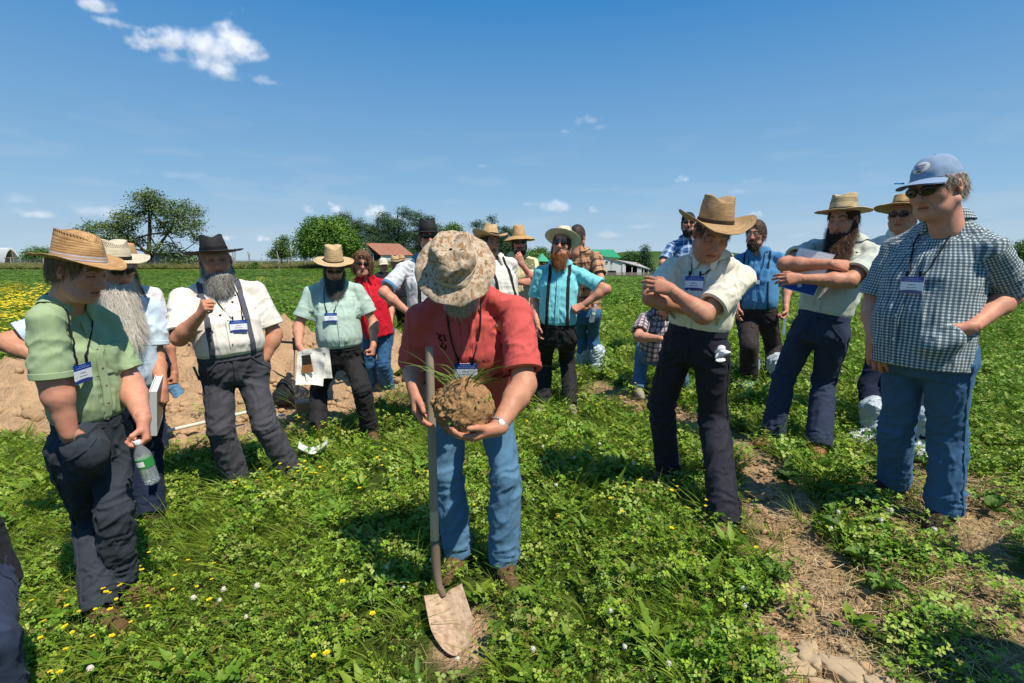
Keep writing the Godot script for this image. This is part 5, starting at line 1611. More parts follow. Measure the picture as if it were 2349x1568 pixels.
func make_materials() -> void:
	wrinkle = noise_tex(21, 0.014, 3, 256, FastNoiseLite.TYPE_SIMPLEX_SMOOTH, true)
	weave = noise_tex(22, 0.2, 2)
	var sk := plain_mat(Color.WHITE, 0.55, 0.4)
	sk.vertex_color_use_as_albedo = true
	sk.subsurf_scatter_enabled = true; sk.subsurf_scatter_strength = 0.12
	sk.heightmap_enabled = true; sk.heightmap_texture = noise_tex(23, 0.06, 3); sk.heightmap_scale = 0.03
	sk.uv1_triplanar = true; sk.uv1_scale = Vector3(14, 14, 14)
	M.skin = sk
	var hr := plain_mat(Color.WHITE, 0.6, 0.35)
	hr.vertex_color_use_as_albedo = true
	M.hair = hr
	M.green = cloth(Color(0.30, 0.40, 0.235))
	M.lightblue = cloth(Color(0.50, 0.62, 0.74))
	M.white = cloth(Color(0.72, 0.69, 0.64))
	M.white2 = cloth(Color(0.70, 0.69, 0.70))
	M.teal = cloth(Color(0.40, 0.54, 0.49))
	M.teal_dark = cloth(Color(0.18, 0.40, 0.43))
	M.red = cloth(Color(0.50, 0.012, 0.030))
	M.salmon = cloth(Color(0.54, 0.095, 0.088), 0.9, 0.5)
	M.salmon_dark = cloth(Color(0.52, 0.088, 0.080), 0.9, 0.2)
	M.turquoise = cloth(Color(0.20, 0.60, 0.68))
	M.cream = cloth(Color(0.73, 0.70, 0.58))
	M.cream2 = cloth(Color(0.62, 0.57, 0.36))
	M.pale_green = cloth(Color(0.53, 0.57, 0.51))
	M.blue = cloth(Color(0.075, 0.235, 0.45))
	M.black_shirt = cloth(Color(0.02, 0.022, 0.028))
	M.plaid_pale = plaid(64, 0.030, Color(0.66, 0.68, 0.72), [[0.1, 0.2, Color(0.16, 0.28, 0.42), 0.45], [0.55, 0.62, Color(0.10, 0.14, 0.24), 0.45], [0.80, 0.84, Color(0.40, 0.36, 0.20), 0.45]])
	M.gingham = plaid(32, 0.0145, Color(0.60, 0.67, 0.70), [[0.0, 0.55, Color(0.012, 0.055, 0.085), 0.70]])
	M.blue_plaid = plaid(64, 0.10, Color(0.06, 0.17, 0.42), [[0.0, 0.3, Color(0.55, 0.66, 0.80), 0.5], [0.45, 0.62, Color(0.01, 0.025, 0.08), 0.6]])
	M.dark_plaid = plaid(64, 0.055, Color(0.55, 0.5, 0.52), [[0.0, 0.4, Color(0.03, 0.03, 0.06), 0.75], [0.6, 0.68, Color(0.3, 0.05, 0.06), 0.6]])
	M.brown_plaid = plaid(64, 0.10, Color(0.36, 0.16, 0.08), [[0.0, 0.25, Color(0.60, 0.36, 0.20), 0.6], [0.5, 0.68, Color(0.05, 0.025, 0.02), 0.7], [0.8, 0.86, Color(0.7, 0.6, 0.5), 0.6]])
	M.white_plaid = plaid(64, 0.045, Color(0.70, 0.69, 0.66), [[0.3, 0.36, Color(0.4, 0.36, 0.36), 0.4], [0.7, 0.73, Color(0.3, 0.28, 0.3), 0.4]])
	M.slate = cloth(Color(0.036, 0.045, 0.060), 0.85, 0.20, 3.0, 1.0)
	M.navy = cloth(Color(0.012, 0.018, 0.040), 0.85, 0.20, 3.0, 1.0)
	M.grey_trouser = cloth(Color(0.066, 0.067, 0.084), 0.8, 0.20, 3.0, 1.0)
	M.black_trouser = cloth(Color(0.022, 0.022, 0.024), 0.75, 0.20, 3.0, 1.0)
	M.dark_trouser = cloth(Color(0.022, 0.023, 0.034), 0.7, 0.20, 3.0, 1.0)
	M.brown_black = cloth(Color(0.034, 0.028, 0.030), 0.75, 0.20, 3.0, 1.0)
	M.dark_denim = cloth(Color(0.030, 0.042, 0.080), 0.9, 0.20, 3.0, 1.0)
	M.denim = cloth(Color(0.045, 0.135, 0.29), 0.92, 0.22, 3.2, 1.0)
	M.denim2 = cloth(Color(0.050, 0.125, 0.245), 0.92, 0.22, 3.2, 1.0)
	M.denim_pale = cloth(Color(0.085, 0.185, 0.305), 0.92, 0.22, 3.2, 1.0)
	M.grey_strap = plain_mat(Color(0.085, 0.09, 0.115), 0.9)
	M.black_strap = plain_mat(Color(0.02, 0.02, 0.022), 0.9)
	M.navy_strap = plain_mat(Color(0.02, 0.025, 0.06), 0.9)
	M.cord = plain_mat(Color(0.008, 0.008, 0.009), 0.7)
	M.badge = badge_mat()
	M.button = plain_mat(Color(0.25, 0.2, 0.16), 0.35, 0.5)
	M.button_pale = plain_mat(Color(0.7, 0.66, 0.58), 0.3, 0.5)
	M.leather = cloth(Color(0.13, 0.075, 0.042), 0.7, 0.3)
	M.dark_leather = cloth(Color(0.035, 0.024, 0.020), 0.6, 0.2)
	M.tan_leather = cloth(Color(0.30, 0.155, 0.075), 0.75, 0.3)
	M.grey_shoe = cloth(Color(0.33, 0.28, 0.22), 0.8, 0.2)
	var bo := plain_mat(Color(0.42, 0.51, 0.57), 0.2, 0.6)
	bo.rim_enabled = true; bo.rim = 0.3
	bo.heightmap_enabled = true; bo.heightmap_texture = noise_tex(25, 0.03, 4, 256, FastNoiseLite.TYPE_SIMPLEX_SMOOTH, true); bo.heightmap_scale = 0.6
	bo.uv1_triplanar = true; bo.uv1_scale = Vector3(7, 7, 7)
	M.plastic_cover = bo
	M.frame = plain_mat(Color(0.008, 0.008, 0.008), 0.25, 0.5)
	M.wire = plain_mat(Color(0.08, 0.07, 0.06), 0.3, 0.5)
	M.dark_lens = plain_mat(Color(0.006, 0.006, 0.007), 0.04, 0.6)
	M.brown_lens = plain_mat(Color(0.030, 0.014, 0.007), 0.05, 0.6)
	var cl := plain_mat(Color(1, 1, 1), 0.02, 0.5)
	cl.transparency = BaseMaterial3D.TRANSPARENCY_ALPHA; cl.albedo_color.a = 0.08
	M.clear_lens = cl
	M.straw_gold = straw(31, Color(0.56, 0.36, 0.17), Color(0.38, 0.19, 0.075), 9, Vector2(0.555, 0.625))
	M.straw_cream = straw(32, Color(0.72, 0.65, 0.50), Color(0.58, 0.50, 0.36), 7, Vector2(0.60, 0.66), Color(0.20, 0.16, 0.10))
	M.straw_honey = straw(33, Color(0.60, 0.40, 0.19), Color(0.46, 0.26, 0.10), 8)
	M.straw_pale = straw(34, Color(0.66, 0.50, 0.29), Color(0.50, 0.33, 0.16), 9)
	M.straw_open = straw(35, Color(0.60, 0.49, 0.30), Color(0.45, 0.33, 0.18), 8, Vector2(0.545, 0.615))
	M.straw_sea = straw(36, Color(0.50, 0.33, 0.17), Color(0.32, 0.19, 0.085), 5)
	M.straw_ivory = straw(37, Color(0.74, 0.68, 0.53), Color(0.66, 0.58, 0.42), 4)
	M.black_straw = straw(38, Color(0.030, 0.030, 0.033), Color(0.018, 0.018, 0.020), 5)
	M.camo = camo()
	M.camo_band = plain_mat(Color(0.52, 0.43, 0.33), 0.9)
	M.black_band = plain_mat(Color(0.010, 0.010, 0.011), 0.8)
	M.brown_band = plain_mat(Color(0.055, 0.035, 0.025), 0.7)
	var st := plain_mat(Color.WHITE, 0.85); st.vertex_color_use_as_albedo = true
	M.striped_band = st
	M.cap_blue = cloth(Color(0.22, 0.31, 0.46), 0.9, 0.12)

# ---------------------------------------------------------------- who stands where and in what
const FAIR := Color(0.52, 0.29, 0.20)
const TAN := Color(0.48, 0.245, 0.155)
const PINK := Color(0.57, 0.285, 0.20)
const DN := Vector3(0, -1, 0)

func people() -> Array:
	var J := joints()
	var out := []
	var add := func(key: String, d: Dictionary) -> void:
		d.merge(J[key])
		d.key = key
		out.append(d)
	var band3 := [Color(0.30, 0.28, 0.42), Color(0.62, 0.60, 0.70), Color(0.30, 0.28, 0.42), Color(0.50, 0.36, 0.10), Color(0.30, 0.28, 0.42), Color(0.62, 0.60, 0.70), Color(0.10, 0.08, 0.10)]
	add.call("youth", {"label": "young man in sage green shirt and straw hat with striped band, hand in pocket", "kind": 3, "skin": PINK, "hair": Color(0.13, 0.075, 0.035), "lid": 0.0035, "stubble": 0.15,
		"shirt": M.green, "trousers": M.slate, "in_pocket": "R", "handR": ["fist", Vector3(0.16, -0.90, -0.40), Vector3(-0.2, -0.3, -0.9)], "hs": 0.96, "w": 0.132, "d": 0.106, "belly": 0.02, "cw": 0.150, "cd": 0.112, "arm": 1.16, "slv": 0.94, "leg": 0.88, "broad": 0.009, "pocket": 1.0, "tuck": true,
		"handL": ["grip", Vector3(0.15, -0.95, 0.1), Vector3(-0.8, 0, 0.5)], "shoe": M.leather,
		"hairdo": {"a": Color(0.16, 0.09, 0.045), "b": Color(0.30, 0.19, 0.10), "grow": 0.010, "low": -0.06, "line": 0.05},
		"hat": {"mat": M.straw_gold, "band": M.striped_band, "stripes": band3, "b0": 0.003, "b1": 0.026, "ch": 0.118, "top": 0.90, "bw": 0.070, "side": 0.020, "dip": 0.018, "crease": 0.022, "pinch": 0.14, "rx": 0.084, "rz": 0.102, "fslope": 0.16, "tilt": -10.0, "seed": 2, "y": 0.050}})
	add.call("whitebeard", {"label": "old man with a long white beard, pale blue shirt and cream hat, arm akimbo", "kind": 0, "skin": TAN, "hair": Color(0.55, 0.54, 0.52), "stubble": 0.0, "specs": "sun",
		"shirt": M.lightblue, "trousers": M.navy, "w": 0.175, "d": 0.135, "belly": 0.045, "cw": 0.19, "cd": 0.125, "collar": false, "placket": true, "shoe": M.dark_leather,
		"handR": ["fist", Vector3(0.8, -0.5, 0.2), Vector3(0, -0.6, -0.8)], "handL": ["grip", Vector3(0.2, -0.9, 0.3), Vector3(-1, 0, 0)],
		"beard": {"len": 0.27, "wide": 1.25, "tip": 1.1, "a": Color(0.50, 0.47, 0.41), "b": Color(0.66, 0.63, 0.57), "hair": 0.075, "count": 4600, "curl": 0.012},
		"hairdo": {"a": Color(0.45, 0.43, 0.40), "b": Color(0.62, 0.60, 0.56), "grow": 0.008, "low": -0.05},
		"hat": {"mat": M.straw_cream, "band": M.black_band, "b0": 0.006, "b1": 0.024, "ch": 0.120, "bw": 0.088, "side": 0.030, "dip": 0.004, "crease": 0.03, "pinch": 0.2, "tilt": -6.0, "seed": 3}})
	add.call("brownbeard", {"label": "man in white shirt and honey straw hat behind the white-bearded man, dark beard", "kind": 0, "skin": TAN, "hair": Color(0.06, 0.03, 0.02),
		"shirt": M.white2, "trousers": M.navy, "straps": M.navy_strap, "w": 0.165, "d": 0.12, "collar": false, "placket": false, "shoe": M.dark_leather,
		"handR": ["relaxed", DN, Vector3(1, 0, 0)], "handL": ["fist", Vector3(0.1, -1, 0.1), Vector3(-1, 0, 0.2)],
		"beard": {"len": 0.14, "wide": 1.0, "a": Color(0.035, 0.018, 0.012), "b": Color(0.10, 0.05, 0.03), "hair": 0.05, "curl": 0.010},
		"hairdo": {"a": Color(0.035, 0.018, 0.012), "b": Color(0.10, 0.05, 0.03), "grow": 0.014, "low": -0.12},
		"hat": {"mat": M.straw_honey, "band": M.black_band, "b0": 0.004, "b1": 0.020, "ch": 0.108, "bw": 0.085, "side": 0.006, "dip": 0.012, "crease": 0.008, "pinch": 0.04, "top": 0.92, "rx": 0.092, "rz": 0.105, "tilt": -4.0, "seed": 4}})
	add.call("suspenders", {"label": "heavy man in black hat, grey beard and grey suspenders, holding one strap", "kind": 1, "skin": TAN, "hair": Color(0.22, 0.20, 0.18), "lid": 0.002, "open": 0.9,
		"shirt": M.white, "trousers": M.grey_trouser, "straps": M.grey_strap, "strap_low": 0.125, "strap_high": 0.105, "strap_w": 0.036, "w": 0.205, "d": 0.165, "belly": 0.065, "cw": 0.215, "cd": 0.145, "arm": 1.15, "leg": 1.08, "broad": 0.008, "shoe": M.leather, "hs": 1.03,
		"handR": ["fist", Vector3(0.55, 0.75, 0.35), Vector3(0.5, -0.2, -0.85)], "in_pocket": "L", "bulge": 0.8, "handL": ["fist", Vector3(-0.35, -1, 0.0), Vector3(-1, 0, 0)], "sleeve": 0.27,
		"beard": {"len": 0.075, "wide": 1.15, "a": Color(0.12, 0.11, 0.10), "b": Color(0.46, 0.45, 0.43), "hair": 0.035, "count": 3600, "curl": 0.008},
		"hairdo": {"a": Color(0.20, 0.19, 0.17), "b": Color(0.42, 0.41, 0.39), "grow": 0.006, "low": -0.05},
		"hat": {"mat": M.black_straw, "band": M.black_band, "b0": 0.003, "b1": 0.030, "ch": 0.118, "top": 0.80, "bw": 0.092, "side": 0.004, "dip": 0.006, "crease": 0.030, "pinch": 0.20, "tilt": -6.0, "seed": 5}})
	add.call("teal", {"label": "man in pale teal shirt and tall straw hat looking down, papers in his hand", "kind": 0, "skin": PINK, "hair": Color(0.05, 0.04, 0.035), "specs": "sun",
		"shirt": M.teal, "trousers": M.black_trouser, "w": 0.185, "d": 0.155, "belly": 0.065, "cw": 0.19, "cd": 0.125, "arm": 1.0, "shoe": M.leather,
		"handR": ["grip", Vector3(0.35, -0.85, 0.3), Vector3(0.7, 0.1, -0.6)], "handL": ["fist", Vector3(-0.1, -1, 0.15), Vector3(-1, 0, 0)],
		"beard": {"len": 0.09, "wide": 0.95, "a": Color(0.02, 0.02, 0.02), "b": Color(0.16, 0.15, 0.14), "hair": 0.05, "count": 3000, "curl": 0.008},
		"hairdo": {"a": Color(0.03, 0.025, 0.02), "b": Color(0.10, 0.09, 0.08), "low": -0.05},
		"hat": {"mat": M.straw_pale, "band": M.black_band, "b0": 0.004, "b1": 0.014, "ch": 0.145, "top": 0.84, "bw": 0.088, "side": 0.004, "dip": 0.004, "crease": 0.018, "pinch": 0.06, "tilt": -14.0, "seed": 6}})
	add.call("woman", {"label": "woman with curly brown hair and sunglasses in a red polo shirt", "kind": 2, "skin": PINK, "hair": Color(0.12, 0.06, 0.035), "specs": "sun",
		"shirt": M.red, "trousers": M.denim, "denim": 0.3, "tuck": false, "polo": true, "placket": true, "w": 0.160, "d": 0.13, "belly": 0.03, "cw": 0.165, "cd": 0.13, "arm": 0.92, "shoe": M.tan_leather, "hem": 0.0,
		"handR": ["relaxed", DN, Vector3(1, 0, 0)], "handL": ["relaxed", Vector3(0, -1, 0.1), Vector3(-1, 0, 0)],
		"hairdo": {"curly": true, "a": Color(0.05, 0.022, 0.012), "b": Color(0.24, 0.13, 0.07), "grow": 0.028, "low": -0.10, "hair": 0.035, "curl": 0.018, "rough": 0.016, "count": 5000}})
	add.call("capman", {"label": "distant man in dark shirt and pale cap beyond the woman in red", "kind": 0, "skin": TAN, "hair": Color(0.05, 0.03, 0.02), "shirt": M.black_shirt, "trousers": M.black_trouser, "collar": false, "placket": false, "extra": "far_cap"})
	add.call("farhat", {"label": "distant man in straw hat, partly hidden behind the plaid sleeve, nearer of two", "kind": 0, "skin": TAN, "hair": Color(0.05, 0.03, 0.02), "shirt": M.black_shirt, "trousers": M.black_trouser, "collar": false, "placket": false, "handR": ["grip", Vector3(1, 0, 0.2), Vector3(0, 1, 0)],
		"hat": {"mat": M.straw_pale, "band": M.black_band, "ch": 0.11, "bw": 0.08, "seed": 7}})
	add.call("farhattwo", {"label": "distant man in round straw hat, farther of two behind the plaid sleeve", "kind": 0, "skin": TAN, "hair": Color(0.05, 0.03, 0.02), "shirt": M.blue, "trousers": M.navy, "collar": false, "placket": false,
		"hat": {"mat": M.straw_honey, "band": M.brown_band, "ch": 0.10, "bw": 0.085, "crease": 0.0, "seed": 8}})
	add.call("blackfedora", {"label": "man in black hat and sunglasses, pale plaid shirt with black suspenders", "kind": 3, "skin": PINK, "hair": Color(0.06, 0.03, 0.02), "specs": "sun", "stubble": 0.2,
		"shirt": M.plaid_pale, "plaid": true, "trim": M.blue, "trousers": M.black_trouser, "straps": M.black_strap, "placket": false, "w": 0.165, "d": 0.115, "cw": 0.19, "arm": 1.0,
		"handR": ["fist", Vector3(0.9, -0.4, 0.1), Vector3(0, -0.8, -0.5)],
		"hairdo": {"a": Color(0.04, 0.02, 0.012), "b": Color(0.10, 0.05, 0.03), "grow": 0.004, "low": -0.03},
		"hat": {"mat": M.black_straw, "band": M.black_band, "b0": 0.002, "b1": 0.030, "ch": 0.122, "top": 0.78, "bw": 0.052, "side": 0.012, "dip": 0.008, "crease": 0.032, "pinch": 0.24, "tilt": 2.0, "seed": 9}})
	add.call("centre", {"label": "bowed man in salmon shirt and desert camouflage hat cradling a clod of soil", "kind": 0, "skin": Color(0.48, 0.245, 0.16), "hair": Color(0.5, 0.46, 0.40),
		"shirt": M.salmon, "trim": M.salmon_dark, "trousers": M.denim_pale, "denim": 0.7, "tuck": false, "w": 0.185, "d": 0.135, "belly": 0.045, "cw": 0.190, "cd": 0.135, "arm": 1.15, "slv": 1.04, "leg": 0.95, "pocket": 1.0, "broad": 0.008, "sleeve": 0.27, "PU": Vector3(0, 1, 0.12).normalized(), "shoe": M.leather, "hs": 1.04, "hand_size": 1.1,
		"handR": ["cup", Vector3(0.12, -0.93, 0.30), Vector3(0.95, 0.1, -0.15)], "handL": ["cup", Vector3(-0.88, -0.26, 0.22), Vector3(0.05, 0.92, -0.35)],
		"beard": {"len": 0.03, "wide": 1.0, "moustache": true, "a": Color(0.42, 0.38, 0.30), "b": Color(0.62, 0.58, 0.50), "hair": 0.016, "count": 3600, "curl": 0.003},
		"hairdo": {"a": Color(0.42, 0.38, 0.30), "b": Color(0.62, 0.58, 0.50), "grow": 0.003, "low": -0.05},
		"hat": {"mat": M.camo, "band": M.camo_band, "b0": 0.004, "b1": 0.026, "ch": 0.098, "top": 0.80, "dome": 0.10, "bw": 0.064, "side": -0.004, "dip": -0.004, "droop": 0.020, "crease": 0.020, "pinch": 0.10, "soft": 0.012, "rx": 0.092, "rz": 0.108, "tilt": 0.0, "seed": 10, "y": 0.045}, "extra": "watch"})
	add.call("fedora", {"label": "man in tan straw fedora with black band, half hidden behind the bowed man", "kind": 0, "skin": TAN, "hair": Color(0.05, 0.03, 0.02),
		"shirt": M.white_plaid, "plaid": true, "trousers": M.black_trouser, "straps": M.black_strap, "placket": false,
		"hat": {"mat": M.straw_pale, "band": M.black_band, "b0": 0.003, "b1": 0.028, "ch": 0.130, "top": 0.74, "bw": 0.085, "side": 0.050, "dip": 0.006, "crease": 0.030, "pinch": 0.24, "tilt": -8.0, "lean": -6.0, "seed": 11},
		"hairdo": {"a": Color(0.04, 0.02, 0.012), "b": Color(0.10, 0.05, 0.03), "low": -0.05}})
	add.call("chin", {"label": "bearded man in cream shirt and woven sun hat, hand held to his chin", "kind": 3, "skin": PINK, "hair": Color(0.04, 0.02, 0.014), "specs": "sun", "stubble": 0.5,
		"shirt": M.cream2, "trousers": M.denim, "denim": 0.3, "tuck": false, "w": 0.150, "d": 0.105, "cw": 0.172, "arm": 0.93, "extra": "yoke",
		"handR": ["fist", Vector3(1, 0.05, 0.1), Vector3(0, -0.3, -1)], "handL": ["chin", Vector3(-0.35, 0.9, 0.2), Vector3(-0.3, 0.2, -0.9)],
		"beard": {"len": 0.02, "wide": 0.85, "moustache": true, "a": Color(0.02, 0.012, 0.008), "b": Color(0.07, 0.04, 0.025), "hair": 0.012, "count": 1600, "curl": 0.002},
		"hairdo": {"a": Color(0.02, 0.012, 0.008), "b": Color(0.07, 0.04, 0.025), "grow": 0.004, "low": -0.05},
		"hat": {"mat": M.straw_honey, "band": M.straw_honey, "b0": 0.004, "b1": 0.018, "ch": 0.125, "top": 0.70, "dome": 0.08, "bw": 0.098, "side": -0.012, "dip": 0.004, "droop": 0.034, "crease": 0.010, "pinch": 0.10, "tilt": -10.0, "seed": 12}})
	add.call("turquoise", {"label": "red-bearded man in turquoise shirt, black suspenders and ivory hat, hand on hip", "kind": 3, "skin": PINK, "hair": Color(0.13, 0.05, 0.02), "specs": "sun",
		"shirt": M.turquoise, "trousers": M.black_trouser, "straps": M.black_strap, "strap_low": 0.10, "w": 0.165, "d": 0.12, "belly": 0.03, "cw": 0.182, "shoe": M.grey_shoe,
		"handR": ["relaxed", DN, Vector3(1, 0, 0)], "handL": ["fist", Vector3(-0.9, -0.35, 0.1), Vector3(0, -0.7, -0.7)],
		"beard": {"len": 0.075, "wide": 0.95, "a": Color(0.11, 0.035, 0.012), "b": Color(0.32, 0.125, 0.045), "hair": 0.035, "count": 3600, "curl": 0.008},
		"hairdo": {"a": Color(0.05, 0.025, 0.015), "b": Color(0.14, 0.06, 0.025), "low": -0.06},
		"hat": {"mat": M.straw_ivory, "ch": 0.118, "top": 0.82, "bw": 0.088, "side": 0.010, "dip": -0.010, "crease": 0.006, "pinch": 0.06, "dome": 0.05, "tilt": -20.0, "z": -0.02, "seed": 13}})
	add.call("brownshirt", {"label": "man in brown striped shirt and jeans with his back turned, behind the turquoise shirt", "kind": 0, "skin": TAN, "hair": Color(0.02, 0.015, 0.012),
		"shirt": M.brown_plaid, "plaid": true, "trousers": M.denim, "denim": 0.5, "tuck": false, "placket": false, "w": 0.165, "cw": 0.19, "bootie": true, "shoe": M.plastic_cover, "leg": 0.88,
		"handR": ["grip", DN, Vector3(-1, 0, 0)],
		"hairdo": {"a": Color(0.015, 0.012, 0.010), "b": Color(0.10, 0.08, 0.07), "grow": 0.010, "low": -0.09, "hair": 0.03}})
	add.call("kneeler", {"label": "man kneeling in dark plaid shirt and pale jeans behind crossed arms", "kind": 0, "skin": PINK, "hair": Color(0.10, 0.05, 0.03),
		"shirt": M.dark_plaid, "plaid": true, "trousers": M.denim_pale, "denim": 0.4, "tuck": false, "placket": false, "shoe": M.grey_shoe, "leg": 0.9, "sleeve": 0.22,
		"handR": ["relaxed", Vector3(1, -0.1, 0.1), Vector3(0, -1, 0)], "handL": ["relaxed", DN, Vector3(-1, 0, 0)],
		"hairdo": {"a": Color(0.05, 0.025, 0.015), "b": Color(0.14, 0.07, 0.04), "low": -0.08}})
	add.call("whitecrossed", {"label": "man in cream shirt and curled seagrass hat with arms crossed, looking down", "kind": 0, "skin": Color(0.46, 0.235, 0.155), "hair": Color(0.12, 0.07, 0.04), "lid": 0.004, "stubble": 0.25, "hs": 1.10,
		"shirt": M.cream, "trousers": M.dark_trouser, "w": 0.165, "d": 0.125, "belly": 0.03, "cw": 0.190, "cd": 0.12, "arm": 1.06, "leg": 1.04, "broad": 0.009, "shoe": M.leather, "sleeve": 0.25, "hem": 0.06, "button_mat": M.button_pale,
		"handL": ["relaxed", Vector3(-0.92, 0.30, -0.25), Vector3(-0.25, -0.2, -0.95)],
		"hat": {"mat": M.straw_sea, "band": M.brown_band, "b0": 0.003, "b1": 0.022, "ch": 0.138, "top": 0.88, "bw": 0.095, "side": 0.050, "dip": 0.030, "crease": 0.034, "pinch": 0.20, "tilt": -22.0, "seed": 14, "y": 0.056},
		"hairdo": {"a": Color(0.06, 0.035, 0.02), "b": Color(0.14, 0.08, 0.05), "grow": 0.002, "low": -0.03}})
	add.call("blueplaid", {"label": "dark-bearded man in blue plaid shirt, cap and sunglasses, far behind", "kind": 0, "skin": PINK, "hair": Color(0.012, 0.010, 0.009), "specs": "sun", "shirt": M.blue_plaid, "plaid": true, "trousers": M.denim, "tuck": false, "placket": false, "arm": 1.0,
		"beard": {"len": 0.03, "wide": 0.95, "moustache": true, "a": Color(0.008, 0.007, 0.006), "b": Color(0.03, 0.025, 0.02), "hair": 0.014, "count": 1600, "curl": 0.002}, "extra": "dark_cap",
		"hairdo": {"a": Color(0.008, 0.007, 0.006), "b": Color(0.03, 0.025, 0.02), "grow": 0.004, "low": -0.05}})
	add.call("blueshirt", {"label": "man in blue shirt, glasses and dark goatee, plastic covers over his boots", "kind": 0, "skin": PINK, "hair": Color(0.05, 0.03, 0.02), "specs": "clear", "open": 0.8, "lid": 0.003,
		"shirt": M.blue, "trousers": M.brown_black, "straps": M.black_strap, "strap_low": 0.13, "strap_high": 0.11, "strap_w": 0.014, "w": 0.19, "d": 0.135, "belly": 0.04, "cw": 0.20, "pocket": 1.0, "bootie": true, "shoe": M.plastic_cover, "leg": 1.1, "button_mat": M.button_pale,
		"handR": ["relaxed", DN, Vector3(1, 0, 0)], "handL": ["grip", Vector3(-0.05, -1, 0.15), Vector3(-1, 0, 0)],
		"beard": {"len": 0.03, "wide": 0.85, "a": Color(0.02, 0.014, 0.01), "b": Color(0.08, 0.05, 0.035), "hair": 0.014, "count": 2000, "curl": 0.002, "moustache": true},
		"hairdo": {"a": Color(0.03, 0.018, 0.012), "b": Color(0.11, 0.07, 0.045), "grow": 0.014, "low": -0.06, "line": 0.078, "hair": 0.03, "count": 3600}})
	add.call("longbeard", {"label": "man with a long dark brown beard hugging a folder, flat straw hat with black ribbon", "kind": 0, "skin": Color(0.49, 0.25, 0.165), "hair": Color(0.055, 0.028, 0.018), "lid": 0.003, "open": 0.6,
		"shirt": M.pale_green, "trousers": M.dark_denim, "denim": 0.12, "w": 0.165, "d": 0.125, "belly": 0.03, "cw": 0.195, "arm": 1.10, "leg": 1.06, "shoe": M.tan_leather, "sleeve": 0.22, "pocket": 0.0,
		"handR": ["flat", Vector3(0.95, -0.10, 0.05), Vector3(0.05, -0.5, -0.85)], "handL": ["relaxed", Vector3(-0.95, 0.0, -0.2), Vector3(-0.1, -0.3, -0.9)],
		"beard": {"len": 0.115, "wide": 1.1, "fwd": 0.8, "a": Color(0.025, 0.011, 0.007), "b": Color(0.11, 0.048, 0.028), "hair": 0.06, "count": 4200, "curl": 0.014},
		"hairdo": {"a": Color(0.025, 0.012, 0.008), "b": Color(0.09, 0.045, 0.028), "grow": 0.010, "low": -0.06},
		"hat": {"mat": M.straw_open, "band": M.black_band, "b0": 0.003, "b1": 0.020, "ch": 0.122, "top": 0.90, "bw": 0.085, "side": 0.002, "dip": 0.002, "crease": 0.020, "pinch": 0.10, "tilt": -14.0, "seed": 15}})
	add.call("yellowhat", {"label": "man in wide yellow straw hat and sunglasses behind the checked shirt", "kind": 1, "skin": TAN, "hair": Color(0.12, 0.10, 0.09), "specs": "sun", "shirt": M.white2, "trousers": M.navy, "bootie": true, "shoe": M.plastic_cover, "placket": false, "w": 0.175,
		"handR": ["grip", Vector3(0.1, -1, 0.2), Vector3(1, 0, 0)], "leg": 0.95,
		"hat": {"mat": M.straw_honey, "band": M.brown_band, "ch": 0.09, "top": 0.84, "bw": 0.105, "side": -0.004, "dip": 0.004, "droop": 0.012, "crease": 0.0, "pinch": 0.02, "tilt": -16.0, "seed": 16}})
	add.call("gingham", {"label": "tall man in checked shirt, pale blue cap and jeans, one hand in his pocket", "kind": 1, "skin": PINK, "hair": Color(0.20, 0.17, 0.14), "specs": "sun", "stubble": 0.12,
		"shirt": M.gingham, "plaid": true, "trousers": M.denim2, "denim": 0.95, "tuck": false, "w": 0.200, "d": 0.165, "belly": 0.060, "cw": 0.215, "cd": 0.14, "arm": 1.14, "leg": 1.05, "sleeve": 0.265, "pocket": 1.0, "shoe": M.dark_leather, "hs": 1.05, "button_mat": M.button_pale, "hand_size": 1.05,
		"handR": ["relaxed", Vector3(0.1, -0.95, 0.2), Vector3(0.6, 0, -0.7)], "under_hem": "L", "handL": ["flat", Vector3(-0.75, -0.55, -0.25), Vector3(-0.45, 0.2, -0.85)],
		"hairdo": {"a": Color(0.16, 0.13, 0.10), "b": Color(0.40, 0.36, 0.31), "grow": 0.015, "low": -0.055, "hair": 0.022, "curl": 0.012, "rough": 0.009, "count": 4200}, "extra": "blue_cap"})
	add.call("edge", {"label": "figure in dark clothes and jeans cut off by the picture's edge beside yellow flowers", "kind": 0, "skin": TAN, "hair": Color(0.03, 0.02, 0.02), "shirt": M.black_shirt, "trousers": M.dark_denim, "tuck": false, "collar": false, "placket": false, "sleeve": 0.27, "leg": 0.95})
	add.call("sitter", {"label": "person in jeans and black shoes sitting on the soil behind the suspendered man", "kind": 0, "skin": TAN, "hair": Color(0.03, 0.02, 0.02), "shirt": M.white2, "trousers": M.denim_pale, "denim": 0.3, "tuck": false, "collar": false, "placket": false, "shoe": M.dark_leather, "leg": 0.85})
	return out

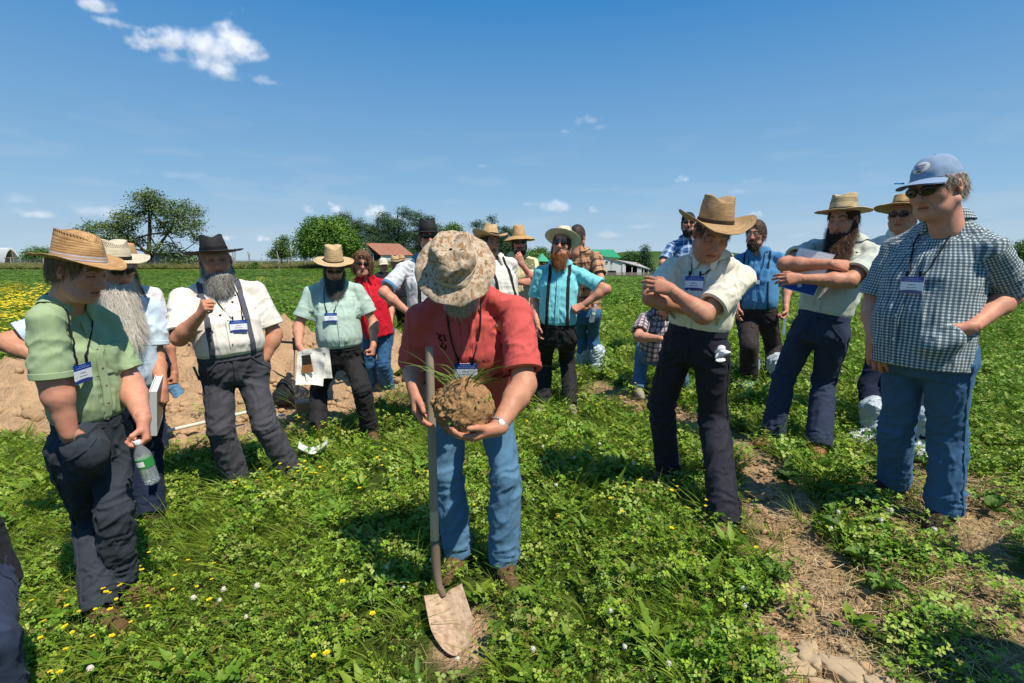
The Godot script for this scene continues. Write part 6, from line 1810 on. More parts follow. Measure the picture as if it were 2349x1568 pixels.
# ---------------------------------------------------------------- extras worn by single people
func cap_soup(h := 0.10, bill := 0.085) -> Array:
	var o := Soup.new()
	var z := noise(44, 1.0, 2)
	var nu := 48; var nv := 12
	for j in nv + 1:
		var t := float(j) / nv * PI * 0.5
		for i in nu + 1:
			var a := TAU * i / nu
			var d := Vector3(sin(a), 0, cos(a))
			var r := cos(t)
			var p := Vector3(d.x * 0.087 * pow(r, 0.82), h * sin(t), d.z * 0.106 * pow(r, 0.82))
			p += d * z.get_noise_3d(p.x * 20.0, p.y * 20.0, p.z * 20.0) * 0.006
			o.vert(p, d, Vector2(a, t))
	for j in nv:
		for i in nu:
			var a := j * (nu + 1) + i
			o.quad(a, a + 1, a + nu + 2, a + nu + 1)
	o.smooth()
	var b := Soup.new()
	for side in 2:
		var k := b.v.size()
		for j in 7:
			for i in 21:
				var u := lerpf(-1.0, 1.0, i / 20.0)
				var a := u * 1.18
				var e := j / 6.0 * bill * sqrt(maxf(1.0 - 0.75 * u * u, 0.02))
				var p := Vector3(sin(a) * (0.087 + e * 0.35), 0.004 - 0.055 * u * u * (0.35 + e / bill * 0.65) * 0.55 - e * 0.26, cos(a) * 0.104 + e)
				if side == 1: p.y -= 0.004
				b.vert(p)
		for j in 6:
			for i in 20:
				var a := k + j * 21 + i
				if side == 0: b.quad(a, a + 21, a + 22, a + 1)
				else: b.quad(a, a + 1, a + 22, a + 21)
	b.smooth()
	return [o, b]

func blue_cap(s: Dictionary, o: Node3D, at: Transform3D) -> void:
	var c := cap_soup(0.105, 0.080)
	var t := at * Transform3D(Basis(Vector3.RIGHT, -0.12), Vector3(0, 0.046, -0.008))
	var crown := inst("cap", c[0].mesh(), M.cap_blue, o); crown.transform = t
	var bill := inst("visor", c[1].mesh(), M.cap_blue, crown)
	# oval patch on the front, curved with the crown
	var pat := Soup.new()
	for ring in 6:
		for i in 33:
			var a := TAU * i / 32.0
			var q := Vector2(cos(a) * 0.037, sin(a) * 0.024) * ring / 5.0 + Vector2(0.004, 0.052)
			pat.vert(cap_point(q, 0.004), Vector3.BACK)
	for ring in 5:
		for i in 32:
			var a := ring * 33 + i
			pat.quad(a, a + 33, a + 34, a + 1)
	pat.smooth()
	var pn := inst("patch", pat.mesh(), plain_mat(Color(0.72, 0.72, 0.74), 0.7), crown)
	var f := SystemFont.new()
	f.font_names = PackedStringArray(["Droid Sans"]); f.font_weight = 700
	var words := [["ORGANIC", 0.0595, 0.0113], ["VALLEY", 0.0490, 0.0113]]
	for w in words:
		var tm := TextMesh.new()
		tm.text = w[0]; tm.font = f; tm.font_size = 24; tm.pixel_size = w[2] / 24.0; tm.depth = 0.0008
		var li := inst("lettering", tm, plain_mat(Color(0.05, 0.06, 0.20), 0.7), crown)
		var c0 := cap_point(Vector2(0.004, w[1]), 0.0062)
		var up := (cap_point(Vector2(0.004, w[1] + 0.004), 0.0062) - c0).normalized()
		var rt := (cap_point(Vector2(0.010, w[1]), 0.0062) - cap_point(Vector2(-0.002, w[1]), 0.0062)).normalized()
		li.transform = Transform3D(Basis(rt, up, rt.cross(up)), c0)
	var bar := Soup.new()
	bar.ball(cap_point(Vector2(0.004, 0.0365), 0.005), Vector3(0.010, 0.005, 0.0015), Basis.IDENTITY, 12, 6, Color(0.45, 0.03, 0.03))
	bar.ball(cap_point(Vector2(0.004, 0.0335), 0.005), Vector3(0.015, 0.0028, 0.0015), Basis.IDENTITY, 12, 6, Color(0.08, 0.25, 0.06))
	inst("emblem", bar.mesh(), M.striped_band, crown)
	var tp := Soup.new()
	tp.tube([Vector3(-0.085, 0.002, 0.075), Vector3(-0.112, 0.010, 0.100)], [0.004, 0.0035], 6)
	inst("ribbon_tape", tp.mesh(), plain_mat(Color(0.02, 0.25, 0.60), 0.5), crown)
	var bt := Soup.new()
	bt.ball(Vector3(0, 0.106, 0), Vector3(0.006, 0.003, 0.006))
	inst("button", bt.mesh(), M.cap_blue, crown)

func cap_point(q: Vector2, off: float) -> Vector3:
	var t := asin(clampf(q.y / 0.105, 0, 0.99))
	var r := pow(cos(t), 0.82)
	var a := asin(clampf(q.x / (0.098 * r), -0.95, 0.95))
	var p := Vector3(sin(a) * 0.087 * r, q.y, cos(a) * 0.106 * r)
	return p + Vector3(sin(a), 0.5 * sin(t), cos(a)).normalized() * (off + 0.002)

func dark_cap(s: Dictionary, o: Node3D, at: Transform3D) -> void:
	var c := cap_soup(0.10, 0.0)
	var crown := inst("cap", c[0].mesh(), plain_mat(Color(0.03, 0.04, 0.05), 0.9), o)
	crown.transform = at * Transform3D(Basis(Vector3.RIGHT, -0.1), Vector3(0, 0.046, -0.012))
	var t := cap_soup(0.10, 0.05)
	inst("visor", t[1].mesh(), plain_mat(Color(0.03, 0.04, 0.05), 0.9), crown).rotation.y = PI

func far_cap(s: Dictionary, o: Node3D, at: Transform3D) -> void:
	var c := cap_soup(0.105, 0.075)
	var m := plain_mat(Color(0.62, 0.56, 0.44), 0.9)
	var crown := inst("cap", c[0].mesh(), m, o)
	crown.transform = at * Transform3D(Basis.IDENTITY, Vector3(0, 0.046, -0.008))
	inst("visor", c[1].mesh(), m, crown)

func watch(s: Dictionary, o: Node3D, at: Transform3D) -> void:
	var b: Vector3 = s.base
	var d: Vector3 = (s.wrL - s.elL).normalized()
	var c: Vector3 = s.wrL - d * 0.022 - b
	var w := Soup.new()
	var side := d.cross(Vector3.UP).normalized()
	var up := side.cross(d)
	var pts := []; var rad := []
	for i in 25:
		var a := TAU * i / 24.0
		pts.append(c + (side * cos(a) + up * sin(a)) * 0.0345); rad.append(0.0055)
	w.tube(pts, rad, 6, Color.WHITE, false)
	var wn := inst("wristwatch", w.mesh(), plain_mat(Color(0.30, 0.30, 0.30), 0.3, 0.6), o)
	var f := Soup.new()
	f.ball(c + Vector3(0.3, 0.55, 0.8).normalized() * 0.036, Vector3(0.015, 0.015, 0.005), basis_from(d, Vector3(0.3, 0.55, 0.8)), 16, 8)
	var em := Soup.new()
	var sf: Field = s.shirt_f
	var T: float = (s.neck - s.pel).length()
	for q in [[0.0, 0.0, 0.018, 0.012], [0.018, 0.012, 0.004, 0.026], [-0.012, 0.004, -0.004, 0.030], [0.0, -0.004, 0.014, -0.020], [0.014, -0.020, -0.008, -0.026], [-0.014, -0.010, -0.006, -0.032], [0.006, 0.016, 0.022, 0.030]]:
		var pp := []; var rr := []
		for i in 4:
			var f2 := i / 3.0
			var r := front(s, sf, s.pel + s.U * (T - 0.20 + lerpf(q[1], q[3], f2)) + s.R * (0.095 + lerpf(q[0], q[2], f2)) + s.F * 0.3, -s.F, 0.003)
			pp.append(r[0] + r[1] * s.shirt_fold.at(r[0]) - b); rr.append(0.0035)
		em.tube(pp, rr, 5)
	inst("stitched_emblem", em.mesh(), plain_mat(Color(0.05, 0.012, 0.012), 0.9), o)
	inst("dial", f.mesh(), plain_mat(Color(0.55, 0.55, 0.52), 0.2, 0.6), wn)

func yoke(s: Dictionary, o: Node3D, at: Transform3D) -> void:
	# olive shoulder panel of the cream shirt
	var f: Field = s.shirt_f
	var y := Soup.new()
	var T: float = (s.neck - s.pel).length()
	for j in 7:
		for i in 21:
			var u := lerpf(-0.19, 0.19, i / 20.0)
			var t := T - 0.015 - 0.11 * j / 6.0 - absf(u) * 0.25
			var r := front(s, f, s.pel + s.U * t - s.R * u + s.F * 0.3, -s.F, 0.001)
			y.vert(r[0] + r[1] * (s.shirt_fold.at(r[0]) + 0.005) - s.base, r[1])
	for j in 6:
		for i in 20:
			var a := j * 21 + i
			y.quad(a, a + 21, a + 22, a + 1)
	y.smooth()
	inst("yoke", y.mesh(), cloth(Color(0.17, 0.18, 0.10)), o)

# ---------------------------------------------------------------- the lie of the land
func land(x: float, z: float) -> float:
	var d := maxf(-z, 0.0)
	var b := 0.055 * clampf(x, -2.6, 0.0) + 0.07 * clampf(x, 0.0, 3.4)
	b += 0.16 * exp(-((x - 2.4) * (x - 2.4) + (z + 7.0) * (z + 7.0)) / 3.0)
	var az := x / maxf(d, 2.0)
	var far := 0.62
	far = lerpf(far, 1.05, smoothstep(-0.62, -0.30, az))
	far = lerpf(far, -1.85, smoothstep(-0.12, 0.14, az))
	far = lerpf(far, 0.1, smoothstep(0.40, 0.8, az))
	b = lerpf(b, far, smoothstep(26.0, 118.0, d))
	var hill := 1.2 + 9.5 * smoothstep(0.10, 0.24, az) * smoothstep(0.62, 0.38, az)
	b = lerpf(b, hill, smoothstep(150.0, 480.0, d))
	return b

const HEAPS := [[-3.6, -6.9, 1.25, 0.85, 0.92], [-2.2, -7.0, 0.95, 0.80, 0.84], [-4.7, -6.5, 0.8, 0.8, 0.72], [-5.6, -5.6, 0.95, 0.65, 0.55], [-1.35, -7.0, 0.55, 0.7, 0.62], [-6.6, -5.4, 0.8, 0.7, 0.5], [-3.0, -5.7, 0.9, 0.35, 0.16], [-4.2, -5.0, 0.6, 0.4, 0.12]]

func heap(x: float, z: float) -> float:
	var h := 0.0
	for q in HEAPS:
		var a: float = (x - q[0]) / q[2]; var c: float = (z - q[1]) / q[3]
		h = maxf(h, q[4] * exp(-(a * a + c * c) * 0.9))
	return h

var soil_n := FastNoiseLite.new()
func ground_h(x: float, z: float) -> float:
	return land(x, z)

const TRACK := [Vector2(0.95, -5.7), Vector2(1.22, -5.14), Vector2(1.55, -4.45), Vector2(1.70, -3.98), Vector2(1.74, -3.60), Vector2(1.66, -3.02), Vector2(1.54, -2.70), Vector2(1.42, -2.36), Vector2(1.36, -2.09), Vector2(1.17, -1.69), Vector2(1.05, -1.40), Vector2(0.98, -1.1)]
const TRACK2 := [Vector2(2.75, -3.2), Vector2(2.50, -2.6), Vector2(2.25, -2.20), Vector2(2.10, -1.95), Vector2(1.95, -1.55), Vector2(1.8, -1.2)]

func seg_d(p: Vector2, pts: Array) -> float:
	var best := 99.0
	for i in pts.size() - 1:
		var a: Vector2 = pts[i]; var b: Vector2 = pts[i + 1]
		var t := clampf((p - a).dot(b - a) / (b - a).length_squared(), 0, 1)
		best = minf(best, p.distance_to(a + (b - a) * t))
	return best

func bare(x: float, z: float) -> float:
	# 1 where the soil lies open, 0 under the sward
	var p := Vector2(x, z)
	var d := 0.0
	if z > -9.0:
		var w := soil_n.get_noise_2d(x * 2.6, z * 2.6) * 0.13 + soil_n.get_noise_2d(x * 7.0 + 50, z * 7.0) * 0.06
		if x > 0.3:
			d = maxf(d, smoothstep(0.24, 0.12, seg_d(p, TRACK) + w))
			d = maxf(d, 0.75 * smoothstep(0.26, 0.08, seg_d(p, TRACK2) + w * 1.8))
		var q := Vector2((x + 3.4) / 2.3, (z + 5.9) / 1.75).length()
		d = maxf(d, smoothstep(1.05, 0.85, q + w * 1.4))
		q = Vector2((x + 5.9) / 1.7, (z + 5.3) / 0.95).length()
		d = maxf(d, smoothstep(1.05, 0.85, q + w * 1.4))
		q = Vector2((x + 2.35) / 0.7, (z + 5.15) / 0.45).length()
		d = maxf(d, 0.7 * smoothstep(1.05, 0.7, q + w * 2.0))
		q = Vector2((x + 1.6) / 0.75, (z + 6.7) / 0.6).length()
		d = maxf(d, smoothstep(1.05, 0.8, q + w))
		q = Vector2((x + 0.20) / 0.13, (z + 1.88) / 0.20).length()
		d = maxf(d, smoothstep(1.1, 0.7, q))
	return clampf(d, 0, 1)

func make_ground() -> void:
	soil_n = noise(77, 1.0, 3)
	var rough := noise(78, 1.0, 4)
	var cell_n := noise(79, 1.0, 1, FastNoiseLite.TYPE_CELLULAR)
	cell_n.cellular_return_type = FastNoiseLite.RETURN_DISTANCE
	var xs := []
	var zs := []
	# fine near the camera, coarser and coarser out to the horizon
	var v := 0.0
	while v < 8.0: xs.append(v); v += 0.05 if v < 5.4 else 0.11
	while v < 3000.0: xs.append(v); v *= 1.09
	var all_x := []
	for i in range(xs.size() - 1, 0, -1): all_x.append(-xs[i])
	all_x.append_array(xs)
	v = 0.0
	for k in [300.0, 60.0, 12.0, 3.0, 1.0]: zs.append(k)
	while v < 9.0: zs.append(-v); v += 0.05 if v < 7.6 else 0.1
	while v < 3600.0: zs.append(-v); v *= 1.07
	var o := Soup.new()
	for z in zs:
		for x in all_x:
			var h := land(x, z)
			var b := 0.0
			if z > -12.0 and absf(x) < 9.0 and z < 1.5:
				b = bare(x, z)
				var hp := heap(x, z)
				var n := rough.get_noise_2d(x * 3.0, z * 3.0) * 0.05 + rough.get_noise_2d(x * 12.0, z * 12.0) * 0.022
				h += hp + b * n * (1.0 + 2.0 * minf(hp, 0.6)) - b * 0.02 * float(x > 0)
				if hp > 0.10:
					h += smoothstep(0.10, 0.3, hp) * (0.07 * (cell_n.get_noise_2d(x * 4.0, z * 4.0) + 0.6) + 0.035 * (cell_n.get_noise_2d(x * 11.0 + 7.0, z * 11.0) + 0.6))
					h += (absf(rough.get_noise_2d(x * 5.0, z * 5.0)) * 0.10 + maxf(rough.get_noise_2d(x * 9.0, z * 9.0), 0.0) * 0.10) * smoothstep(0.12, 0.4, hp)
			var soil := Color(0.40, 0.27, 0.165)
			var k := 1.0 + 0.30 * rough.get_noise_2d(x * 6.0, z * 6.0) + 0.16 * rough.get_noise_2d(x * 25.0, z * 25.0)
			if x > 0.3: soil = Color(0.36, 0.245, 0.145)
			soil = Color(soil.r * k, soil.g * k, soil.b * k)
			var d := Vector2(x, z).length()
			var sward := Color(0.055, 0.075, 0.018).lerp(Color(0.040, 0.088, 0.014), smoothstep(6.0, 30.0, d))
			var pat := rough.get_noise_2d(x * 0.06, z * 0.06)
			sward = sward.lerp(Color(0.055, 0.105, 0.020), clampf(0.5 + pat, 0, 1))
			# a strip of dry grass along the far edge of the field
			var edge := smoothstep(0.07, 0.0, absf(-z - 74.0 - 6.0 * pat) / 74.0) * (1.0 if x < 10.0 else 0.35)
			sward = sward.lerp(Color(0.30, 0.235, 0.11), edge * 0.8)
			if -z > 80.0: sward = sward.lerp(Color(0.11, 0.145, 0.045), 0.8 * (1.0 - smoothstep(120.0, 400.0, d)))
			var c := sward.lerp(soil, b)
			o.vert(Vector3(x, h, z), Vector3.UP, Vector2(x, z), c)
	var w := all_x.size()
	for j in zs.size() - 1:
		for i in w - 1:
			var a := j * w + i
			o.quad(a, a + 1, a + w + 1, a + w)
	o.smooth()
	var m := plain_mat(Color.WHITE, 0.95, 0.15)
	m.vertex_color_use_as_albedo = true
	m.heightmap_enabled = true
	m.heightmap_texture = noise_tex(81, 0.03, 5, 512)
	m.heightmap_scale = 2.2
	m.uv1_triplanar = true; m.uv1_scale = Vector3(2.2, 2.2, 2.2)
	var g := inst("field_ground", o.mesh(), m)
	tag(g, "green hay field with trampled sward, bare tan soil and a spoil heap", "", "", "structure")

func ground_at(x: float, z: float) -> float:
	return land(x, z) + heap(x, z)

# ---------------------------------------------------------------- plants of the sward
func leaf_mat(back: Color) -> StandardMaterial3D:
	var m := plain_mat(Color.WHITE, 0.5, 0.35)
	m.vertex_color_use_as_albedo = true
	m.backlight_enabled = true
	m.backlight = back
	return m

func leaf(o: Soup, p: Vector3, dir: Vector3, up: Vector3, l: float, w: float, c: Color, fold := 0.25) -> void:
	# a blade with a midrib: two halves that fold upwards
	var s := dir.cross(up).normalized()
	var n := s.cross(dir).normalized()
	var m := p + dir * l * 0.5
	var t := p + dir * l - n * l * 0.12
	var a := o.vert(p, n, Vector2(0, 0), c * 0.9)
	var b := o.vert(m + s * w + n * w * fold, (n - s * fold).normalized(), Vector2(0.5, 1), c)
	var k := o.vert(t, (n + dir * 0.2).normalized(), Vector2(1, 0), c)
	var d := o.vert(m - s * w + n * w * fold, (n + s * fold).normalized(), Vector2(0.5, 1), c)
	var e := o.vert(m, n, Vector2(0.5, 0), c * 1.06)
	o.tri(a, b, e); o.tri(e, b, k); o.tri(a, e, d); o.tri(d, e, k)

func blade(o: Soup, p: Vector3, dir: Vector3, bend: Vector3, l: float, w: float, c: Color, segs := 3) -> void:
	var s := dir.cross(Vector3(bend.z, 0.2, -bend.x)).normalized()
	if s.length() < 0.5: s = Vector3.RIGHT
	var prev := -1
	for i in segs + 1:
		var f := float(i) / segs
		var q := p + dir * l * f + bend * l * f * f
		var ww := w * (1.0 - f * f * 0.95)
		var n := (s.cross(dir + bend * 2.0 * f)).normalized()
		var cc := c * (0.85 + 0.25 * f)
		var a := o.vert(q - s * ww, n, Vector2(f, 0), cc)
		o.vert(q + s * ww, n, Vector2(f, 1), cc)
		if prev >= 0: o.quad(prev, prev + 1, a + 1, a)
		prev = a

func clover_clump(s: int, leaves: int, rad: float, size: float, ca: Color, cb: Color, low := 0.3) -> ArrayMesh:
	var r := rng(s)
	var o := Soup.new()
	for i in leaves:
		var a := r.randf() * TAU
		var q := sqrt(r.randf()) * rad
		var h := r.randf_range(low, 1.0) * 0.125
		var p := Vector3(cos(a) * q, h, sin(a) * q)
		var up := Vector3(r.randf_range(-0.75, 0.75), 1.0, r.randf_range(-0.75, 0.75)).normalized()
		var c := ca.lerp(cb, r.randf())
		if r.randf() < 0.05: c = Color(0.16, 0.15, 0.035)
		elif r.randf() < 0.14: c = Color(0.28, 0.36, 0.085)
		var x := up.cross(Vector3(r.randf() - 0.5, 0, r.randf() - 0.5)).normalized()
		var z := x.cross(up)
		var l := size * r.randf_range(0.7, 1.25)
		for k in 3:
			var t := TAU * k / 3.0 + r.randf() * 0.2
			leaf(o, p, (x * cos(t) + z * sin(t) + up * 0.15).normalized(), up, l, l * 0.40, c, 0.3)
		if i % 2 == 0: blade(o, Vector3(p.x * 0.6, 0, p.z * 0.6), Vector3(p.x * 0.4, h, p.z * 0.4).normalized(), Vector3.ZERO, Vector3(p.x * 0.4, h, p.z * 0.4).length(), 0.0011, Color(0.09, 0.13, 0.03), 1)
	return o.mesh()

func grass_tuft(s: int, n: int, l: float, w: float, ca: Color, cb: Color, spread := 0.6) -> ArrayMesh:
	var r := rng(s)
	var o := Soup.new()
	for i in n:
		var a := r.randf() * TAU
		var d := Vector3(cos(a), 0, sin(a))
		var ll := l * r.randf_range(0.45, 1.2)
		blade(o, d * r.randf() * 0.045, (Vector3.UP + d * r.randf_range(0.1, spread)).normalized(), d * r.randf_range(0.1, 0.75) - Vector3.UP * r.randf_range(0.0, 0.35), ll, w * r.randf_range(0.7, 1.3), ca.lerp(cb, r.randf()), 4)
	return o.mesh()

func weed_clump(s: int, n: int, l: float, ca: Color, cb: Color) -> ArrayMesh:
	# narrow toothed leaves: dandelion, alfalfa and the like
	var r := rng(s)
	var o := Soup.new()
	for i in n:
		var a := r.randf() * TAU
		var d := Vector3(cos(a), r.randf_range(0.2, 1.3), sin(a)).normalized()
		var p := Vector3(r.randf() - 0.5, 0, r.randf() - 0.5) * 0.08 + Vector3.UP * r.randf() * 0.07
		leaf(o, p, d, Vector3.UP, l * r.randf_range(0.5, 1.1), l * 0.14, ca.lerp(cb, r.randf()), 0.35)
	return o.mesh()

func straw_bits(s: int, n: int, ca: Color, cb: Color) -> ArrayMesh:
	var r := rng(s)
	var o := Soup.new()
	for i in n:
		var a := r.randf() * TAU
		var d := Vector3(cos(a), r.randf_range(-0.08, 0.25), sin(a)).normalized()
		blade(o, Vector3(r.randf() - 0.5, 0.04 + r.randf() * 0.12, r.randf() - 0.5) * Vector3(0.3, 0.12, 0.3), d, Vector3(r.randf() - 0.5, -0.2, r.randf() - 0.5) * 0.4, r.randf_range(0.05, 0.17), 0.0014, ca.lerp(cb, r.randf()), 2)
	return o.mesh()

class Spread:
	var t: Array[Transform3D] = []
	var c: Array[Color] = []

func scatter(called: String, label: String, m: Mesh, mat: Material, sp: Spread) -> void:
	if sp.t.is_empty(): return
	var mm := MultiMesh.new()
	mm.transform_format = MultiMesh.TRANSFORM_3D
	mm.use_colors = true
	mm.mesh = m
	mm.instance_count = sp.t.size()
	for i in sp.t.size():
		mm.set_instance_transform(i, sp.t[i])
		mm.set_instance_color(i, sp.c[i])
	var o := MultiMeshInstance3D.new()
	o.multimesh = mm
	o.material_override = mat
	o.name = numbered(called)
	add_child(o)
	tag(o, label, "", "", "stuff")

func put(sp: Spread, r: RandomNumberGenerator, x: float, z: float, s: float, tone: float, sink := 0.0, tall := 1.0) -> void:
	var b := Basis(Vector3.UP, r.randf() * TAU) * Basis(Vector3(r.randf() - 0.5, 0, r.randf() - 0.5).normalized(), r.randf() * 0.25)
	sp.t.append(Transform3D(b.scaled(Vector3(s, s * tall * r.randf_range(0.75, 1.2), s)), Vector3(x, ground_at(x, z) - sink, z)))
	var warm := r.randf_range(-0.1, 0.12)
	tone *= 1.14
	sp.c.append(Color(tone * (1.0 + warm), tone, tone * (1.0 - warm)))

func make_vegetation() -> void:
	var r := rng(90)
	var pn := noise(91, 1.0, 3)
	var g1 := Color(0.062, 0.150, 0.011); var g2 := Color(0.250, 0.380, 0.038)
	var clover := []
	for i in 6: clover.append(clover_clump(100 + i, 26, 0.085, [0.014, 0.017, 0.021, 0.015, 0.024, 0.013][i], g1, g2))
	var coarse := []
	for i in 3: coarse.append(clover_clump(120 + i, 22, 0.12, 0.024, Color(0.065, 0.150, 0.012), Color(0.150, 0.265, 0.026)))
	var grass := []
	for i in 4: grass.append(grass_tuft(130 + i, 22, [0.17, 0.22, 0.19, 0.27][i], 0.0027, Color(0.085, 0.165, 0.016), Color(0.30, 0.38, 0.06), 0.9))
	var weed := []
	for i in 3: weed.append(weed_clump(140 + i, 16, [0.10, 0.13, 0.08][i], Color(0.065, 0.145, 0.014), Color(0.17, 0.27, 0.032)))
	var dry := []
	for i in 2: dry.append(straw_bits(150 + i, 26, Color(0.36, 0.25, 0.12), Color(0.62, 0.47, 0.27)))
	var mat := leaf_mat(Color(0.50, 0.62, 0.16))
	var drym := leaf_mat(Color(0.3, 0.25, 0.15))
	var sc := []; var sg := []; var sw := []; var sd := []; var sf := []
	for i in 6: sc.append(Spread.new())
	for i in 4: sg.append(Spread.new())
	for i in 3: sw.append(Spread.new())
	for i in 2: sd.append(Spread.new())
	for i in 3: sf.append(Spread.new())
	# [from, to, per square metre, scale]
	for band in [[1.05, 2.6, 230.0, 0.85], [2.6, 4.6, 190.0, 0.95], [4.6, 8.0, 110.0, 1.15], [8.0, 14.0, 55.0, 1.5]]:
		var area: float = 1.12 * (band[1] * band[1] - band[0] * band[0])
		for k in int(area * band[2]):
			var d := sqrt(lerpf(band[0] * band[0], band[1] * band[1], r.randf()))
			var x := r.randf_range(-1.12, 1.12) * d
			var z := -d
			var b := bare(x, z)
			var f := pn.get_noise_2d(x * 1.1, z * 1.1)
			var tone := 1.0 + 0.22 * pn.get_noise_2d(x * 0.7 + 30.0, z * 0.7)
			var q := r.randf()
			if seg_d(Vector2(x, z), [Vector2(-0.34, -2.02), Vector2(-0.22, -1.70)]) < 0.16 and (q > 0.35 or z > -1.9): continue
			if b > 0.25 and r.randf() < b * 0.96 + 0.1 * float(heap(x, z) > 0.1):
				if x > 0.3 and q < 0.30: put(sd[r.randi() % 2], r, x, z, r.randf_range(0.6, 1.2), r.randf_range(0.7, 1.1), -0.01)
				continue
			if seg_d(Vector2(x, z), TRACK2) < 0.55 and z > -3.0 and q < 0.5:
				put(sd[r.randi() % 2], r, x, z, r.randf_range(0.8, 1.3), r.randf_range(0.7, 1.1)); continue
			var s: float = band[3] * r.randf_range(0.75, 1.25) * (1.0 + 0.25 * f)
			# the left of the foreground is trampled grass, the rest clover
			var grassy := clampf(0.55 + 0.5 * smoothstep(-0.9, -2.0, x) * smoothstep(6.0, 3.0, d) + 0.35 * f, 0.06, 0.75)
			if q < grassy * 0.6: put(sg[r.randi() % 4], r, x, z, s * 0.85, tone * 1.05)
			elif q < grassy * 0.6 + 0.10: put(sw[r.randi() % 3], r, x, z, s, tone)
			elif q < grassy * 0.6 + 0.12: put(sd[r.randi() % 2], r, x, z, s * 0.8, 0.9)
			else: put(sc[r.randi() % 6], r, x, z, s, tone)
	for band in [[14.0, 28.0, 16.0, 2.2], [28.0, 50.0, 5.0, 3.2], [50.0, 74.0, 2.2, 4.2]]:
		var area: float = 1.08 * (band[1] * band[1] - band[0] * band[0])
		for k in int(area * band[2]):
			var d := sqrt(lerpf(band[0] * band[0], band[1] * band[1], r.randf()))
			var x := r.randf_range(-1.08, 1.08) * d
			var f := pn.get_noise_2d(x * 0.12, d * 0.12)
			put(sf[r.randi() % 3], r, x, -d, band[3] * r.randf_range(0.7, 1.2), 0.95 + 0.25 * f, 0.0, clampf(14.0 / d, 0.3, 0.9))
	var cr := Field.new()
	cr.ell(Vector3.ZERO, Vector3(0.03, 0.02, 0.024), Basis(Vector3(1, 1, 0).normalized(), 0.6), 0.01); cr.ell(Vector3(0.02, 0.008, 0.01), Vector3(0.018, 0.016, 0.02), Basis.IDENTITY, 0.008)
	var crm := cr.build(0.008); Folds.new(3, 0.008, 0.004).apply(crm)
	var scr := Spread.new()
	for k in 6000:
		var x := r.randf_range(-7.6, -0.8); var z := r.randf_range(-7.9, -4.3)
		if k > 5000:
			x = r.randf_range(0.9, 2.0); z = r.randf_range(-5.4, -1.3)
		if bare(x, z) < 0.55: continue
		put(scr, r, x, z, pow(r.randf(), 4.0) * (2.2 if k <= 5000 else 0.8) + 0.25, r.randf_range(0.7, 1.15), 0.008)
	scatter("soil_crumbs", "crumbs and small lumps of tan soil strewn over the bare ground", crm.mesh(), plain_mat(Color(0.40, 0.27, 0.155), 0.95), scr)
	for i in 6: scatter("clover", "low green clover covering the ground round the men's feet", clover[i], mat, sc[i])
	for i in 4: scatter("grass", "tufts of grass standing in the clover", grass[i], mat, sg[i])
	for i in 3: scatter("weeds", "narrow-leaved weeds among the clover", weed[i], mat, sw[i])
	for i in 2: scatter("dry_grass", "dry straw lying on the open soil and among the plants", dry[i], drym, sd[i])
	for i in 3: scatter("hay_crop", "dense green hay crop stretching back to the far edge of the field", coarse[i], mat, sf[i])
	# tall pale grass along the fence at the far side
	var rough := [grass_tuft(160, 40, 0.9, 0.022, Color(0.11, 0.14, 0.04), Color(0.30, 0.27, 0.12), 0.5), grass_tuft(161, 40, 0.7, 0.022, Color(0.09, 0.13, 0.035), Color(0.24, 0.24, 0.09), 0.5)]
	var ss := [Spread.new(), Spread.new()]
	for k in 5200:
		var d := r.randf_range(78.0, 96.0)
		var x := lerpf(-1.1, 0.02, r.randf()) * d
		put(ss[k % 2], r, x, -d, r.randf_range(0.7, 1.3), 1.0)
	for i in 2: scatter("tall_grass", "tall pale grass along the far fence", rough[i], mat, ss[i])
	# drifts of yellow flowers far out on the left
	var yel := Soup.new()
	for k in 14:
		var a := r.randf() * TAU
		var p := Vector3(cos(a) * r.randf() * 0.3, 0.26 + r.randf() * 0.16, sin(a) * r.randf() * 0.3)
		for j in 3:
			var t := TAU * j / 3.0 + r.randf()
			leaf(yel, p, Vector3(cos(t), 0.3, sin(t)).normalized(), Vector3.UP, 0.035, 0.018, Color(0.75, 0.58, 0.02), 0.1)
	var sy := Spread.new()
	var pn2 := noise(95, 1.0, 2)
	for k in 9000:
		var d := 8.0 + pow(r.randf(), 0.8) * 46.0
		var x := lerpf(-1.1, -0.35, r.randf()) * d
		var drift := exp(-pow((x / d + 1.0) / 0.16, 2.0)) * exp(-pow((d - 14.0) / 9.0, 2.0)) * 1.4 + exp(-pow((d - 33.0) / 2.2, 2.0)) * 0.35 * smoothstep(-0.75, -0.5, x / d)
		if r.randf() < 0.55 * drift * (0.45 + 0.9 * pn2.get_noise_2d(x * 0.5, d * 0.3)): put(sy, r, x, -d, r.randf_range(0.8, 1.4) * (1.0 + d * 0.012), 1.0)
	scatter("yellow_flowers", "drift of yellow flowers out in the field on the left", yel.mesh(), leaf_mat(Color(0.4, 0.35, 0.05)), sy)
	make_flowers(r)
	make_broad_weeds(r)

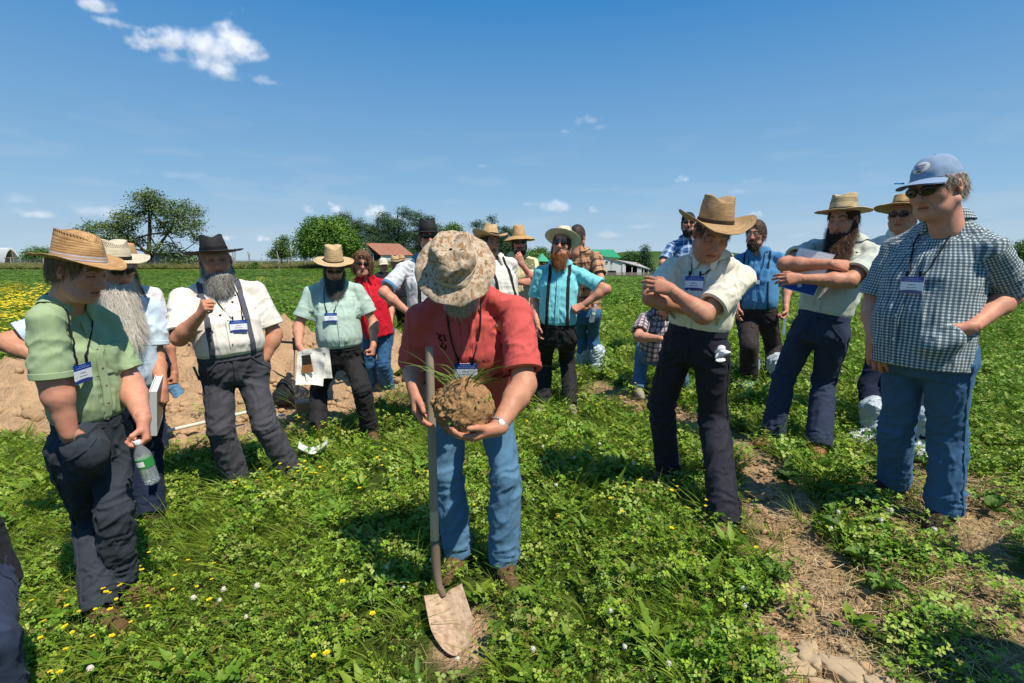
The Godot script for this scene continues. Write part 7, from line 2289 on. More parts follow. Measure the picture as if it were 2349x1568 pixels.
func buttercup() -> Node3D:
	var o := Node3D.new()
	var st := Soup.new()
	st.tube([Vector3.ZERO, Vector3(0.006, 0.09, 0.004), Vector3(0.0, 0.175, 0.0)], [0.0014, 0.0012, 0.001], 4, Color(0.10, 0.16, 0.03))
	var pet := Soup.new()
	for j in 5:
		var t := TAU * j / 5.0
		leaf(pet, Vector3(0, 0.175, 0), Vector3(cos(t), 0.55, sin(t)).normalized(), Vector3.UP, 0.0125, 0.0068, Color(0.80, 0.60, 0.012), 0.2)
	pet.ball(Vector3(0, 0.178, 0), Vector3(0.0035, 0.003, 0.0035), Basis.IDENTITY, 6, 4, Color(0.55, 0.42, 0.02))
	inst("stem", st.mesh(), M.striped_band, o)
	inst("petals", pet.mesh(), leaf_mat(Color(0.5, 0.4, 0.03)), o)
	return o

func clover_head() -> Node3D:
	var o := Node3D.new()
	var st := Soup.new()
	st.tube([Vector3.ZERO, Vector3(0.004, 0.08, 0.0), Vector3(0.0, 0.145, 0.0)], [0.0014, 0.0013, 0.0012], 4, Color(0.09, 0.14, 0.03))
	var hd := Soup.new()
	var r := rng(4)
	hd.ball(Vector3(0, 0.150, 0), Vector3(0.0095, 0.0085, 0.0095), Basis.IDENTITY, 8, 6, Color(0.58, 0.58, 0.46))
	for k in 46:
		var y := r.randf_range(-0.55, 1.0); var a := r.randf() * TAU
		var d := Vector3(sqrt(1 - y * y) * cos(a), y, sqrt(1 - y * y) * sin(a))
		leaf(hd, Vector3(0, 0.150, 0) + d * 0.003, d, Vector3(r.randf(), 1, r.randf()), 0.0095, 0.0022, Color(0.78, 0.77, 0.72).lerp(Color(0.66, 0.60, 0.52), r.randf()), 0.3)
	inst("stem", st.mesh(), M.striped_band, o)
	inst("blossom", hd.mesh(), leaf_mat(Color(0.4, 0.4, 0.35)), o)
	return o

func make_flowers(r: RandomNumberGenerator) -> void:
	# [centre x, z, spread x, z, how many]
	var b0 := buttercup(); var w0 := clover_head()
	var places := [[-1.78, -1.95, 0.34, 0.28, 46], [-1.55, -3.3, 0.30, 0.25, 26], [-0.75, -3.1, 0.45, 0.55, 16], [-1.9, -4.4, 0.30, 0.35, 26], [-0.25, -4.0, 0.5, 0.6, 16], [0.75, -4.7, 0.55, 0.55, 30], [0.85, -2.7, 0.55, 0.45, 20], [1.05, -3.3, 0.35, 0.4, 12], [-0.9, -1.75, 0.5, 0.25, 6], [2.6, -4.2, 0.5, 0.5, 12], [-2.5, -5.0, 0.4, 0.3, 18]]
	var first := true
	for p in places:
		for k in p[4]:
			var x: float = p[0] + r.randfn() * p[2] * 0.6; var z: float = p[1] + r.randfn() * p[3] * 0.6
			if z > -1.3: continue
			var o: Node3D = b0 if first else b0.duplicate()
			first = false
			o.name = numbered("buttercup")
			var s := r.randf_range(0.75, 1.25)
			o.transform = Transform3D((Basis(Vector3.UP, r.randf() * TAU) * Basis(Vector3.RIGHT, r.randf_range(-0.3, 0.3))).scaled(Vector3(s, s, s)), Vector3(x, ground_at(x, z), z))
			tag(o, "small yellow buttercup on a thin stem rising out of the clover", "flower", "yellow buttercups in the sward")
			add_child(o)
	var white := [[-0.1, -1.62, 0.5, 0.1, 4], [0.55, -2.1, 0.6, 0.5, 6], [-0.7, -2.3, 0.5, 0.4, 3], [0.4, -3.4, 0.8, 0.7, 8], [1.9, -2.3, 0.35, 0.35, 8], [-1.3, -1.9, 0.3, 0.2, 6], [2.9, -4.6, 0.8, 1.0, 12], [0.9, -1.5, 0.2, 0.15, 4]]
	first = true
	for p in white:
		for k in p[4]:
			var x: float = p[0] + r.randfn() * p[2] * 0.6; var z: float = p[1] + r.randfn() * p[3] * 0.6
			if z > -1.35 or bare(x, z) > 0.3: continue
			var o: Node3D = w0 if first else w0.duplicate()
			first = false
			o.name = numbered("clover_blossom")
			var s := r.randf_range(0.7, 1.15)
			o.transform = Transform3D((Basis(Vector3.UP, r.randf() * TAU) * Basis(Vector3.RIGHT, r.randf_range(-0.3, 0.3))).scaled(Vector3(s, s, s)), Vector3(x, ground_at(x, z), z))
			tag(o, "round white clover blossom standing just above the leaves", "flower", "white clover blossoms in the sward")
			add_child(o)

func broad_leaf(s: int, l: float, w: float, droop: float, c: Color) -> ArrayMesh:
	var o := Soup.new()
	var z := noise(s, 1.0, 2)
	for i in 11:
		var f := i / 10.0
		var ww := w * pow(sin(PI * pow(f, 0.75)), 0.8) * (1.0 + 0.12 * sin(f * 40.0)) + 0.003
		for j in 7:
			var u := (j - 3) / 3.0
			var p := Vector3(u * ww, 0.022 * sin(f * PI * 0.8) * l / 0.15 + absf(u) * ww * 0.45 - droop * f * f * l - 0.006 * cos(u * 9.0), f * l)
			p.y += z.get_noise_3d(p.x * 40.0, f * 8.0, 0.0) * 0.010
			o.vert(p, Vector3.UP, Vector2(u, f), c * (1.0 + (0.35 if j == 3 else 0.0) + 0.15 * z.get_noise_3d(p.x * 60.0, p.z * 60.0, 4.0)))
	for i in 10:
		for j in 6:
			var a := i * 7 + j
			o.quad(a, a + 7, a + 8, a + 1)
	o.smooth()
	return o.mesh()

func make_broad_weeds(r: RandomNumberGenerator) -> void:
	# plantain and dock on the right-hand track, and a few big leaves in the foreground
	var m := leaf_mat(Color(0.40, 0.55, 0.14))
	var kinds := [broad_leaf(1, 0.105, 0.034, 0.12, Color(0.075, 0.150, 0.028)), broad_leaf(2, 0.085, 0.033, 0.08, Color(0.095, 0.175, 0.030)), broad_leaf(3, 0.135, 0.036, 0.2, Color(0.065, 0.135, 0.024)), broad_leaf(4, 0.13, 0.020, 0.25, Color(0.10, 0.19, 0.030))]
	var spots := [[1.95, -3.25, 7, "by the long-bearded man's shoes"], [1.78, -3.08, 6, "at the edge of the track near its middle bend"], [2.15, -3.05, 6, "left of the checked man's rear boot"], [1.9, -2.85, 7, "in the middle of the patch beside the track"], [2.05, -2.70, 8, "just left of the checked man's front boot"], [1.80, -2.62, 7, "halfway between the track and the checked man's boot"], [1.72, -2.40, 7, "leaning out over the open soil of the track"], [1.95, -2.48, 6, "in front of the checked man's toe"], [1.66, -2.18, 6, "near the straw at the front of the track"], [2.40, -3.15, 6, "behind the checked man's jeans"], [1.62, -2.0, 5, "closest to the pale soil slabs on their right"], [2.62, -2.55, 5, "right of the checked man's heel"], [1.85, -2.25, 6, "where the shadow crosses the soil at right"], [2.3, -2.85, 5, "between the checked man's two legs"], [1.05, -1.95, 6, "on the left rim of the track in the foreground"], [1.22, -2.1, 5, "on the left rim of the track below the black trousers"], [1.0, -3.05, 4, "between the legs of the crossed-arms man"], [2.05, -3.55, 5, "behind the long-bearded man's heel"], [2.7, -3.1, 5, "at right behind the jeans, in the open sward"]]
	for p in spots:
		var on := thing("broadleaf_weed", "broad-leaved green weed " + p[3], "weed", Vector3(p[0], ground_at(p[0], p[1]) + 0.01, p[1]), r.randf() * TAU, "broad-leaved weeds along the worn track")
		for k in p[2]:
			var s := r.randf_range(0.6, 1.15)
			var l := inst("leaf", kinds[r.randi() % 4], m, on)
			l.transform = Transform3D((Basis(Vector3.UP, TAU * k / p[2] + r.randf() * 0.6) * Basis(Vector3.RIGHT, -r.randf_range(0.1, 0.75))).scaled(Vector3(s, s, s)), Vector3(0, r.randf() * 0.03, 0))

# ---------------------------------------------------------------- far side of the field: trees, barns, fence
func tree(called: String, label: String, at: Vector3, lumps: Array, trunk: Array, leaf_size: float, count: int, ca: Color, cb: Color, s: int, group := "", needle := false) -> void:
	# lumps: [x, y, z, radius x, radius y]; trunk: [[radius, points...], ...]
	var t := thing(called, label, "tree", at, 0.0, group)
	var w := Soup.new()
	var r := rng(s)
	for b in trunk:
		var pts := []; var rad := []
		for i in range(1, b.size()):
			pts.append(b[i]); rad.append(b[0] * (1.0 - 0.7 * (i - 1) / maxf(b.size() - 2.0, 1.0)))
		w.tube(pts, rad, 7, Color(0.07, 0.055, 0.042))
	# limbs that reach into the crown
	var stem: Vector3 = trunk[0][trunk[0].size() - 1]
	for l in lumps:
		var e := Vector3(l[0], l[1], l[2])
		var from: Vector3 = trunk[0][1 + r.randi() % (trunk[0].size() - 1)]
		var mid := from.lerp(e, 0.5) + Vector3(r.randf() - 0.5, -0.3, r.randf() - 0.5)
		w.tube([from, mid, e], [trunk[0][0] * 0.38, trunk[0][0] * 0.26, 0.04], 5, Color(0.07, 0.055, 0.042))
	inst("trunk", w.mesh(), M.striped_band, t)
	var o := Soup.new()
	leaf_size *= 0.85; count = int(count * 2.6)
	var total := 0.0
	for l in lumps: total += l[3] * l[3] * l[4]
	var z := noise(s, 1.0, 2)
	for l in lumps:
		var n := int(count * pow(l[3] * l[3] * l[4] / total, 0.85)) + 30
		for k in n / 12:
			var d := Vector3(r.randfn(), r.randfn(), r.randfn()).normalized()
			var q := pow(r.randf(), 0.45)
			if d.y < -0.2 and r.randf() < 0.45: continue
			var c := Vector3(l[0], l[1], l[2]) + d * Vector3(l[3], l[4], l[3]) * q * (1.0 + 0.28 * z.get_noise_3d(d.x * 2.2 + l[0], d.y * 2.2, d.z * 2.2))
			var tone := (ca * 1.7).lerp(cb * 1.7, clampf(0.5 + 0.9 * z.get_noise_3d(c.x * 0.5, c.y * 0.5, c.z * 0.5) + (r.randf() - 0.5) * 0.5, 0, 1))
			for j in 12:
				var p := c + Vector3(r.randfn(), r.randfn() * (0.35 if needle else 0.7), r.randfn()) * leaf_size * 1.5
				var dir := Vector3(r.randfn(), r.randfn() * 0.7 - (0.0 if needle else 0.3), r.randfn()).normalized()
				var up := (Vector3(r.randfn(), 1.2, r.randfn()) + d * 0.8).normalized()
				var sd := dir.cross(up).normalized()
				var nn := sd.cross(dir).normalized()
				var ls := leaf_size * r.randf_range(0.6, 1.2)
				var ww := ls * (0.22 if needle else 0.42)
				var a := o.vert(p, nn, Vector2.ZERO, tone)
				o.vert(p + dir * ls * 0.5 + sd * ww, nn, Vector2.ZERO, tone)
				o.vert(p + dir * ls, nn, Vector2.ZERO, tone * 1.1)
				o.vert(p + dir * ls * 0.5 - sd * ww, nn, Vector2.ZERO, tone)
				o.quad(a, a + 1, a + 2, a + 3)
	inst("crown", o.mesh(), M.foliage, t)

func wall_boards(parent: Node, mat: Material, a: Vector3, b: Vector3, h0: float, h1: float, n: int, out: Vector3) -> void:
	# upright boards from a to b whose tops run from h0 to h1
	for i in n:
		var f0 := float(i) / n; var f1 := (i + 0.94) / n
		var o := Soup.new()
		var p := a.lerp(b, f0); var q := a.lerp(b, f1)
		var e := out * (0.03 + 0.012 * (i % 3))
		o.flat([p + e, q + e, q + e + Vector3.UP * lerpf(h0, h1, f1), p + e + Vector3.UP * lerpf(h0, h1, f0)])
		o.flat([p, p + e, p + e + Vector3.UP * lerpf(h0, h1, f0), p + Vector3.UP * lerpf(h0, h1, f0)])
		o.flat([q + e, q, q + Vector3.UP * lerpf(h0, h1, f1), q + e + Vector3.UP * lerpf(h0, h1, f1)])
		inst("plank", o.mesh(), mat, parent)

func slab(o: Soup, a: Vector3, b: Vector3, c: Vector3, d: Vector3, t: float) -> void:
	var n := (b - a).cross(c - a).normalized() * t
	o.flat([a + n, b + n, c + n, d + n]); o.flat([d, c, b, a])
	o.flat([a, b, b + n, a + n]); o.flat([b, c, c + n, b + n]); o.flat([c, d, d + n, c + n]); o.flat([d, a, a + n, d + n])

func ribs(o: Soup, a: Vector3, b: Vector3, c: Vector3, d: Vector3, n: int, hgt: float, wd: float) -> void:
	# standing seams of a metal roof, running from edge ab down to edge dc
	var nn := (b - a).cross(c - a).normalized()
	for i in n + 1:
		var f := float(i) / n
		var p := a.lerp(b, f); var q := d.lerp(c, f)
		var mid := (p + q) * 0.5 + nn * hgt * 0.5
		var y := (q - p).normalized()
		o.box(mid, Vector3(wd, (q - p).length(), hgt), Color.WHITE, Basis(y.cross(nn), y, nn))

func make_background() -> void:
	var fo := leaf_mat(Color(0.40, 0.46, 0.14)); fo.roughness = 0.6
	M.foliage = fo
	var white := plain_mat(Color(0.66, 0.67, 0.68), 0.8)
	var grey_w := plain_mat(Color(0.50, 0.52, 0.54), 0.85)
	var dark := plain_mat(Color(0.02, 0.02, 0.02), 0.95)
	var green_roof := plain_mat(Color(0.035, 0.27, 0.14), 0.5)
	var rust := plain_mat(Color(0.30, 0.13, 0.085), 0.75)
	rust.albedo_texture = rust_tex()
	rust.albedo_color = Color.WHITE
	rust.uv1_triplanar = true; rust.uv1_scale = Vector3(0.12, 0.12, 0.12)
	var tin := plain_mat(Color(0.36, 0.36, 0.35), 0.5)
	var wood := plain_mat(Color(0.20, 0.17, 0.14), 0.9)
	# --- trees
	var dg := Color(0.030, 0.070, 0.016); var lg := Color(0.085, 0.135, 0.036)
	tree("big_tree", "tall open tree with several limbs above the white shed", Vector3(-60.6, 0.5, -85), [[0.7, 10.2, 0, 3.1, 2.5], [-1.9, 8.0, 1, 2.7, 1.7], [1.6, 11.6, 0, 1.7, 1.2], [5.6, 8.9, 0, 3.7, 2.3], [7.8, 6.6, 1, 2.4, 2.0], [3.0, 6.4, -1, 2.3, 1.5], [-4.6, 6.6, 0, 2.8, 1.4], [-7.2, 6.6, 0.5, 2.6, 1.0], [-9.6, 6.0, 0, 1.8, 0.6], [-4.2, 4.6, 0, 3.6, 1.7], [2.9, 3.0, 0, 2.6, 1.4], [5.6, 1.4, 0, 3.2, 1.0], [-8.2, 3.6, 0, 2.8, 1.3], [8.6, 4.6, 0, 1.5, 0.9]],
		[[0.42, Vector3.ZERO, Vector3(-0.1, 2.5, 0), Vector3(0.3, 5.5, 0), Vector3(0.8, 9.6, 0)], [0.3, Vector3(0, 1.6, 0), Vector3(2.4, 4.4, 0), Vector3(5.4, 8.0, 0)], [0.26, Vector3(0, 1.8, 0), Vector3(-2.4, 4.6, 0), Vector3(-5.2, 6.4, 0)]], 0.34, 6500, Color(0.036, 0.064, 0.020), Color(0.10, 0.135, 0.045), 201)
	tree("round_tree", "broad round-headed leafy tree left of the red-roofed barn", Vector3(-27.0, 0.9, -75), [[0, 3.9, 0, 4.0, 2.9], [-2.6, 3.2, 0.6, 2.3, 2.0], [2.5, 3.1, 0.6, 2.6, 2.0], [-1.5, 5.7, 0.4, 2.0, 1.3], [1.2, 5.9, 0, 2.1, 1.2], [-3.4, 2.0, 0, 1.4, 1.3], [3.6, 2.1, 0, 1.5, 1.2], [0.4, 2.2, 1.5, 2.8, 1.3]], [[0.3, Vector3.ZERO, Vector3(0, 1.5, 0), Vector3(0.1, 3.6, 0)]], 0.30, 13000, Color(0.028, 0.076, 0.010), Color(0.088, 0.155, 0.024), 202)
	tree("slender_tree", "small pale tree left of the round tree", Vector3(-38.6, 1.1, -85), [[0, 2.4, 0, 1.3, 1.6], [0.6, 3.6, 0, 0.9, 1.2], [-1.0, 1.4, 0, 1.2, 0.9], [1.4, 1.6, 0, 1.1, 0.9]], [[0.14, Vector3.ZERO, Vector3(0, 1.0, 0), Vector3(0.1, 2.6, 0)]], 0.24, 2600, dg, lg, 203)
	var pine := func(x: float, z: float, h: float, w: float, s: int, lb: String) -> void:
		x *= 1.45; z *= 1.45; h *= 1.54; w *= 1.85
		var lumps := []
		var r := rng(s)
		for i in 12:
			var f := i / 11.0
			var rr := w * (1.0 - 0.68 * f) * r.randf_range(0.72, 1.1)
			lumps.append([r.randf_range(-0.45, 0.45) * w, 0.8 + f * (h - 1.6), r.randf_range(-0.3, 0.3) * w, rr, 0.11 * h * r.randf_range(0.7, 1.2)])
		tree("pine_tree", lb, Vector3(x, land(x, z) - 0.3, z), lumps, [[0.28, Vector3.ZERO, Vector3(0, h * 0.45, 0), Vector3(0, h * 0.92, 0)]], 0.52, 9500, Color(0.014, 0.036, 0.016), Color(0.045, 0.080, 0.034), s, "dark pines behind the red-roofed barn", true)
	pine.call(-31.5, -101.0, 9.2, 3.6, 211, "dark pine leftmost of the row behind the barn, beside the round tree")
	pine.call(-27.6, -106.0, 9.8, 3.8, 212, "dark pine second in the row, behind the barn's left gable")
	pine.call(-22.2, -100.0, 9.9, 4.0, 213, "tall dark pine above the middle of the red roof")
	pine.call(-17.6, -103.0, 9.6, 3.4, 214, "dark pine at the red roof's right end, behind the black hat")
	tree("leafy_tree", "leafy tree rising between the black hat and the camouflage hat", Vector3(-11.6, -0.3, -98), [[0, 6.6, 0, 2.4, 2.2], [-1.4, 4.6, 0, 2.2, 1.6], [1.6, 4.4, 0, 2.3, 1.8], [0.4, 8.2, 0, 1.2, 0.9]], [[0.3, Vector3.ZERO, Vector3(0, 3.0, 0), Vector3(0, 6.4, 0)]], 0.34, 4200, dg, Color(0.085, 0.15, 0.03), 204)
	pine.call(-5.4, -102.0, 8.8, 2.6, 215, "dark pine just left of the tan fedora's brim")
	pine.call(-1.0, -98.0, 7.4, 2.8, 216, "dark pine between the fedora and the woven sun hat")
	pine.call(-3.0, -104.0, 6.6, 2.8, 217, "low dark pine behind the tan fedora")
	tree("hedge_tree", "rounded tree above the green pointed roof", Vector3(5.2, -1.2, -104), [[0, 3.2, 0, 3.2, 2.0], [-2.4, 2.6, 0, 2.0, 1.6], [2.6, 2.4, 0, 2.2, 1.4], [0.6, 4.4, 0, 1.6, 1.0]], [[0.25, Vector3.ZERO, Vector3(0, 1.5, 0), Vector3(0, 3.4, 0)]], 0.34, 5200, Color(0.028, 0.075, 0.012), Color(0.075, 0.14, 0.026), 205)
	tree("spruce_tree", "pointed dark spruce right of the green-roofed barn", Vector3(34.2, -2.0, -131), [[0, 1.5, 0, 2.1, 1.2], [0, 3.0, 0, 1.7, 1.1], [0, 4.5, 0, 1.25, 1.0], [0, 5.9, 0, 0.8, 0.9], [0, 7.0, 0, 0.4, 0.8]], [[0.2, Vector3.ZERO, Vector3(0, 3, 0), Vector3(0, 7.4, 0)]], 0.5, 3600, Color(0.014, 0.038, 0.018), Color(0.045, 0.08, 0.036), 206, "", true)
	tree("barn_tree", "rounded dark tree beside the spruce, behind the low shed", Vector3(30.6, -2.0, -132), [[0, 3.4, 0, 2.6, 2.0], [-1.8, 2.4, 0, 2.0, 1.6], [1.4, 2.6, 0, 2.2, 1.6], [0.3, 5.0, 0, 1.4, 1.0], [-3.8, 1.8, 0, 1.4, 1.1]], [[0.2, Vector3.ZERO, Vector3(0, 1.5, 0), Vector3(0, 4, 0)]], 0.42, 4200, Color(0.018, 0.048, 0.016), Color(0.052, 0.095, 0.030), 207)
	tree("round_bush", "round green tree behind the white gabled house at far left", Vector3(-103.0, 0.4, -111), [[0, 2.4, 0, 3.0, 1.9], [-2.2, 1.8, 0, 1.8, 1.4], [2.2, 1.8, 0, 2.0, 1.5]], [[0.2, Vector3.ZERO, Vector3(0, 1, 0), Vector3(0, 2.4, 0)]], 0.3, 4000, Color(0.028, 0.075, 0.014), Color(0.065, 0.125, 0.026), 208)
	tree("far_tree", "small tree on the skyline between the blue shirt and the folder", Vector3(63.6, land(63.6, -119) - 0.2, -119), [[0, 3.2, 0, 1.9, 1.3], [-1.0, 2.4, 0, 1.4, 1.0], [1.4, 2.2, 0, 1.3, 0.9]], [[0.16, Vector3.ZERO, Vector3(0, 1.4, 0), Vector3(0, 3.0, 0)]], 0.3, 1800, dg, lg, 209)
	tree("edge_tree", "dark tree at the picture's right edge beside the checked sleeve", Vector3(101.0, land(101, -100) - 0.3, -100), [[0, 3.8, 0, 2.6, 2.2], [-1.6, 2.4, 0, 1.9, 1.6], [2.2, 3.0, 0, 2.4, 2.2]], [[0.2, Vector3.ZERO, Vector3(0, 1.4, 0), Vector3(0, 3.6, 0)]], 0.34, 3600, dg, lg, 210)
	tree("low_bush", "small dark bush by the fence right of the black-hatted man", Vector3(-37.9, land(-37.9, -74) - 0.1, -74), [[0, 0.5, 0, 0.7, 0.5], [0.4, 1.0, 0, 0.3, 0.4]], [[0.06, Vector3.ZERO, Vector3(0, 0.4, 0), Vector3(0, 0.8, 0)]], 0.16, 700, dg, Color(0.07, 0.12, 0.03), 218)
	# --- hoop barn at far left
	var hb := thing("hoop_barn", "white arched hoop barn with an open dark end at far left", "barn", Vector3(-118.2, 0.4, -120))
	var arch := []
	for i in 17:
		var f := i / 16.0 * 2.0 - 1.0
		arch.append(Vector3(1.95 * f, 4.3 * pow(1.0 - pow(absf(f), 1.7), 0.75), 0))
	var dirv := Vector3(-0.93, 0, -0.37) * 16.0
	var cover := Soup.new(); var endw := Soup.new()
	var ax := Basis(Vector3.UP, 0.25)
	for i in 16:
		var a: Vector3 = ax * arch[i]; var b: Vector3 = ax * arch[i + 1]
		slab(cover, a + dirv, b + dirv, b, a, 0.08)
		var c0: Vector3 = ax * Vector3(arch[i].x * 0.86, arch[i].y * 0.90, 0); var c1: Vector3 = ax * Vector3(arch[i + 1].x * 0.86, arch[i + 1].y * 0.90, 0)
		endw.flat([a, b, c1, c0])
	inst("cover", cover.mesh(), plain_mat(Color(0.68, 0.69, 0.70), 0.5), hb)
	inst("end_frame", endw.mesh(), white, hb)
	var back := Soup.new()
	for i in 16: back.flat([ax * arch[i] + dirv * 0.5, ax * Vector3(arch[i].x, 0, 0) + dirv * 0.5, ax * Vector3(arch[i + 1].x, 0, 0) + dirv * 0.5, ax * arch[i + 1] + dirv * 0.5])
	inst("back_wall", back.mesh(), plain_mat(Color(0.28, 0.32, 0.36), 0.9), hb)
	var bars := Soup.new()
	bars.box(ax * Vector3(0, 2.0, 0.02), Vector3(3.0, 0.14, 0.1), Color.WHITE, ax); bars.box(ax * Vector3(0.3, 1.9, 0.05), Vector3(0.12, 3.8, 0.1), Color.WHITE, ax)
	inst("frame_bars", bars.mesh(), plain_mat(Color(0.35, 0.22, 0.15), 0.9), hb)
	# --- gabled white house
	var gh := thing("white_house", "low white gabled house beside the hoop barn at far left", "house", Vector3(-112.3, 0.35, -120))
	var gm := Soup.new()
	gm.flat([Vector3(-3.7, 0, 0), Vector3(3.7, 0, 0), Vector3(3.7, 1.5, 0), Vector3(0, 3.0, 0), Vector3(-3.7, 1.5, 0)])
	gm.flat([Vector3(3.7, 0, 0), Vector3(3.7, 0, -9), Vector3(3.7, 1.5, -9), Vector3(3.7, 1.5, 0)])
	gm.flat([Vector3(-3.7, 0, -9), Vector3(-3.7, 0, 0), Vector3(-3.7, 1.5, 0), Vector3(-3.7, 1.5, -9)])
	inst("wall", gm.mesh(), white, gh)
	var gr := Soup.new()
	slab(gr, Vector3(0, 3.05, 0.3), Vector3(0, 3.05, -9.3), Vector3(-4.1, 1.4, -9.3), Vector3(-4.1, 1.4, 0.3), 0.12)
	slab(gr, Vector3(4.1, 1.4, 0.3), Vector3(4.1, 1.4, -9.3), Vector3(0, 3.05, -9.3), Vector3(0, 3.05, 0.3), 0.12)
	inst("roof", gr.mesh(), plain_mat(Color(0.42, 0.46, 0.48), 0.6), gh)
	# --- white shed under the big tree
	var ws := thing("white_shed", "long white flat-roofed shed under the tall open tree", "shed", Vector3(-60.1, 0.75, -88))
	wall_boards(ws, grey_w, Vector3(-2.6, 0, 0), Vector3(2.6, 0, 0), 2.05, 2.15, 14, Vector3.BACK)
	var wsd := Soup.new(); wsd.box(Vector3(0, 1.0, -1.8), Vector3(5.1, 2.0, 3.5)); inst("wall", wsd.mesh(), grey_w, ws)
	var wr := Soup.new(); wr.box(Vector3(0, 2.22, -1.6), Vector3(5.8, 0.14, 4.2), Color.WHITE, Basis(Vector3.RIGHT, 0.04)); inst("roof", wr.mesh(), tin, ws)
	var wt := thing("water_tank", "small white tank beside the shed behind the straw hats", "tank", Vector3(-64.2, 0.6, -86))
	var wtm := Soup.new(); wtm.tube([Vector3.ZERO, Vector3(0, 0.1, 0), Vector3(0, 0.9, 0), Vector3(0, 1.0, 0)], [0.5, 0.55, 0.55, 0.45], 14); inst("drum", wtm.mesh(), white, wt)
	var wtl := Soup.new(); wtl.tube([Vector3(0, 1.0, 0), Vector3(0, 1.08, 0)], [0.2, 0.2], 10); inst("lid", wtl.mesh(), grey_w, wt)
	# --- red-roofed barn
	var rb := thing("red_roof_barn", "barn with a rusty red metal roof and an open lean-to end", "barn", Vector3(-33.0, 1.1, -130))
	var A := Vector3(-4.2, 5.0, 0); var B := Vector3(3.6, 4.9, -3.0)      # ridge
	var E := Vector3(0.0, 1.95, 2.4); var Fp := Vector3(7.7, 1.95, -0.6)   # front eave
	var Bk := Vector3(-6.2, 2.4, -4.0)
	var rr := Soup.new(); slab(rr, E, Fp, B, A, 0.1); inst("roof", rr.mesh(), rust, rb)
	var rs := Soup.new(); ribs(rs, A + Vector3(0, 0.1, 0.05), B + Vector3(0, 0.1, 0.05), Fp + Vector3(0, 0.1, 0.05), E + Vector3(0, 0.1, 0.05), 16, 0.06, 0.06); inst("roof_seam", rs.mesh(), rust, rb)
	var r2 := Soup.new(); slab(r2, A, B, B + Vector3(-2.0, -2.6, -4.0), Bk, 0.1); inst("rear_roof", r2.mesh(), tin, rb)
	var fw := Soup.new()
	fw.flat([Vector3(0.3, 0, 1.9), Vector3(7.3, 0, -0.9), Vector3(7.3, 2.0, -0.9), Vector3(0.3, 2.0, 1.9)])
	inst("wall", fw.mesh(), plain_mat(Color(0.60, 0.66, 0.70), 0.7), rb)
	var cr := Soup.new()
	for i in 26: cr.box(Vector3(0.3, 1.0, 1.92).lerp(Vector3(7.3, 1.0, -0.88), (i + 0.5) / 26.0), Vector3(0.1, 2.0, 0.05), Color.WHITE, Basis(Vector3.UP, 0.38))
	inst("corrugation", cr.mesh(), plain_mat(Color(0.60, 0.66, 0.70), 0.7), rb)
	var ga := Soup.new()
	ga.flat([Vector3(-6.0, 2.2, -3.8), Vector3(-2.2, 2.2, 0.8), A + Vector3(0, -0.15, 0.0)])
	inst("gable", ga.mesh(), plain_mat(Color(0.36, 0.34, 0.31), 0.9), rb)
	var gd := Soup.new(); gd.flat([Vector3(-6.0, 0, -3.8), Vector3(-2.2, 0, 0.8), Vector3(-2.2, 2.2, 0.8), Vector3(-6.0, 2.2, -3.8)]); gd.flat([Vector3(-2.2, 0, 0.75), Vector3(0.3, 0, 1.85), Vector3(0.3, 2.0, 1.85), Vector3(-2.2, 2.2, 0.75)])
	inst("doorway", gd.mesh(), dark, rb)
	var po := Soup.new()
	for p in [Vector3(-2.2, 0, 0.95), Vector3(0.15, 0, 2.1)]:
		po = Soup.new(); po.box(p + Vector3(0, 1.1, 0), Vector3(0.22, 2.2, 0.22)); inst("post", po.mesh(), grey_w, rb)
	var fa := Soup.new(); fa.box((A + E) * 0.5 + Vector3(0, 0.0, 0.06), Vector3(0.10, (A - E).length(), 0.24), Color.WHITE, basis_from(A - E, Vector3.BACK)); inst("fascia", fa.mesh(), plain_mat(Color(0.42, 0.09, 0.04), 0.7), rb)
	var sb := thing("brown_barn", "small dark brown barn with grey roof left of the red roof", "barn", Vector3(-39.8, 1.0, -134))
	var sm := Soup.new(); sm.flat([Vector3(-1.4, 0, 0), Vector3(0.8, 0, 0.6), Vector3(0.8, 2.6, 0.6), Vector3(-0.3, 3.9, 0.3), Vector3(-1.4, 2.6, 0)]); sm.flat([Vector3(0.8, 0, 0.6), Vector3(3.0, 0, -2.4), Vector3(3.0, 2.6, -2.4), Vector3(0.8, 2.6, 0.6)])
	inst("wall", sm.mesh(), plain_mat(Color(0.10, 0.055, 0.045), 0.9), sb)
	var sr := Soup.new(); slab(sr, Vector3(0.95, 2.45, 0.75), Vector3(3.2, 2.45, -2.3), Vector3(2.0, 3.95, -2.9), Vector3(-0.3, 3.95, 0.4), 0.1); inst("roof", sr.mesh(), tin, sb)
	# --- pavilion with a pointed green roof
	var pv := thing("pavilion", "open pavilion with a pointed green roof behind the turquoise shirt", "pavilion", Vector3(5.6, -1.1, -95))
	var pr := Soup.new()
	for i in 8:
		var a0 := TAU * i / 8.0 + 0.4; var a1 := TAU * (i + 1) / 8.0 + 0.4
		pr.flat([Vector3(sin(a0) * 1.55, 2.65, cos(a0) * 1.55), Vector3(sin(a1) * 1.55, 2.65, cos(a1) * 1.55), Vector3(0, 4.2, 0)])
	inst("roof", pr.mesh(), plain_mat(Color(0.06, 0.36, 0.22), 0.5), pv)
	for i in 8:
		var a0 := TAU * i / 8.0 + 0.4
		var pp := Soup.new(); pp.box(Vector3(sin(a0) * 1.35, 1.35, cos(a0) * 1.35), Vector3(0.14, 2.7, 0.14)); inst("post", pp.mesh(), wood, pv)
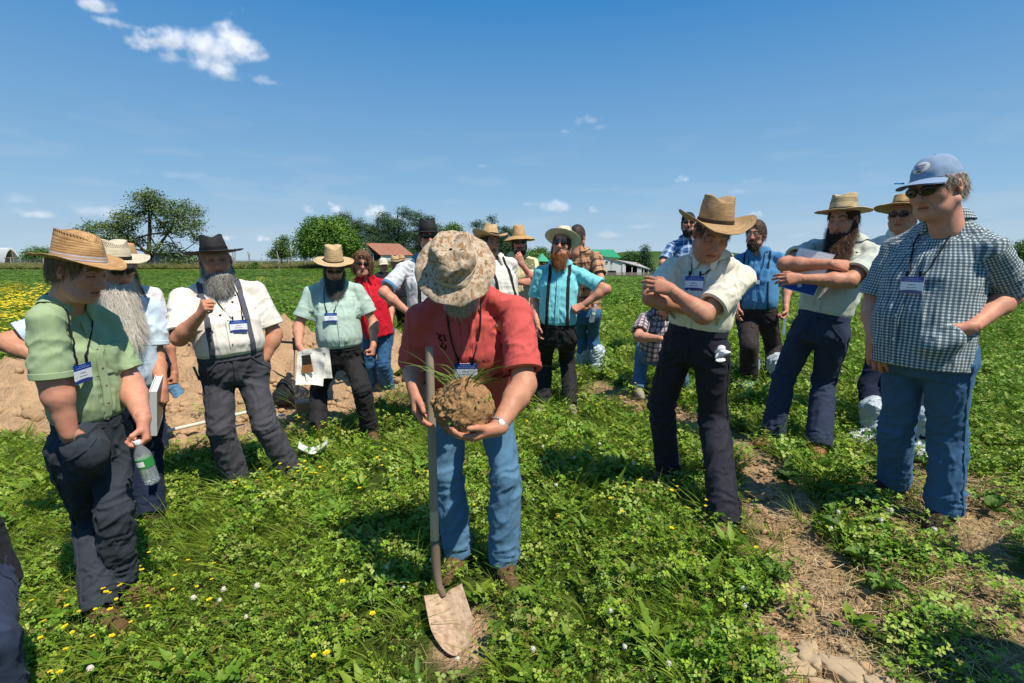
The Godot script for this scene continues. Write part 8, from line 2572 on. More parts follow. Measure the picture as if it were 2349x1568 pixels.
	for i in 8:
		var a0 := TAU * i / 8.0 + 0.4; var a1 := TAU * (i + 1) / 8.0 + 0.4
		for y in [0.3, 0.9, 1.9]:
			var rl := Soup.new(); rl.tube([Vector3(sin(a0) * 1.35, y, cos(a0) * 1.35), Vector3(sin(a1) * 1.35, y, cos(a1) * 1.35)], [0.06, 0.06], 5); inst("rail", rl.mesh(), wood, pv)
	# --- white barn with green roof and its low open shed
	var gb := thing("green_roof_barn", "white barn with green metal roof, three small windows and a low side wing", "barn", Vector3(22.8, -1.7, -120))
	var y0 := 0.0
	wall_boards(gb, white, Vector3(-3.4, y0, 0), Vector3(3.7, y0, 0), 5.0, 2.65, 26, Vector3.BACK)
	var wl := Soup.new()
	wl.flat([Vector3(-3.4, 0, 0), Vector3(3.7, 0, 0), Vector3(3.7, 2.6, 0), Vector3(-3.4, 4.95, 0)])
	wl.flat([Vector3(3.7, 0, 0), Vector3(3.7, 0, -8), Vector3(3.7, 2.6, -8), Vector3(3.7, 2.6, 0)])
	wl.flat([Vector3(-3.4, 0, -8), Vector3(-3.4, 0, 0), Vector3(-3.4, 5.0, 0), Vector3(-3.4, 5.0, -8)])
	inst("wall", wl.mesh(), white, gb)
	for x in [-1.55, -0.4, 0.75]:
		var wn := Soup.new(); wn.box(Vector3(x, 3.02, 0.07), Vector3(0.44, 0.56, 0.06))
		var wi := inst("window", wn.mesh(), dark, gb)
		var wf := Soup.new()
		for e in [[0.0, 0.31, 0.6, 0.07], [0.0, -0.31, 0.6, 0.07]]: wf.box(Vector3(x + e[0], 3.02 + e[1], 0.11), Vector3(e[2], e[3], 0.04))
		for e in [-0.26, 0.26]: wf.box(Vector3(x + e, 3.02, 0.11), Vector3(0.07, 0.69, 0.04))
		inst("frame", wf.mesh(), white, wi)
	for d in [[-1.3, 0.42, 1.5, 0.62], [0.85, 0.55, 2.0, 1.05]]:
		var dm := Soup.new(); dm.box(Vector3(d[0], d[1], 0.07), Vector3(d[2], d[3], 0.07)); inst("opening", dm.mesh(), dark, gb)
	var pl := Soup.new(); pl.box(Vector3(0.75, 1.95, 0.09), Vector3(0.16, 1.5, 0.06)); inst("downpipe", pl.mesh(), plain_mat(Color(0.5, 0.5, 0.5), 0.6), gb)
	var gro := Soup.new()
	slab(gro, Vector3(-4.6, 4.4, 0.4), Vector3(2.9, 3.95, 0.2), Vector3(1.9, 6.0, -4.4), Vector3(-4.6, 6.0, -4.4), 0.12)
	inst("roof", gro.mesh(), green_roof, gb)
	var grs := Soup.new(); ribs(grs, Vector3(-4.6, 6.12, -4.4), Vector3(1.9, 6.12, -4.4), Vector3(2.9, 4.08, 0.2), Vector3(-4.6, 4.52, 0.4), 18, 0.05, 0.05); inst("roof_seam", grs.mesh(), green_roof, gb)
	var ev := Soup.new(); ev.box(Vector3(0.3, 3.95, 0.15), Vector3(7.9, 0.12, 0.3), Color.WHITE, Basis(Vector3.BACK, -0.32)); inst("eave", ev.mesh(), plain_mat(Color(0.16, 0.17, 0.16), 0.7), gb)
	var ls := thing("open_shed", "low open-fronted shed with a long grey roof right of the white barn", "shed", Vector3(29.4, -1.75, -120))
	var lr := Soup.new(); slab(lr, Vector3(-2.6, 2.9, 0.5), Vector3(3.4, 1.3, 0.5), Vector3(1.4, 2.9, -5.0), Vector3(-4.2, 3.6, -5.0), 0.12); inst("roof", lr.mesh(), tin, ls)
	var lb := Soup.new(); lb.flat([Vector3(-2.6, 0, -3.4), Vector3(3.0, 0, -3.4), Vector3(3.0, 1.5, -3.4), Vector3(-2.6, 2.7, -3.4)]); inst("back_wall", lb.mesh(), dark, ls)
	var lp := Soup.new(); lp.box(Vector3(-2.9, 1.3, 0.2), Vector3(0.8, 2.6, 0.1)); inst("side_wall", lp.mesh(), white, ls)
	for x in [-1.0, 0.4, 0.75, 1.1, 1.8, 2.9]:
		var q := Soup.new(); q.box(Vector3(x, 0.95, 0.2), Vector3(0.16 if x > 1.5 or x < 0 else 0.3, 1.9 - maxf(x, 0) * 0.22, 0.16)); inst("post", q.mesh(), white, ls)
	var fl := Soup.new(); fl.box(Vector3(1.0, 2.55, -2.6), Vector3(0.3, 0.9, 0.3)); inst("chimney", fl.mesh(), plain_mat(Color(0.36, 0.10, 0.07), 0.9), ls)
	var tr := thing("red_wagon", "low red farm wagon standing in the open shed", "wagon", Vector3(28.0, -1.7, -118.6))
	var tb := Soup.new(); tb.box(Vector3(0, 0.42, 0), Vector3(2.6, 0.30, 1.0)); inst("bed", tb.mesh(), plain_mat(Color(0.40, 0.03, 0.025), 0.6), tr)
	for x in [-0.9, 0.9]:
		var tw := Soup.new(); tw.tube([Vector3(x, 0.25, 0.5), Vector3(x, 0.25, 0.62)], [0.25, 0.25], 12); inst("wheel", tw.mesh(), dark, tr)
	var t2 := thing("green_tent", "green canvas tent at the foot of the far hill", "tent", Vector3(40.4, -2.0, -140))
	var tm := Soup.new()
	for s in [[Vector3(-1.4, 0, 1.2), Vector3(1.5, 0, 1.2), Vector3(1.1, 2.1, 0), Vector3(-0.7, 2.1, 0)], [Vector3(1.5, 0, -1.2), Vector3(-1.4, 0, -1.2), Vector3(-0.7, 2.1, 0), Vector3(1.1, 2.1, 0)]]: tm.flat(s)
	tm.flat([Vector3(1.5, 0, 1.2), Vector3(1.5, 0, -1.2), Vector3(1.1, 2.1, 0)]); tm.flat([Vector3(-1.4, 0, -1.2), Vector3(-1.4, 0, 1.2), Vector3(-0.7, 2.1, 0)])
	inst("canvas", tm.mesh(), plain_mat(Color(0.05, 0.24, 0.15), 0.8), t2)
	var td := Soup.new(); td.flat([Vector3(0.5, 0.02, 1.23), Vector3(1.0, 0.02, 1.23), Vector3(0.75, 0.9, 0.72)]); inst("flap", td.mesh(), dark, t2)
	for q in [[39.3, -146.0, 1.5, 0.9, 1.4, "small white hut on the slope above the green tent"], [37.4, -142.0, 1.1, 1.1, 0.0, "white hut between the open shed and the green tent"]]:
		var hn := thing("white_hut", q[5], "hut", Vector3(q[0], -2.0 + q[4] * 1.4, q[1]))
		var hm := Soup.new(); hm.box(Vector3(0, q[3] * 0.5, 0), Vector3(q[2] * 1.2, q[3], 1.2)); inst("wall", hm.mesh(), white, hn)
		var hr := Soup.new(); slab(hr, Vector3(-q[2] * 0.7, q[3], 0.7), Vector3(q[2] * 0.7, q[3], 0.7), Vector3(q[2] * 0.7, q[3] + 0.5, 0), Vector3(-q[2] * 0.7, q[3] + 0.5, 0), 0.06); inst("roof", hr.mesh(), grey_w, hn)
	# --- board fence before the barn
	var bf := thing("board_fence", "weathered grey board fence in front of the white barn", "fence", Vector3(25.4, -1.75, -116))
	for i in 9:
		var p := Soup.new(); p.box(Vector3(-6.2 + i * 1.55, 0.42, 0), Vector3(0.16, 0.9, 0.16)); inst("post", p.mesh(), wood, bf)
	for i in 8:
		for y in [0.18, 0.42, 0.66]:
			var p := Soup.new(); p.box(Vector3(-5.4 + i * 1.55, y, 0.10), Vector3(1.53, 0.15, 0.04)); inst("plank", p.mesh(), plain_mat(Color(0.26, 0.24, 0.22), 0.9), bf)
	# --- wire fence at left with posts, and the tall posts beyond it
	var wf2 := thing("wire_fence", "wire mesh fence on thin posts in the tall grass at left", "fence", Vector3(-75, 0.4, -84))
	var posts := [-11.2, -8.0, -2.6, 2.6, 6.0, 9.4, 12.6, 15.8, 17.6, 21.2, 25.0, 29.0, 33.5, 38.0]
	for x in posts:
		var p := Soup.new(); p.tube([Vector3(x, -1.0, 0), Vector3(x + 0.02, 1.75, 0)], [0.07, 0.06], 6); inst("post", p.mesh(), plain_mat(Color(0.42, 0.40, 0.36), 0.9), wf2)
	var wires := Soup.new()
	for y in 7: wires.tube([Vector3(-14.0, 0.15 + y * 0.22, 0), Vector3(38.0, 0.15 + y * 0.22, 0)], [0.010, 0.010], 4, Color(0.5, 0.5, 0.5), false)
	for i in 150: wires.tube([Vector3(-14.0 + i * 0.35, 0.1, 0), Vector3(-14.0 + i * 0.35, 1.5, 0)], [0.008, 0.008], 3, Color(0.5, 0.5, 0.5), false)
	inst("wire_mesh", wires.mesh(), plain_mat(Color(0.40, 0.40, 0.40), 0.5, 0.5), wf2)
	var rr2 := rng(66)
	for q in [-47.6, -45.9, -45.3, -43.2, -41.4, -36.6, -34.4, -32.6, -31.0, -29.0, -27.6]:
		var pz := -84.0 + rr2.randf() * 5.0
		var tp := thing("tall_post", "tall thin bare post standing in the strip beyond the field", "post", Vector3(q, land(q, pz), pz), 0.0, "tall posts beyond the field between the black hat and the round tree")
		var pm := Soup.new(); pm.tube([Vector3(0, -0.3, 0), Vector3(0.02, 1.4, 0), Vector3(rr2.randf() * 0.3 - 0.15, rr2.randf_range(2.2, 3.3), 0)], [0.09, 0.085, 0.075], 6); inst("shaft", pm.mesh(), plain_mat(Color(0.36, 0.33, 0.29), 0.9), tp)
		var pc := Soup.new(); pc.ball(Vector3(0.02, 1.5, 0), Vector3(0.11, 0.03, 0.11), Basis.IDENTITY, 8, 4); inst("wire_tie", pc.mesh(), grey_w, tp)

func rust_tex() -> ImageTexture:
	var n := 256
	var im := Image.create_empty(n, n, false, Image.FORMAT_RGB8)
	var a := noise(301, 0.02, 4); var b := noise(302, 0.06, 3)
	for y in n:
		for x in n:
			var v := a.get_noise_2d(x, y * 0.5); var w := b.get_noise_2d(x * 2.0, y * 0.3)
			var c := Color(0.27, 0.15, 0.11).lerp(Color(0.36, 0.10, 0.055), clampf(0.5 + v * 1.6, 0, 1)).lerp(Color(0.30, 0.26, 0.23), clampf(w * 1.3, 0, 0.6))
			im.set_pixel(x, y, c.linear_to_srgb())
	return ImageTexture.create_from_image(im)

# ---------------------------------------------------------------- what they hold and what lies about
func lathe(prof: Array, sides := 20, col := Color.WHITE) -> Soup:
	var o := Soup.new()
	for q in prof:
		for i in sides + 1:
			var a := TAU * i / sides
			o.vert(Vector3(sin(a) * q[0], q[1], cos(a) * q[0]), Vector3.UP, Vector2(float(i) / sides, q[1]), col)
	for j in prof.size() - 1:
		for i in sides:
			var a := j * (sides + 1) + i
			o.quad(a, a + 1, a + sides + 2, a + sides + 1)
	o.smooth()
	return o

func bottle(label: String, at: Transform3D, label_col: Color, s := 1.0) -> void:
	var t := thing("water_bottle", label, "bottle")
	t.transform = at * Transform3D(Basis.IDENTITY.scaled(Vector3(s, s, s)), Vector3.ZERO)
	var pet := StandardMaterial3D.new()
	pet.albedo_color = Color(0.96, 0.98, 1.0, 0.14); pet.transparency = BaseMaterial3D.TRANSPARENCY_ALPHA; pet.roughness = 0.06; pet.metallic_specular = 0.6
	var prof := [[0.0, 0.0], [0.022, 0.002], [0.031, 0.010]]
	for i in 15: prof.append([0.0325 - (0.0022 if i % 2 else 0.0), 0.018 + i * 0.0075])
	prof.append_array([[0.0325, 0.135], [0.030, 0.150], [0.022, 0.170], [0.0135, 0.184], [0.0125, 0.198]])
	inst("shell", lathe(prof, 24).mesh(), pet, t)
	var wat := StandardMaterial3D.new()
	wat.albedo_color = Color(0.9, 0.96, 1.0, 0.05); wat.refraction_enabled = true; wat.refraction_scale = 0.033; wat.roughness = 0.02
	wat.transparency = BaseMaterial3D.TRANSPARENCY_ALPHA
	inst("water", lathe([[0.0, 0.004], [0.028, 0.008], [0.029, 0.020], [0.029, 0.085], [0.0, 0.0851]], 20).mesh(), wat, t)
	var lm := plain_mat(label_col, 0.4)
	inst("label_wrap", lathe([[0.0332, 0.088], [0.0336, 0.089], [0.0336, 0.129], [0.0332, 0.130]], 24).mesh(), lm, t)
	var lw := Soup.new()
	for i in 9:
		var a := lerpf(-0.55, 0.55, i / 8.0)
		for y in [0.098, 0.122]: lw.vert(Vector3(sin(a) * 0.0342, y, cos(a) * 0.0342), Vector3(sin(a), 0, cos(a)))
	for i in 8: lw.quad(i * 2, i * 2 + 2, i * 2 + 3, i * 2 + 1)
	inst("label_panel", lw.mesh(), plain_mat(Color(0.7, 0.72, 0.72), 0.4), t)
	inst("cap", lathe([[0.0, 0.2125], [0.0125, 0.212], [0.0145, 0.209], [0.0145, 0.196], [0.0125, 0.1955]], 18).mesh(), plain_mat(Color(0.7, 0.72, 0.74), 0.5), t)

func paper_mat(s: int, head: Color, lines := 26) -> StandardMaterial3D:
	var w := 96; var h := 128
	var im := Image.create_empty(w, h, false, Image.FORMAT_RGB8)
	im.fill(Color(0.93, 0.93, 0.92))
	var r := rng(s)
	if head.a > 0.5: im.fill_rect(Rect2i(0, h - 36, w, 36), head)
	for k in lines:
		var y := 8 + k * 4
		if y > h - 8: break
		if r.randf() < 0.2: continue
		var x := 10
		var stop := r.randi_range(50, 86)
		while x < stop:
			var l := r.randi_range(2, 8)
			im.fill_rect(Rect2i(x, y, l, 1), Color(0.62, 0.62, 0.64) if not (head.a > 0.5 and y > h - 36) else Color(0.6, 0.7, 0.85)); x += l + 2
	if head.a > 0.5:
		for y in range(h - 26, h - 12):
			for x in range(40, 54):
				var d := Vector2(x - 46.5, y - (h - 19.5)).length()
				if d < 6.5 and not (d > 3.0 and d < 4.4): im.set_pixel(x, y, Color(0.86, 0.9, 0.95))
	var m := plain_mat(Color.WHITE, 0.7, 0.3)
	m.albedo_texture = ImageTexture.create_from_image(im)
	return m

func sheet(w: float, h: float, curl: float, s: int, sag := 0.0) -> ArrayMesh:
	var o := Soup.new()
	var z := noise(s, 1.0, 2)
	for j in 13:
		for i in 10:
			var u := i / 9.0 - 0.5; var v := j / 12.0 - 0.5
			o.vert(Vector3(u * w, -v * h, curl * (u * u * 3.0 + v * v) + sag * v * v * v + z.get_noise_2d(u * 2.0, v * 2.0) * 0.015), Vector3.BACK, Vector2(i / 9.0, j / 12.0))
	for j in 12:
		for i in 9:
			var a := j * 10 + i
			o.quad(a, a + 10, a + 11, a + 1)
	o.smooth()
	return o.mesh()

func make_props() -> void:
	var J := joints()
	# --- the clod with its turf
	var clod := thing("soil_clod", "round brown clod of soil topped with long grass, held by the bowed man", "clod", CLOD)
	var f := Field.new()
	var r := rng(400)
	f.ell(Vector3.ZERO, Vector3(0.116, 0.112, 0.112))
	for k in 46:
		var d := Vector3(r.randfn(), r.randfn(), r.randfn()).normalized()
		if d.x > 0.35 and d.y > -0.3 and r.randf() < 0.6: continue
		f.ell(d * 0.107, Vector3(0.012, 0.010, 0.012) * r.randf_range(0.7, 1.8), Basis(d.cross(Vector3.UP).normalized(), r.randf() * 3.0), 0.006)
	var cs := f.build(0.0042)
	var z := noise(401, 1.0, 4)
	for i in cs.v.size():
		var p := cs.v[i]
		var n := z.get_noise_3d(p.x * 28.0, p.y * 28.0, p.z * 28.0) * 0.010 + z.get_noise_3d(p.x * 75.0, p.y * 75.0, p.z * 75.0) * 0.006
		var lump := smoothstep(0.04, -0.05, p.x)
		cs.v[i] += cs.n[i] * n * (0.5 + lump)
		var k := 1.0 + 0.5 * z.get_noise_3d(p.x * 40.0, p.y * 40.0, p.z * 40.0)
		cs.c[i] = Color(0.30, 0.175, 0.085) * k
		if z.get_noise_3d(p.x * 90.0 + 5.0, p.y * 90.0, p.z * 90.0) > 0.42: cs.c[i] = Color(0.34, 0.22, 0.12)
	cs.smooth()
	var soil := plain_mat(Color.WHITE, 0.95, 0.15); soil.vertex_color_use_as_albedo = true
	M.soil = soil
	inst("soil", cs.mesh(), soil, clod)
	var turf := Soup.new()
	for k in 60:
		var a := r.randf() * TAU; var q := sqrt(r.randf()) * 0.075
		var d := Vector3(cos(a), 0, sin(a))
		var l := r.randf_range(0.04, 0.13)
		var right := 0.0
		if k < 18: l = r.randf_range(0.16, 0.27)
		blade(turf, d * q + Vector3.UP * sqrt(maxf(0.0128 - q * q, 0.001)) * 0.97, (Vector3.UP * r.randf_range(0.5, 1.1) + d * r.randf_range(0.3, 0.9)).normalized(), (d + Vector3(0.4, 0, 0)) * r.randf_range(0.2, 0.6) - Vector3.UP * r.randf_range(0.15, 0.7), l, 0.0022, Color(0.07, 0.135, 0.02).lerp(Color(0.17, 0.24, 0.05), r.randf()), 6)
	for k in 14:
		var a := r.randf() * TAU
		var d := Vector3(cos(a) * 0.8 + 0.5, r.randf_range(-0.3, 0.8), absf(sin(a))).normalized()
		leaf(turf, d * 0.117, (d + Vector3(r.randfn(), r.randfn(), r.randfn()) * 0.6).normalized(), Vector3.UP, 0.014, 0.006, Color(0.10, 0.19, 0.03))
	inst("grass_blades", turf.mesh(), leaf_mat(Color(0.5, 0.6, 0.15)), clod)
	var rt := Soup.new()
	for k in 26:
		var d := Vector3(r.randfn(), r.randfn(), absf(r.randfn())).normalized()
		rt.tube([d * 0.112, d * 0.120 + Vector3(r.randfn(), r.randfn(), r.randfn()) * 0.012, d * 0.118 + Vector3(r.randfn(), r.randfn(), r.randfn()) * 0.026], [0.0009, 0.0007, 0.0004], 4)
	inst("roots", rt.mesh(), plain_mat(Color(0.40, 0.30, 0.19), 0.9), clod)
	# --- shovel
	var sv := thing("shovel", "long-handled pointed shovel with a dusty blade resting on the grass", "shovel", Vector3(-0.338, 0.075, -2.06))
	var top := Vector3(-0.342, 1.20, -2.04) - sv.position
	var hm := plain_mat(Color.WHITE, 0.8); hm.vertex_color_use_as_albedo = true
	hm.heightmap_enabled = true; hm.heightmap_texture = wrinkle; hm.heightmap_scale = 0.1; hm.uv1_triplanar = true; hm.uv1_scale = Vector3(30, 3, 30)
	var hd := Soup.new()
	var a0 := Vector3(-0.005, 0.24, 0.0)
	var up := (top - a0).normalized()
	var zz := noise(405, 1.0, 3)
	hd.tube([a0 + up * 0.0, a0 + up * 0.15, a0 + up * 0.16, a0 + up * 0.5, a0 + up * 0.80, top], [0.0190, 0.0190, 0.0186, 0.0182, 0.0178, 0.0165], 14)
	for i in hd.v.size():
		var p := hd.v[i]
		var k := 1.0 + 0.28 * zz.get_noise_3d(p.x * 130.0, p.y * 9.0, p.z * 130.0)
		hd.c[i] = (Color(0.56, 0.42, 0.28) if (p - a0).dot(up) < 0.155 else Color(0.33, 0.27, 0.205)) * k
	inst("handle", hd.mesh(), hm, sv)
	var sk := Soup.new()
	sk.tube([Vector3(0.035, 0.0, 0.03), Vector3(0.010, 0.035, 0.012), Vector3(0.0, 0.09, 0.0), a0 * 0.6, a0 + up * 0.015], [0.013, 0.017, 0.019, 0.021, 0.0215], 14)
	var smt := plain_mat(Color(0.17, 0.125, 0.095), 0.75, 0.4)
	smt.heightmap_enabled = true; smt.heightmap_texture = wrinkle; smt.heightmap_scale = 0.1; smt.uv1_triplanar = true; smt.uv1_scale = Vector3(20, 20, 20)
	inst("socket", sk.mesh(), smt, sv)
	var bl := Soup.new()
	var yb := Vector3(0.10, -0.115, 0.245).normalized()      # from the shoulders to the point
	var nb := Vector3(0.05, 0.80, 0.42); nb = (nb - yb * nb.dot(yb)).normalized()
	var xb := yb.cross(nb).normalized() * -1.0
	if xb.x < 0: xb = -xb
	for j in 29:
		var v := j / 28.0
		var half := 0.090 * (1.0 if v < 0.45 else sqrt(maxf(1.0 - pow((v - 0.45) / 0.55, 1.45), 0.0))) * (0.94 + 0.08 * v) + 0.002
		for i in 21:
			var u := (i - 10) / 10.0
			var p := Vector3(0.035, 0.0, 0.03) + yb * (v * 0.285 - 0.012) + xb * half * u + nb * (0.020 * u * u - 0.012 * exp(-u * u * 18.0) * (1.0 - v)) + nb * (0.012 if v < 0.01 and absf(u) > 0.2 else 0.0)
			bl.vert(p, nb, Vector2(u, v), Color(0.47, 0.345, 0.245).lerp(Color(0.27, 0.17, 0.10), clampf(zz.get_noise_3d(p.x * 34.0, p.y * 34.0, p.z * 34.0) * 1.8 + 0.5 * (v - 0.45), 0.0, 0.85)) * (1.0 + 0.25 * zz.get_noise_3d(p.x * 60.0, p.y * 60.0, p.z * 60.0)))
	for j in 28:
		for i in 20:
			var a := j * 21 + i
			bl.quad(a, a + 21, a + 22, a + 1)
	bl.smooth()
	var bm := plain_mat(Color.WHITE, 0.85); bm.vertex_color_use_as_albedo = true
	bm.heightmap_enabled = true; bm.heightmap_texture = wrinkle; bm.heightmap_scale = 0.3; bm.uv1_triplanar = true; bm.uv1_scale = Vector3(8, 8, 8)
	inst("blade", bl.mesh(), bm, sv)
	# --- bottles
	var wl: Vector3 = J.youth.wrL
	bottle("water bottle with a green label hanging from the young man's hand", Transform3D(Basis(Vector3.BACK, 0.16) * Basis(Vector3.RIGHT, 0.1), wl + Vector3(0.045, -0.285, 0.045)), Color(0.03, 0.24, 0.06))
	wl = J.brownshirt.wrR
	bottle("water bottle held behind the turquoise shirt by the brown-shirted man", Transform3D(Basis(Vector3.BACK, -0.2), wl + Vector3(0.02, -0.25, 0.05)), Color(0.10, 0.30, 0.18))
	wl = J.kneeler.head
	bottle("clear water bottle raised to the kneeling man's mouth", Transform3D(Basis(Vector3.BACK, 0.1) * Basis(Vector3.RIGHT, 2.6), wl + Vector3(-0.035, -0.03, 0.30)), Color(0.30, 0.50, 0.62), 1.1)
	bottle("small clear bottle lying in the grass by the cardboard box", Transform3D(Basis(Vector3.UP, 0.6) * Basis(Vector3.BACK, 1.5), Vector3(-2.36, ground_at(-2.36, -5.05) + 0.07, -5.05)), Color(0.5, 0.55, 0.58))
	# --- binder under the white-bearded man's arm
	wl = J.whitebeard.wrL
	var bi := thing("ring_binder", "white ring binder with dark cover carried low by the white-bearded man", "binder", wl + Vector3(0.005, -0.085, 0.075), 0.95)
	bi.rotation = Vector3(0.12, 2.05, 0.22)
	var bc := Soup.new(); bc.box(Vector3(0, 0, 0.017), Vector3(0.235, 0.285, 0.004)); bc.box(Vector3(0, 0, -0.017), Vector3(0.235, 0.285, 0.004)); bc.box(Vector3(-0.116, 0, 0), Vector3(0.004, 0.285, 0.030))
	inst("cover", bc.mesh(), plain_mat(Color(0.66, 0.67, 0.70), 0.35), bi)
	var bp := Soup.new(); bp.box(Vector3(0.003, 0, 0), Vector3(0.218, 0.272, 0.027)); inst("pages", bp.mesh(), plain_mat(Color(0.60, 0.58, 0.54), 0.9), bi)
	var bs2 := Soup.new(); bs2.box(Vector3(0, 0.01, 0.0205), Vector3(0.19, 0.22, 0.0015)); inst("insert", bs2.mesh(), plain_mat(Color(0.035, 0.04, 0.05), 0.3), bi)
	# --- papers and wallet
	wl = J.teal.wrR
	var pa := thing("paper_sheets", "loose printed sheets hanging from the teal-shirted man's hand", "papers", wl + Vector3(0.13, -0.165, 0.10), 0.32)
	var s1 := inst("sheet", sheet(0.215, 0.28, 0.06, 410, 0.05), paper_mat(1, Color(0, 0, 0, 0)), pa); s1.rotation.z = -0.12
	var s2 := inst("sheet", sheet(0.21, 0.27, 0.04, 411, -0.04), paper_mat(2, Color(0, 0, 0, 0)), pa); s2.position = Vector3(0.055, 0.03, -0.012); s2.rotation.z = 0.05
	var wa := thing("wallet", "black and tan wallet held on top of the papers", "wallet", wl + Vector3(0.105, -0.125, 0.135), 0.2)
	wa.rotation.z = 0.1
	var w1 := Soup.new(); w1.box(Vector3(0, 0.032, 0), Vector3(0.090, 0.080, 0.010)); inst("upper_half", w1.mesh(), plain_mat(Color(0.03, 0.025, 0.022), 0.6), wa)
	var w2 := Soup.new(); w2.box(Vector3(0, -0.042, 0), Vector3(0.092, 0.066, 0.011)); inst("lower_half", w2.mesh(), plain_mat(Color(0.30, 0.13, 0.055), 0.6), wa)
	# --- folder against the long-bearded man's chest
	var fo := thing("folder", "pale folder with a blue foot and round white emblem, hugged to a chest", "folder", FOLDER)
	fo.basis = Basis(Vector3.UP, deg_to_rad(J.longbeard.yaw)) * Basis(Vector3.RIGHT, -0.25) * Basis(Vector3.BACK, -0.24)
	var fb := Soup.new(); fb.box(Vector3.ZERO, Vector3(0.235, 0.30, 0.012)); inst("pad", fb.mesh(), plain_mat(Color(0.62, 0.66, 0.70), 0.4), fo)
	var fc := Soup.new(); fc.flat([Vector3(-0.113, -0.145, 0.0075), Vector3(0.113, -0.145, 0.0075), Vector3(0.113, 0.145, 0.0075), Vector3(-0.113, 0.145, 0.0075)], Color.WHITE, [Vector2(0, 1), Vector2(1, 1), Vector2(1, 0), Vector2(0, 0)])
	inst("cover_sheet", fc.mesh(), paper_mat(3, srgb(30, 74, 150), 8), fo)
	# --- handkerchief from a pocket
	var hk := thing("handkerchief", "crumpled white cloth poking from the crossed-arms man's trouser pocket", "cloth", HANKY)
	var hf := Field.new()
	for k in 9: hf.ell(Vector3(r.randfn() * 0.018, r.randfn() * 0.020, r.randfn() * 0.012), Vector3(0.026, 0.006, 0.020), Basis(Vector3(r.randfn(), r.randfn(), r.randfn()).normalized(), r.randf() * 3.0), 0.008)
	var ho := hf.build(0.004); Folds.new(9, 0.006, 0.004).apply(ho)
	inst("cloth", ho.mesh(), plain_mat(Color(0.66, 0.68, 0.74), 0.9), hk)
	# --- pens, phone
	var pn := thing("marker_pen", "green marker pen clipped at the suspendered man's pocket", "pen", J.suspenders.hipR + Vector3(-0.085, 0.03, 0.115))
	var p1 := Soup.new(); p1.tube([Vector3(0.02, -0.06, 0), Vector3(0.003, -0.01, 0)], [0.007, 0.007], 8); inst("barrel", p1.mesh(), plain_mat(Color(0.03, 0.03, 0.03), 0.4), pn)
	var p2 := Soup.new(); p2.tube([Vector3(0.003, -0.01, 0), Vector3(-0.012, 0.035, 0)], [0.008, 0.0075], 8); inst("cap", p2.mesh(), plain_mat(Color(0.02, 0.32, 0.05), 0.35), pn)
	wl = J.blueshirt.wrL
	var ph := thing("notepad", "thin pale notepad held down by the blue-shirted man", "notepad", wl + Vector3(-0.02, -0.19, 0.04), 0.9)
	ph.rotation.z = -0.15
	var q1 := Soup.new(); q1.box(Vector3.ZERO, Vector3(0.09, 0.16, 0.006)); inst("pages", q1.mesh(), plain_mat(Color(0.62, 0.66, 0.72), 0.6), ph)
	var q2 := Soup.new(); q2.box(Vector3(0, 0, 0.0042), Vector3(0.092, 0.162, 0.0018)); inst("cover", q2.mesh(), plain_mat(Color(0.16, 0.26, 0.42), 0.5), ph)
	# --- cardboard box, bag, rods, paper on the ground
	var gy := ground_at(-2.17, -5.14)
	var bx := thing("cardboard_box", "small closed cardboard box standing in the grass by black trousers", "box", Vector3(-2.17, gy, -5.14), 0.5)
	var card := plain_mat(Color(0.34, 0.21, 0.115), 0.9)
	var b1 := Soup.new(); b1.box(Vector3(0, 0.105, 0), Vector3(0.23, 0.20, 0.17)); inst("carton", b1.mesh(), card, bx)
	for e in [-1.0, 1.0]:
		var fl := Soup.new(); fl.box(Vector3(0, 0.2085, 0.0425 * e), Vector3(0.23, 0.006, 0.083), Color.WHITE, Basis(Vector3.RIGHT, 0.04 * e)); inst("flap", fl.mesh(), plain_mat(Color(0.40, 0.26, 0.145), 0.9), bx)
	var tp := Soup.new(); tp.box(Vector3(0, 0.2145, 0), Vector3(0.23, 0.0015, 0.04)); inst("tape", tp.mesh(), plain_mat(Color(0.36, 0.25, 0.15), 0.4), bx)
	var bg := thing("black_bag", "slumped black fabric bag lying behind the cardboard box", "bag", Vector3(-2.50, ground_at(-2.5, -5.5), -5.5))
	var bf := Field.new()
	bf.ell(Vector3(0, 0.10, 0), Vector3(0.19, 0.12, 0.13), Basis(Vector3.UP, 0.3)); bf.ell(Vector3(-0.04, 0.20, 0), Vector3(0.10, 0.09, 0.08), Basis.IDENTITY, 0.06); bf.ell(Vector3(0.12, 0.06, 0.05), Vector3(0.10, 0.07, 0.08), Basis.IDENTITY, 0.04)
	var bo := bf.build(0.012); Folds.new(12, 0.022, 0.006).apply(bo)
	inst("sack", bo.mesh(), plain_mat(Color(0.014, 0.014, 0.016), 0.6, 0.4), bg)
	var bh := Soup.new(); bh.tube([Vector3(-0.12, 0.22, 0.08), Vector3(-0.05, 0.31, 0.08), Vector3(0.05, 0.27, 0.11), Vector3(0.09, 0.16, 0.13)], [0.009, 0.009, 0.009, 0.009], 6); inst("strap", bh.mesh(), plain_mat(Color(0.02, 0.02, 0.022), 0.8), bg)
	var st := thing("soil_probe", "thin steel rod with a black crossbar clamp stuck in the spoil heap", "probe", Vector3(-2.62, ground_at(-2.62, -5.9) - 0.05, -5.9))
	var sr := Soup.new(); sr.tube([Vector3(-0.03, 0, 0), Vector3(0.03, 0.66, 0)], [0.007, 0.007], 6); inst("rod", sr.mesh(), plain_mat(Color(0.20, 0.19, 0.18), 0.4, 0.6), st)
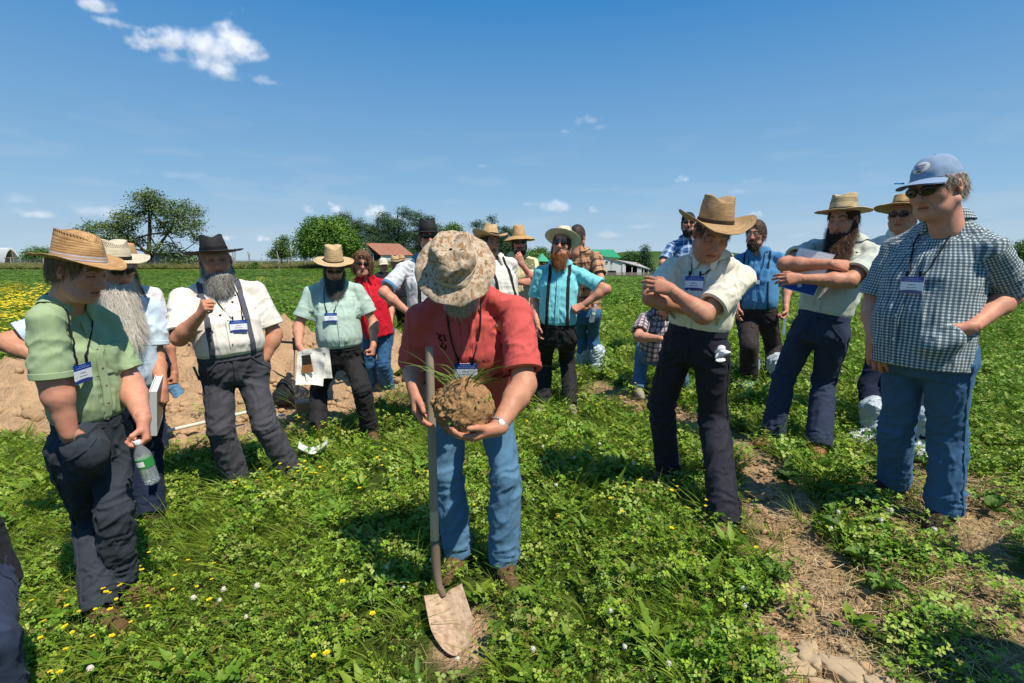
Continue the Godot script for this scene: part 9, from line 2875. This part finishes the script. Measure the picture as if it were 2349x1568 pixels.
	var sc := Soup.new(); sc.tube([Vector3(-0.32, 0.66, 0), Vector3(0.03, 0.63, 0.0)], [0.014, 0.014], 8); inst("crossbar", sc.mesh(), plain_mat(Color(0.015, 0.015, 0.016), 0.5), st)
	var sl := Soup.new(); sl.box(Vector3(0.035, 0.62, 0), Vector3(0.05, 0.15, 0.05)); inst("clamp", sl.mesh(), plain_mat(Color(0.02, 0.02, 0.021), 0.5), st)
	var wp := thing("white_pole", "long white plastic pole lying on the bare soil", "pole", Vector3(-3.06, ground_at(-3.06, -4.75) + 0.06, -4.75))
	var wpm := Soup.new(); wpm.tube([Vector3(-0.42, 0.0, 0.25), Vector3(0.36, 0.10, -0.25)], [0.017, 0.017], 10); inst("tube", wpm.mesh(), plain_mat(Color(0.66, 0.62, 0.52), 0.5), wp)
	for e in [Vector3(-0.42, 0.0, 0.25), Vector3(0.36, 0.10, -0.25)]:
		var wc := Soup.new(); wc.ball(e, Vector3(0.019, 0.019, 0.019), Basis.IDENTITY, 10, 6); inst("end_cap", wc.mesh(), plain_mat(Color(0.5, 0.48, 0.42), 0.5), wp)
	var lp := thing("white_bag", "crumpled white paper bag with a green print lying by a boot", "bag", Vector3(-1.63, ground_at(-1.63, -3.92) + 0.085, -3.92), 0.3)
	lp.rotation.x = -1.35
	inst("sheet", sheet(0.22, 0.16, 0.10, 420, 0.15), plain_mat(Color(0.72, 0.73, 0.74), 0.7), lp)
	var lg := inst("print", sheet(0.05, 0.05, 0.02, 421), plain_mat(Color(0.05, 0.30, 0.10), 0.7), lp); lg.position = Vector3(-0.05, 0.02, 0.018)
	# --- dried slabs and lumps of soil
	var slabs := [[1.02, -1.62, 0.085, 0.5], [1.13, -1.68, 0.065, 1.3], [1.20, -1.60, 0.075, 2.2], [1.07, -1.52, 0.06, 0.2], [1.27, -1.50, 0.07, 1.0], [1.16, -1.44, 0.055, 0.7]]
	for s in slabs:
		var t := thing("soil_slab", "pale dried slab of cracked soil lying on the open track", "soil", Vector3(s[0], ground_at(s[0], s[1]) - 0.008, s[1]), s[3], "pale dried soil slabs at the front of the track")
		var so := soil_plate(int(s[0] * 1000.0), s[2] * 1.25)
		inst("crust", so.mesh(), plain_mat(Color(0.42, 0.32, 0.21), 0.95), t)
	for k in 60:
		var x := r.randf_range(-6.6, -1.2); var q := r.randf_range(-6.6, -4.6)
		if k > 40: x = r.randf_range(1.0, 1.75); q = r.randf_range(-4.6, -1.4)
		if bare(x, q) < 0.6: continue
		var t := thing("soil_lump", "crumbly lump of tan soil loose on the bare ground", "soil", Vector3(x, ground_at(x, q) + 0.01, q), r.randf() * TAU, "loose lumps of soil on the bare ground")
		var ff := Field.new()
		var sz := r.randf_range(0.025, 0.075) * (0.5 if k > 40 else 1.0)
		for e in 3: ff.ell(Vector3(r.randfn(), r.randfn() * 0.4, r.randfn()) * sz * 0.5, Vector3(sz, sz * 0.7, sz * 0.8), Basis(Vector3(r.randfn(), r.randfn(), r.randfn()).normalized(), r.randf()), sz * 0.3)
		var so := ff.build(sz * 0.22); Folds.new(k, sz * 0.2, sz * 0.1).apply(so)
		inst("crumb", so.mesh(), plain_mat(Color(0.40, 0.27, 0.155) * r.randf_range(0.75, 1.1), 0.95), t)

const CLOD := Vector3(-0.186, 0.992, -1.88)
const FOLDER := Vector3(2.035, 1.480, -3.49)
const HANKY := Vector3(1.143, 1.054, -2.68)

func soil_plate(s: int, size: float) -> Soup:
	# a cracked plate of dry soil: ragged outline, level top, broken edge
	var o := Soup.new()
	var r := rng(s)
	var z := noise(s, 1.0, 3)
	var n := 22
	var rim := []
	for i in n:
		var a := TAU * i / n
		rim.append(Vector3(cos(a), 0, sin(a) * 0.7) * size * (0.78 + 0.5 * z.get_noise_2d(cos(a) * 1.4, sin(a) * 1.4) + r.randf() * 0.10))
	for ring in 7:
		for i in n:
			var f := [0.0, 0.35, 0.7, 0.93, 1.0, 1.03, 0.9][ring] as float
			var h := [0.030, 0.030, 0.029, 0.027, 0.022, 0.006, -0.03][ring] as float
			var p: Vector3 = rim[i] * f
			p.y = h + z.get_noise_2d(p.x * 26.0, p.z * 26.0) * 0.009 + absf(z.get_noise_2d(p.x * 60.0, p.z * 60.0)) * 0.006
			o.vert(p)
	for ring in 6:
		for i in n:
			var a := ring * n + i; var b := ring * n + (i + 1) % n
			o.quad(a, b, b + n, a + n)
	o.smooth()
	return o
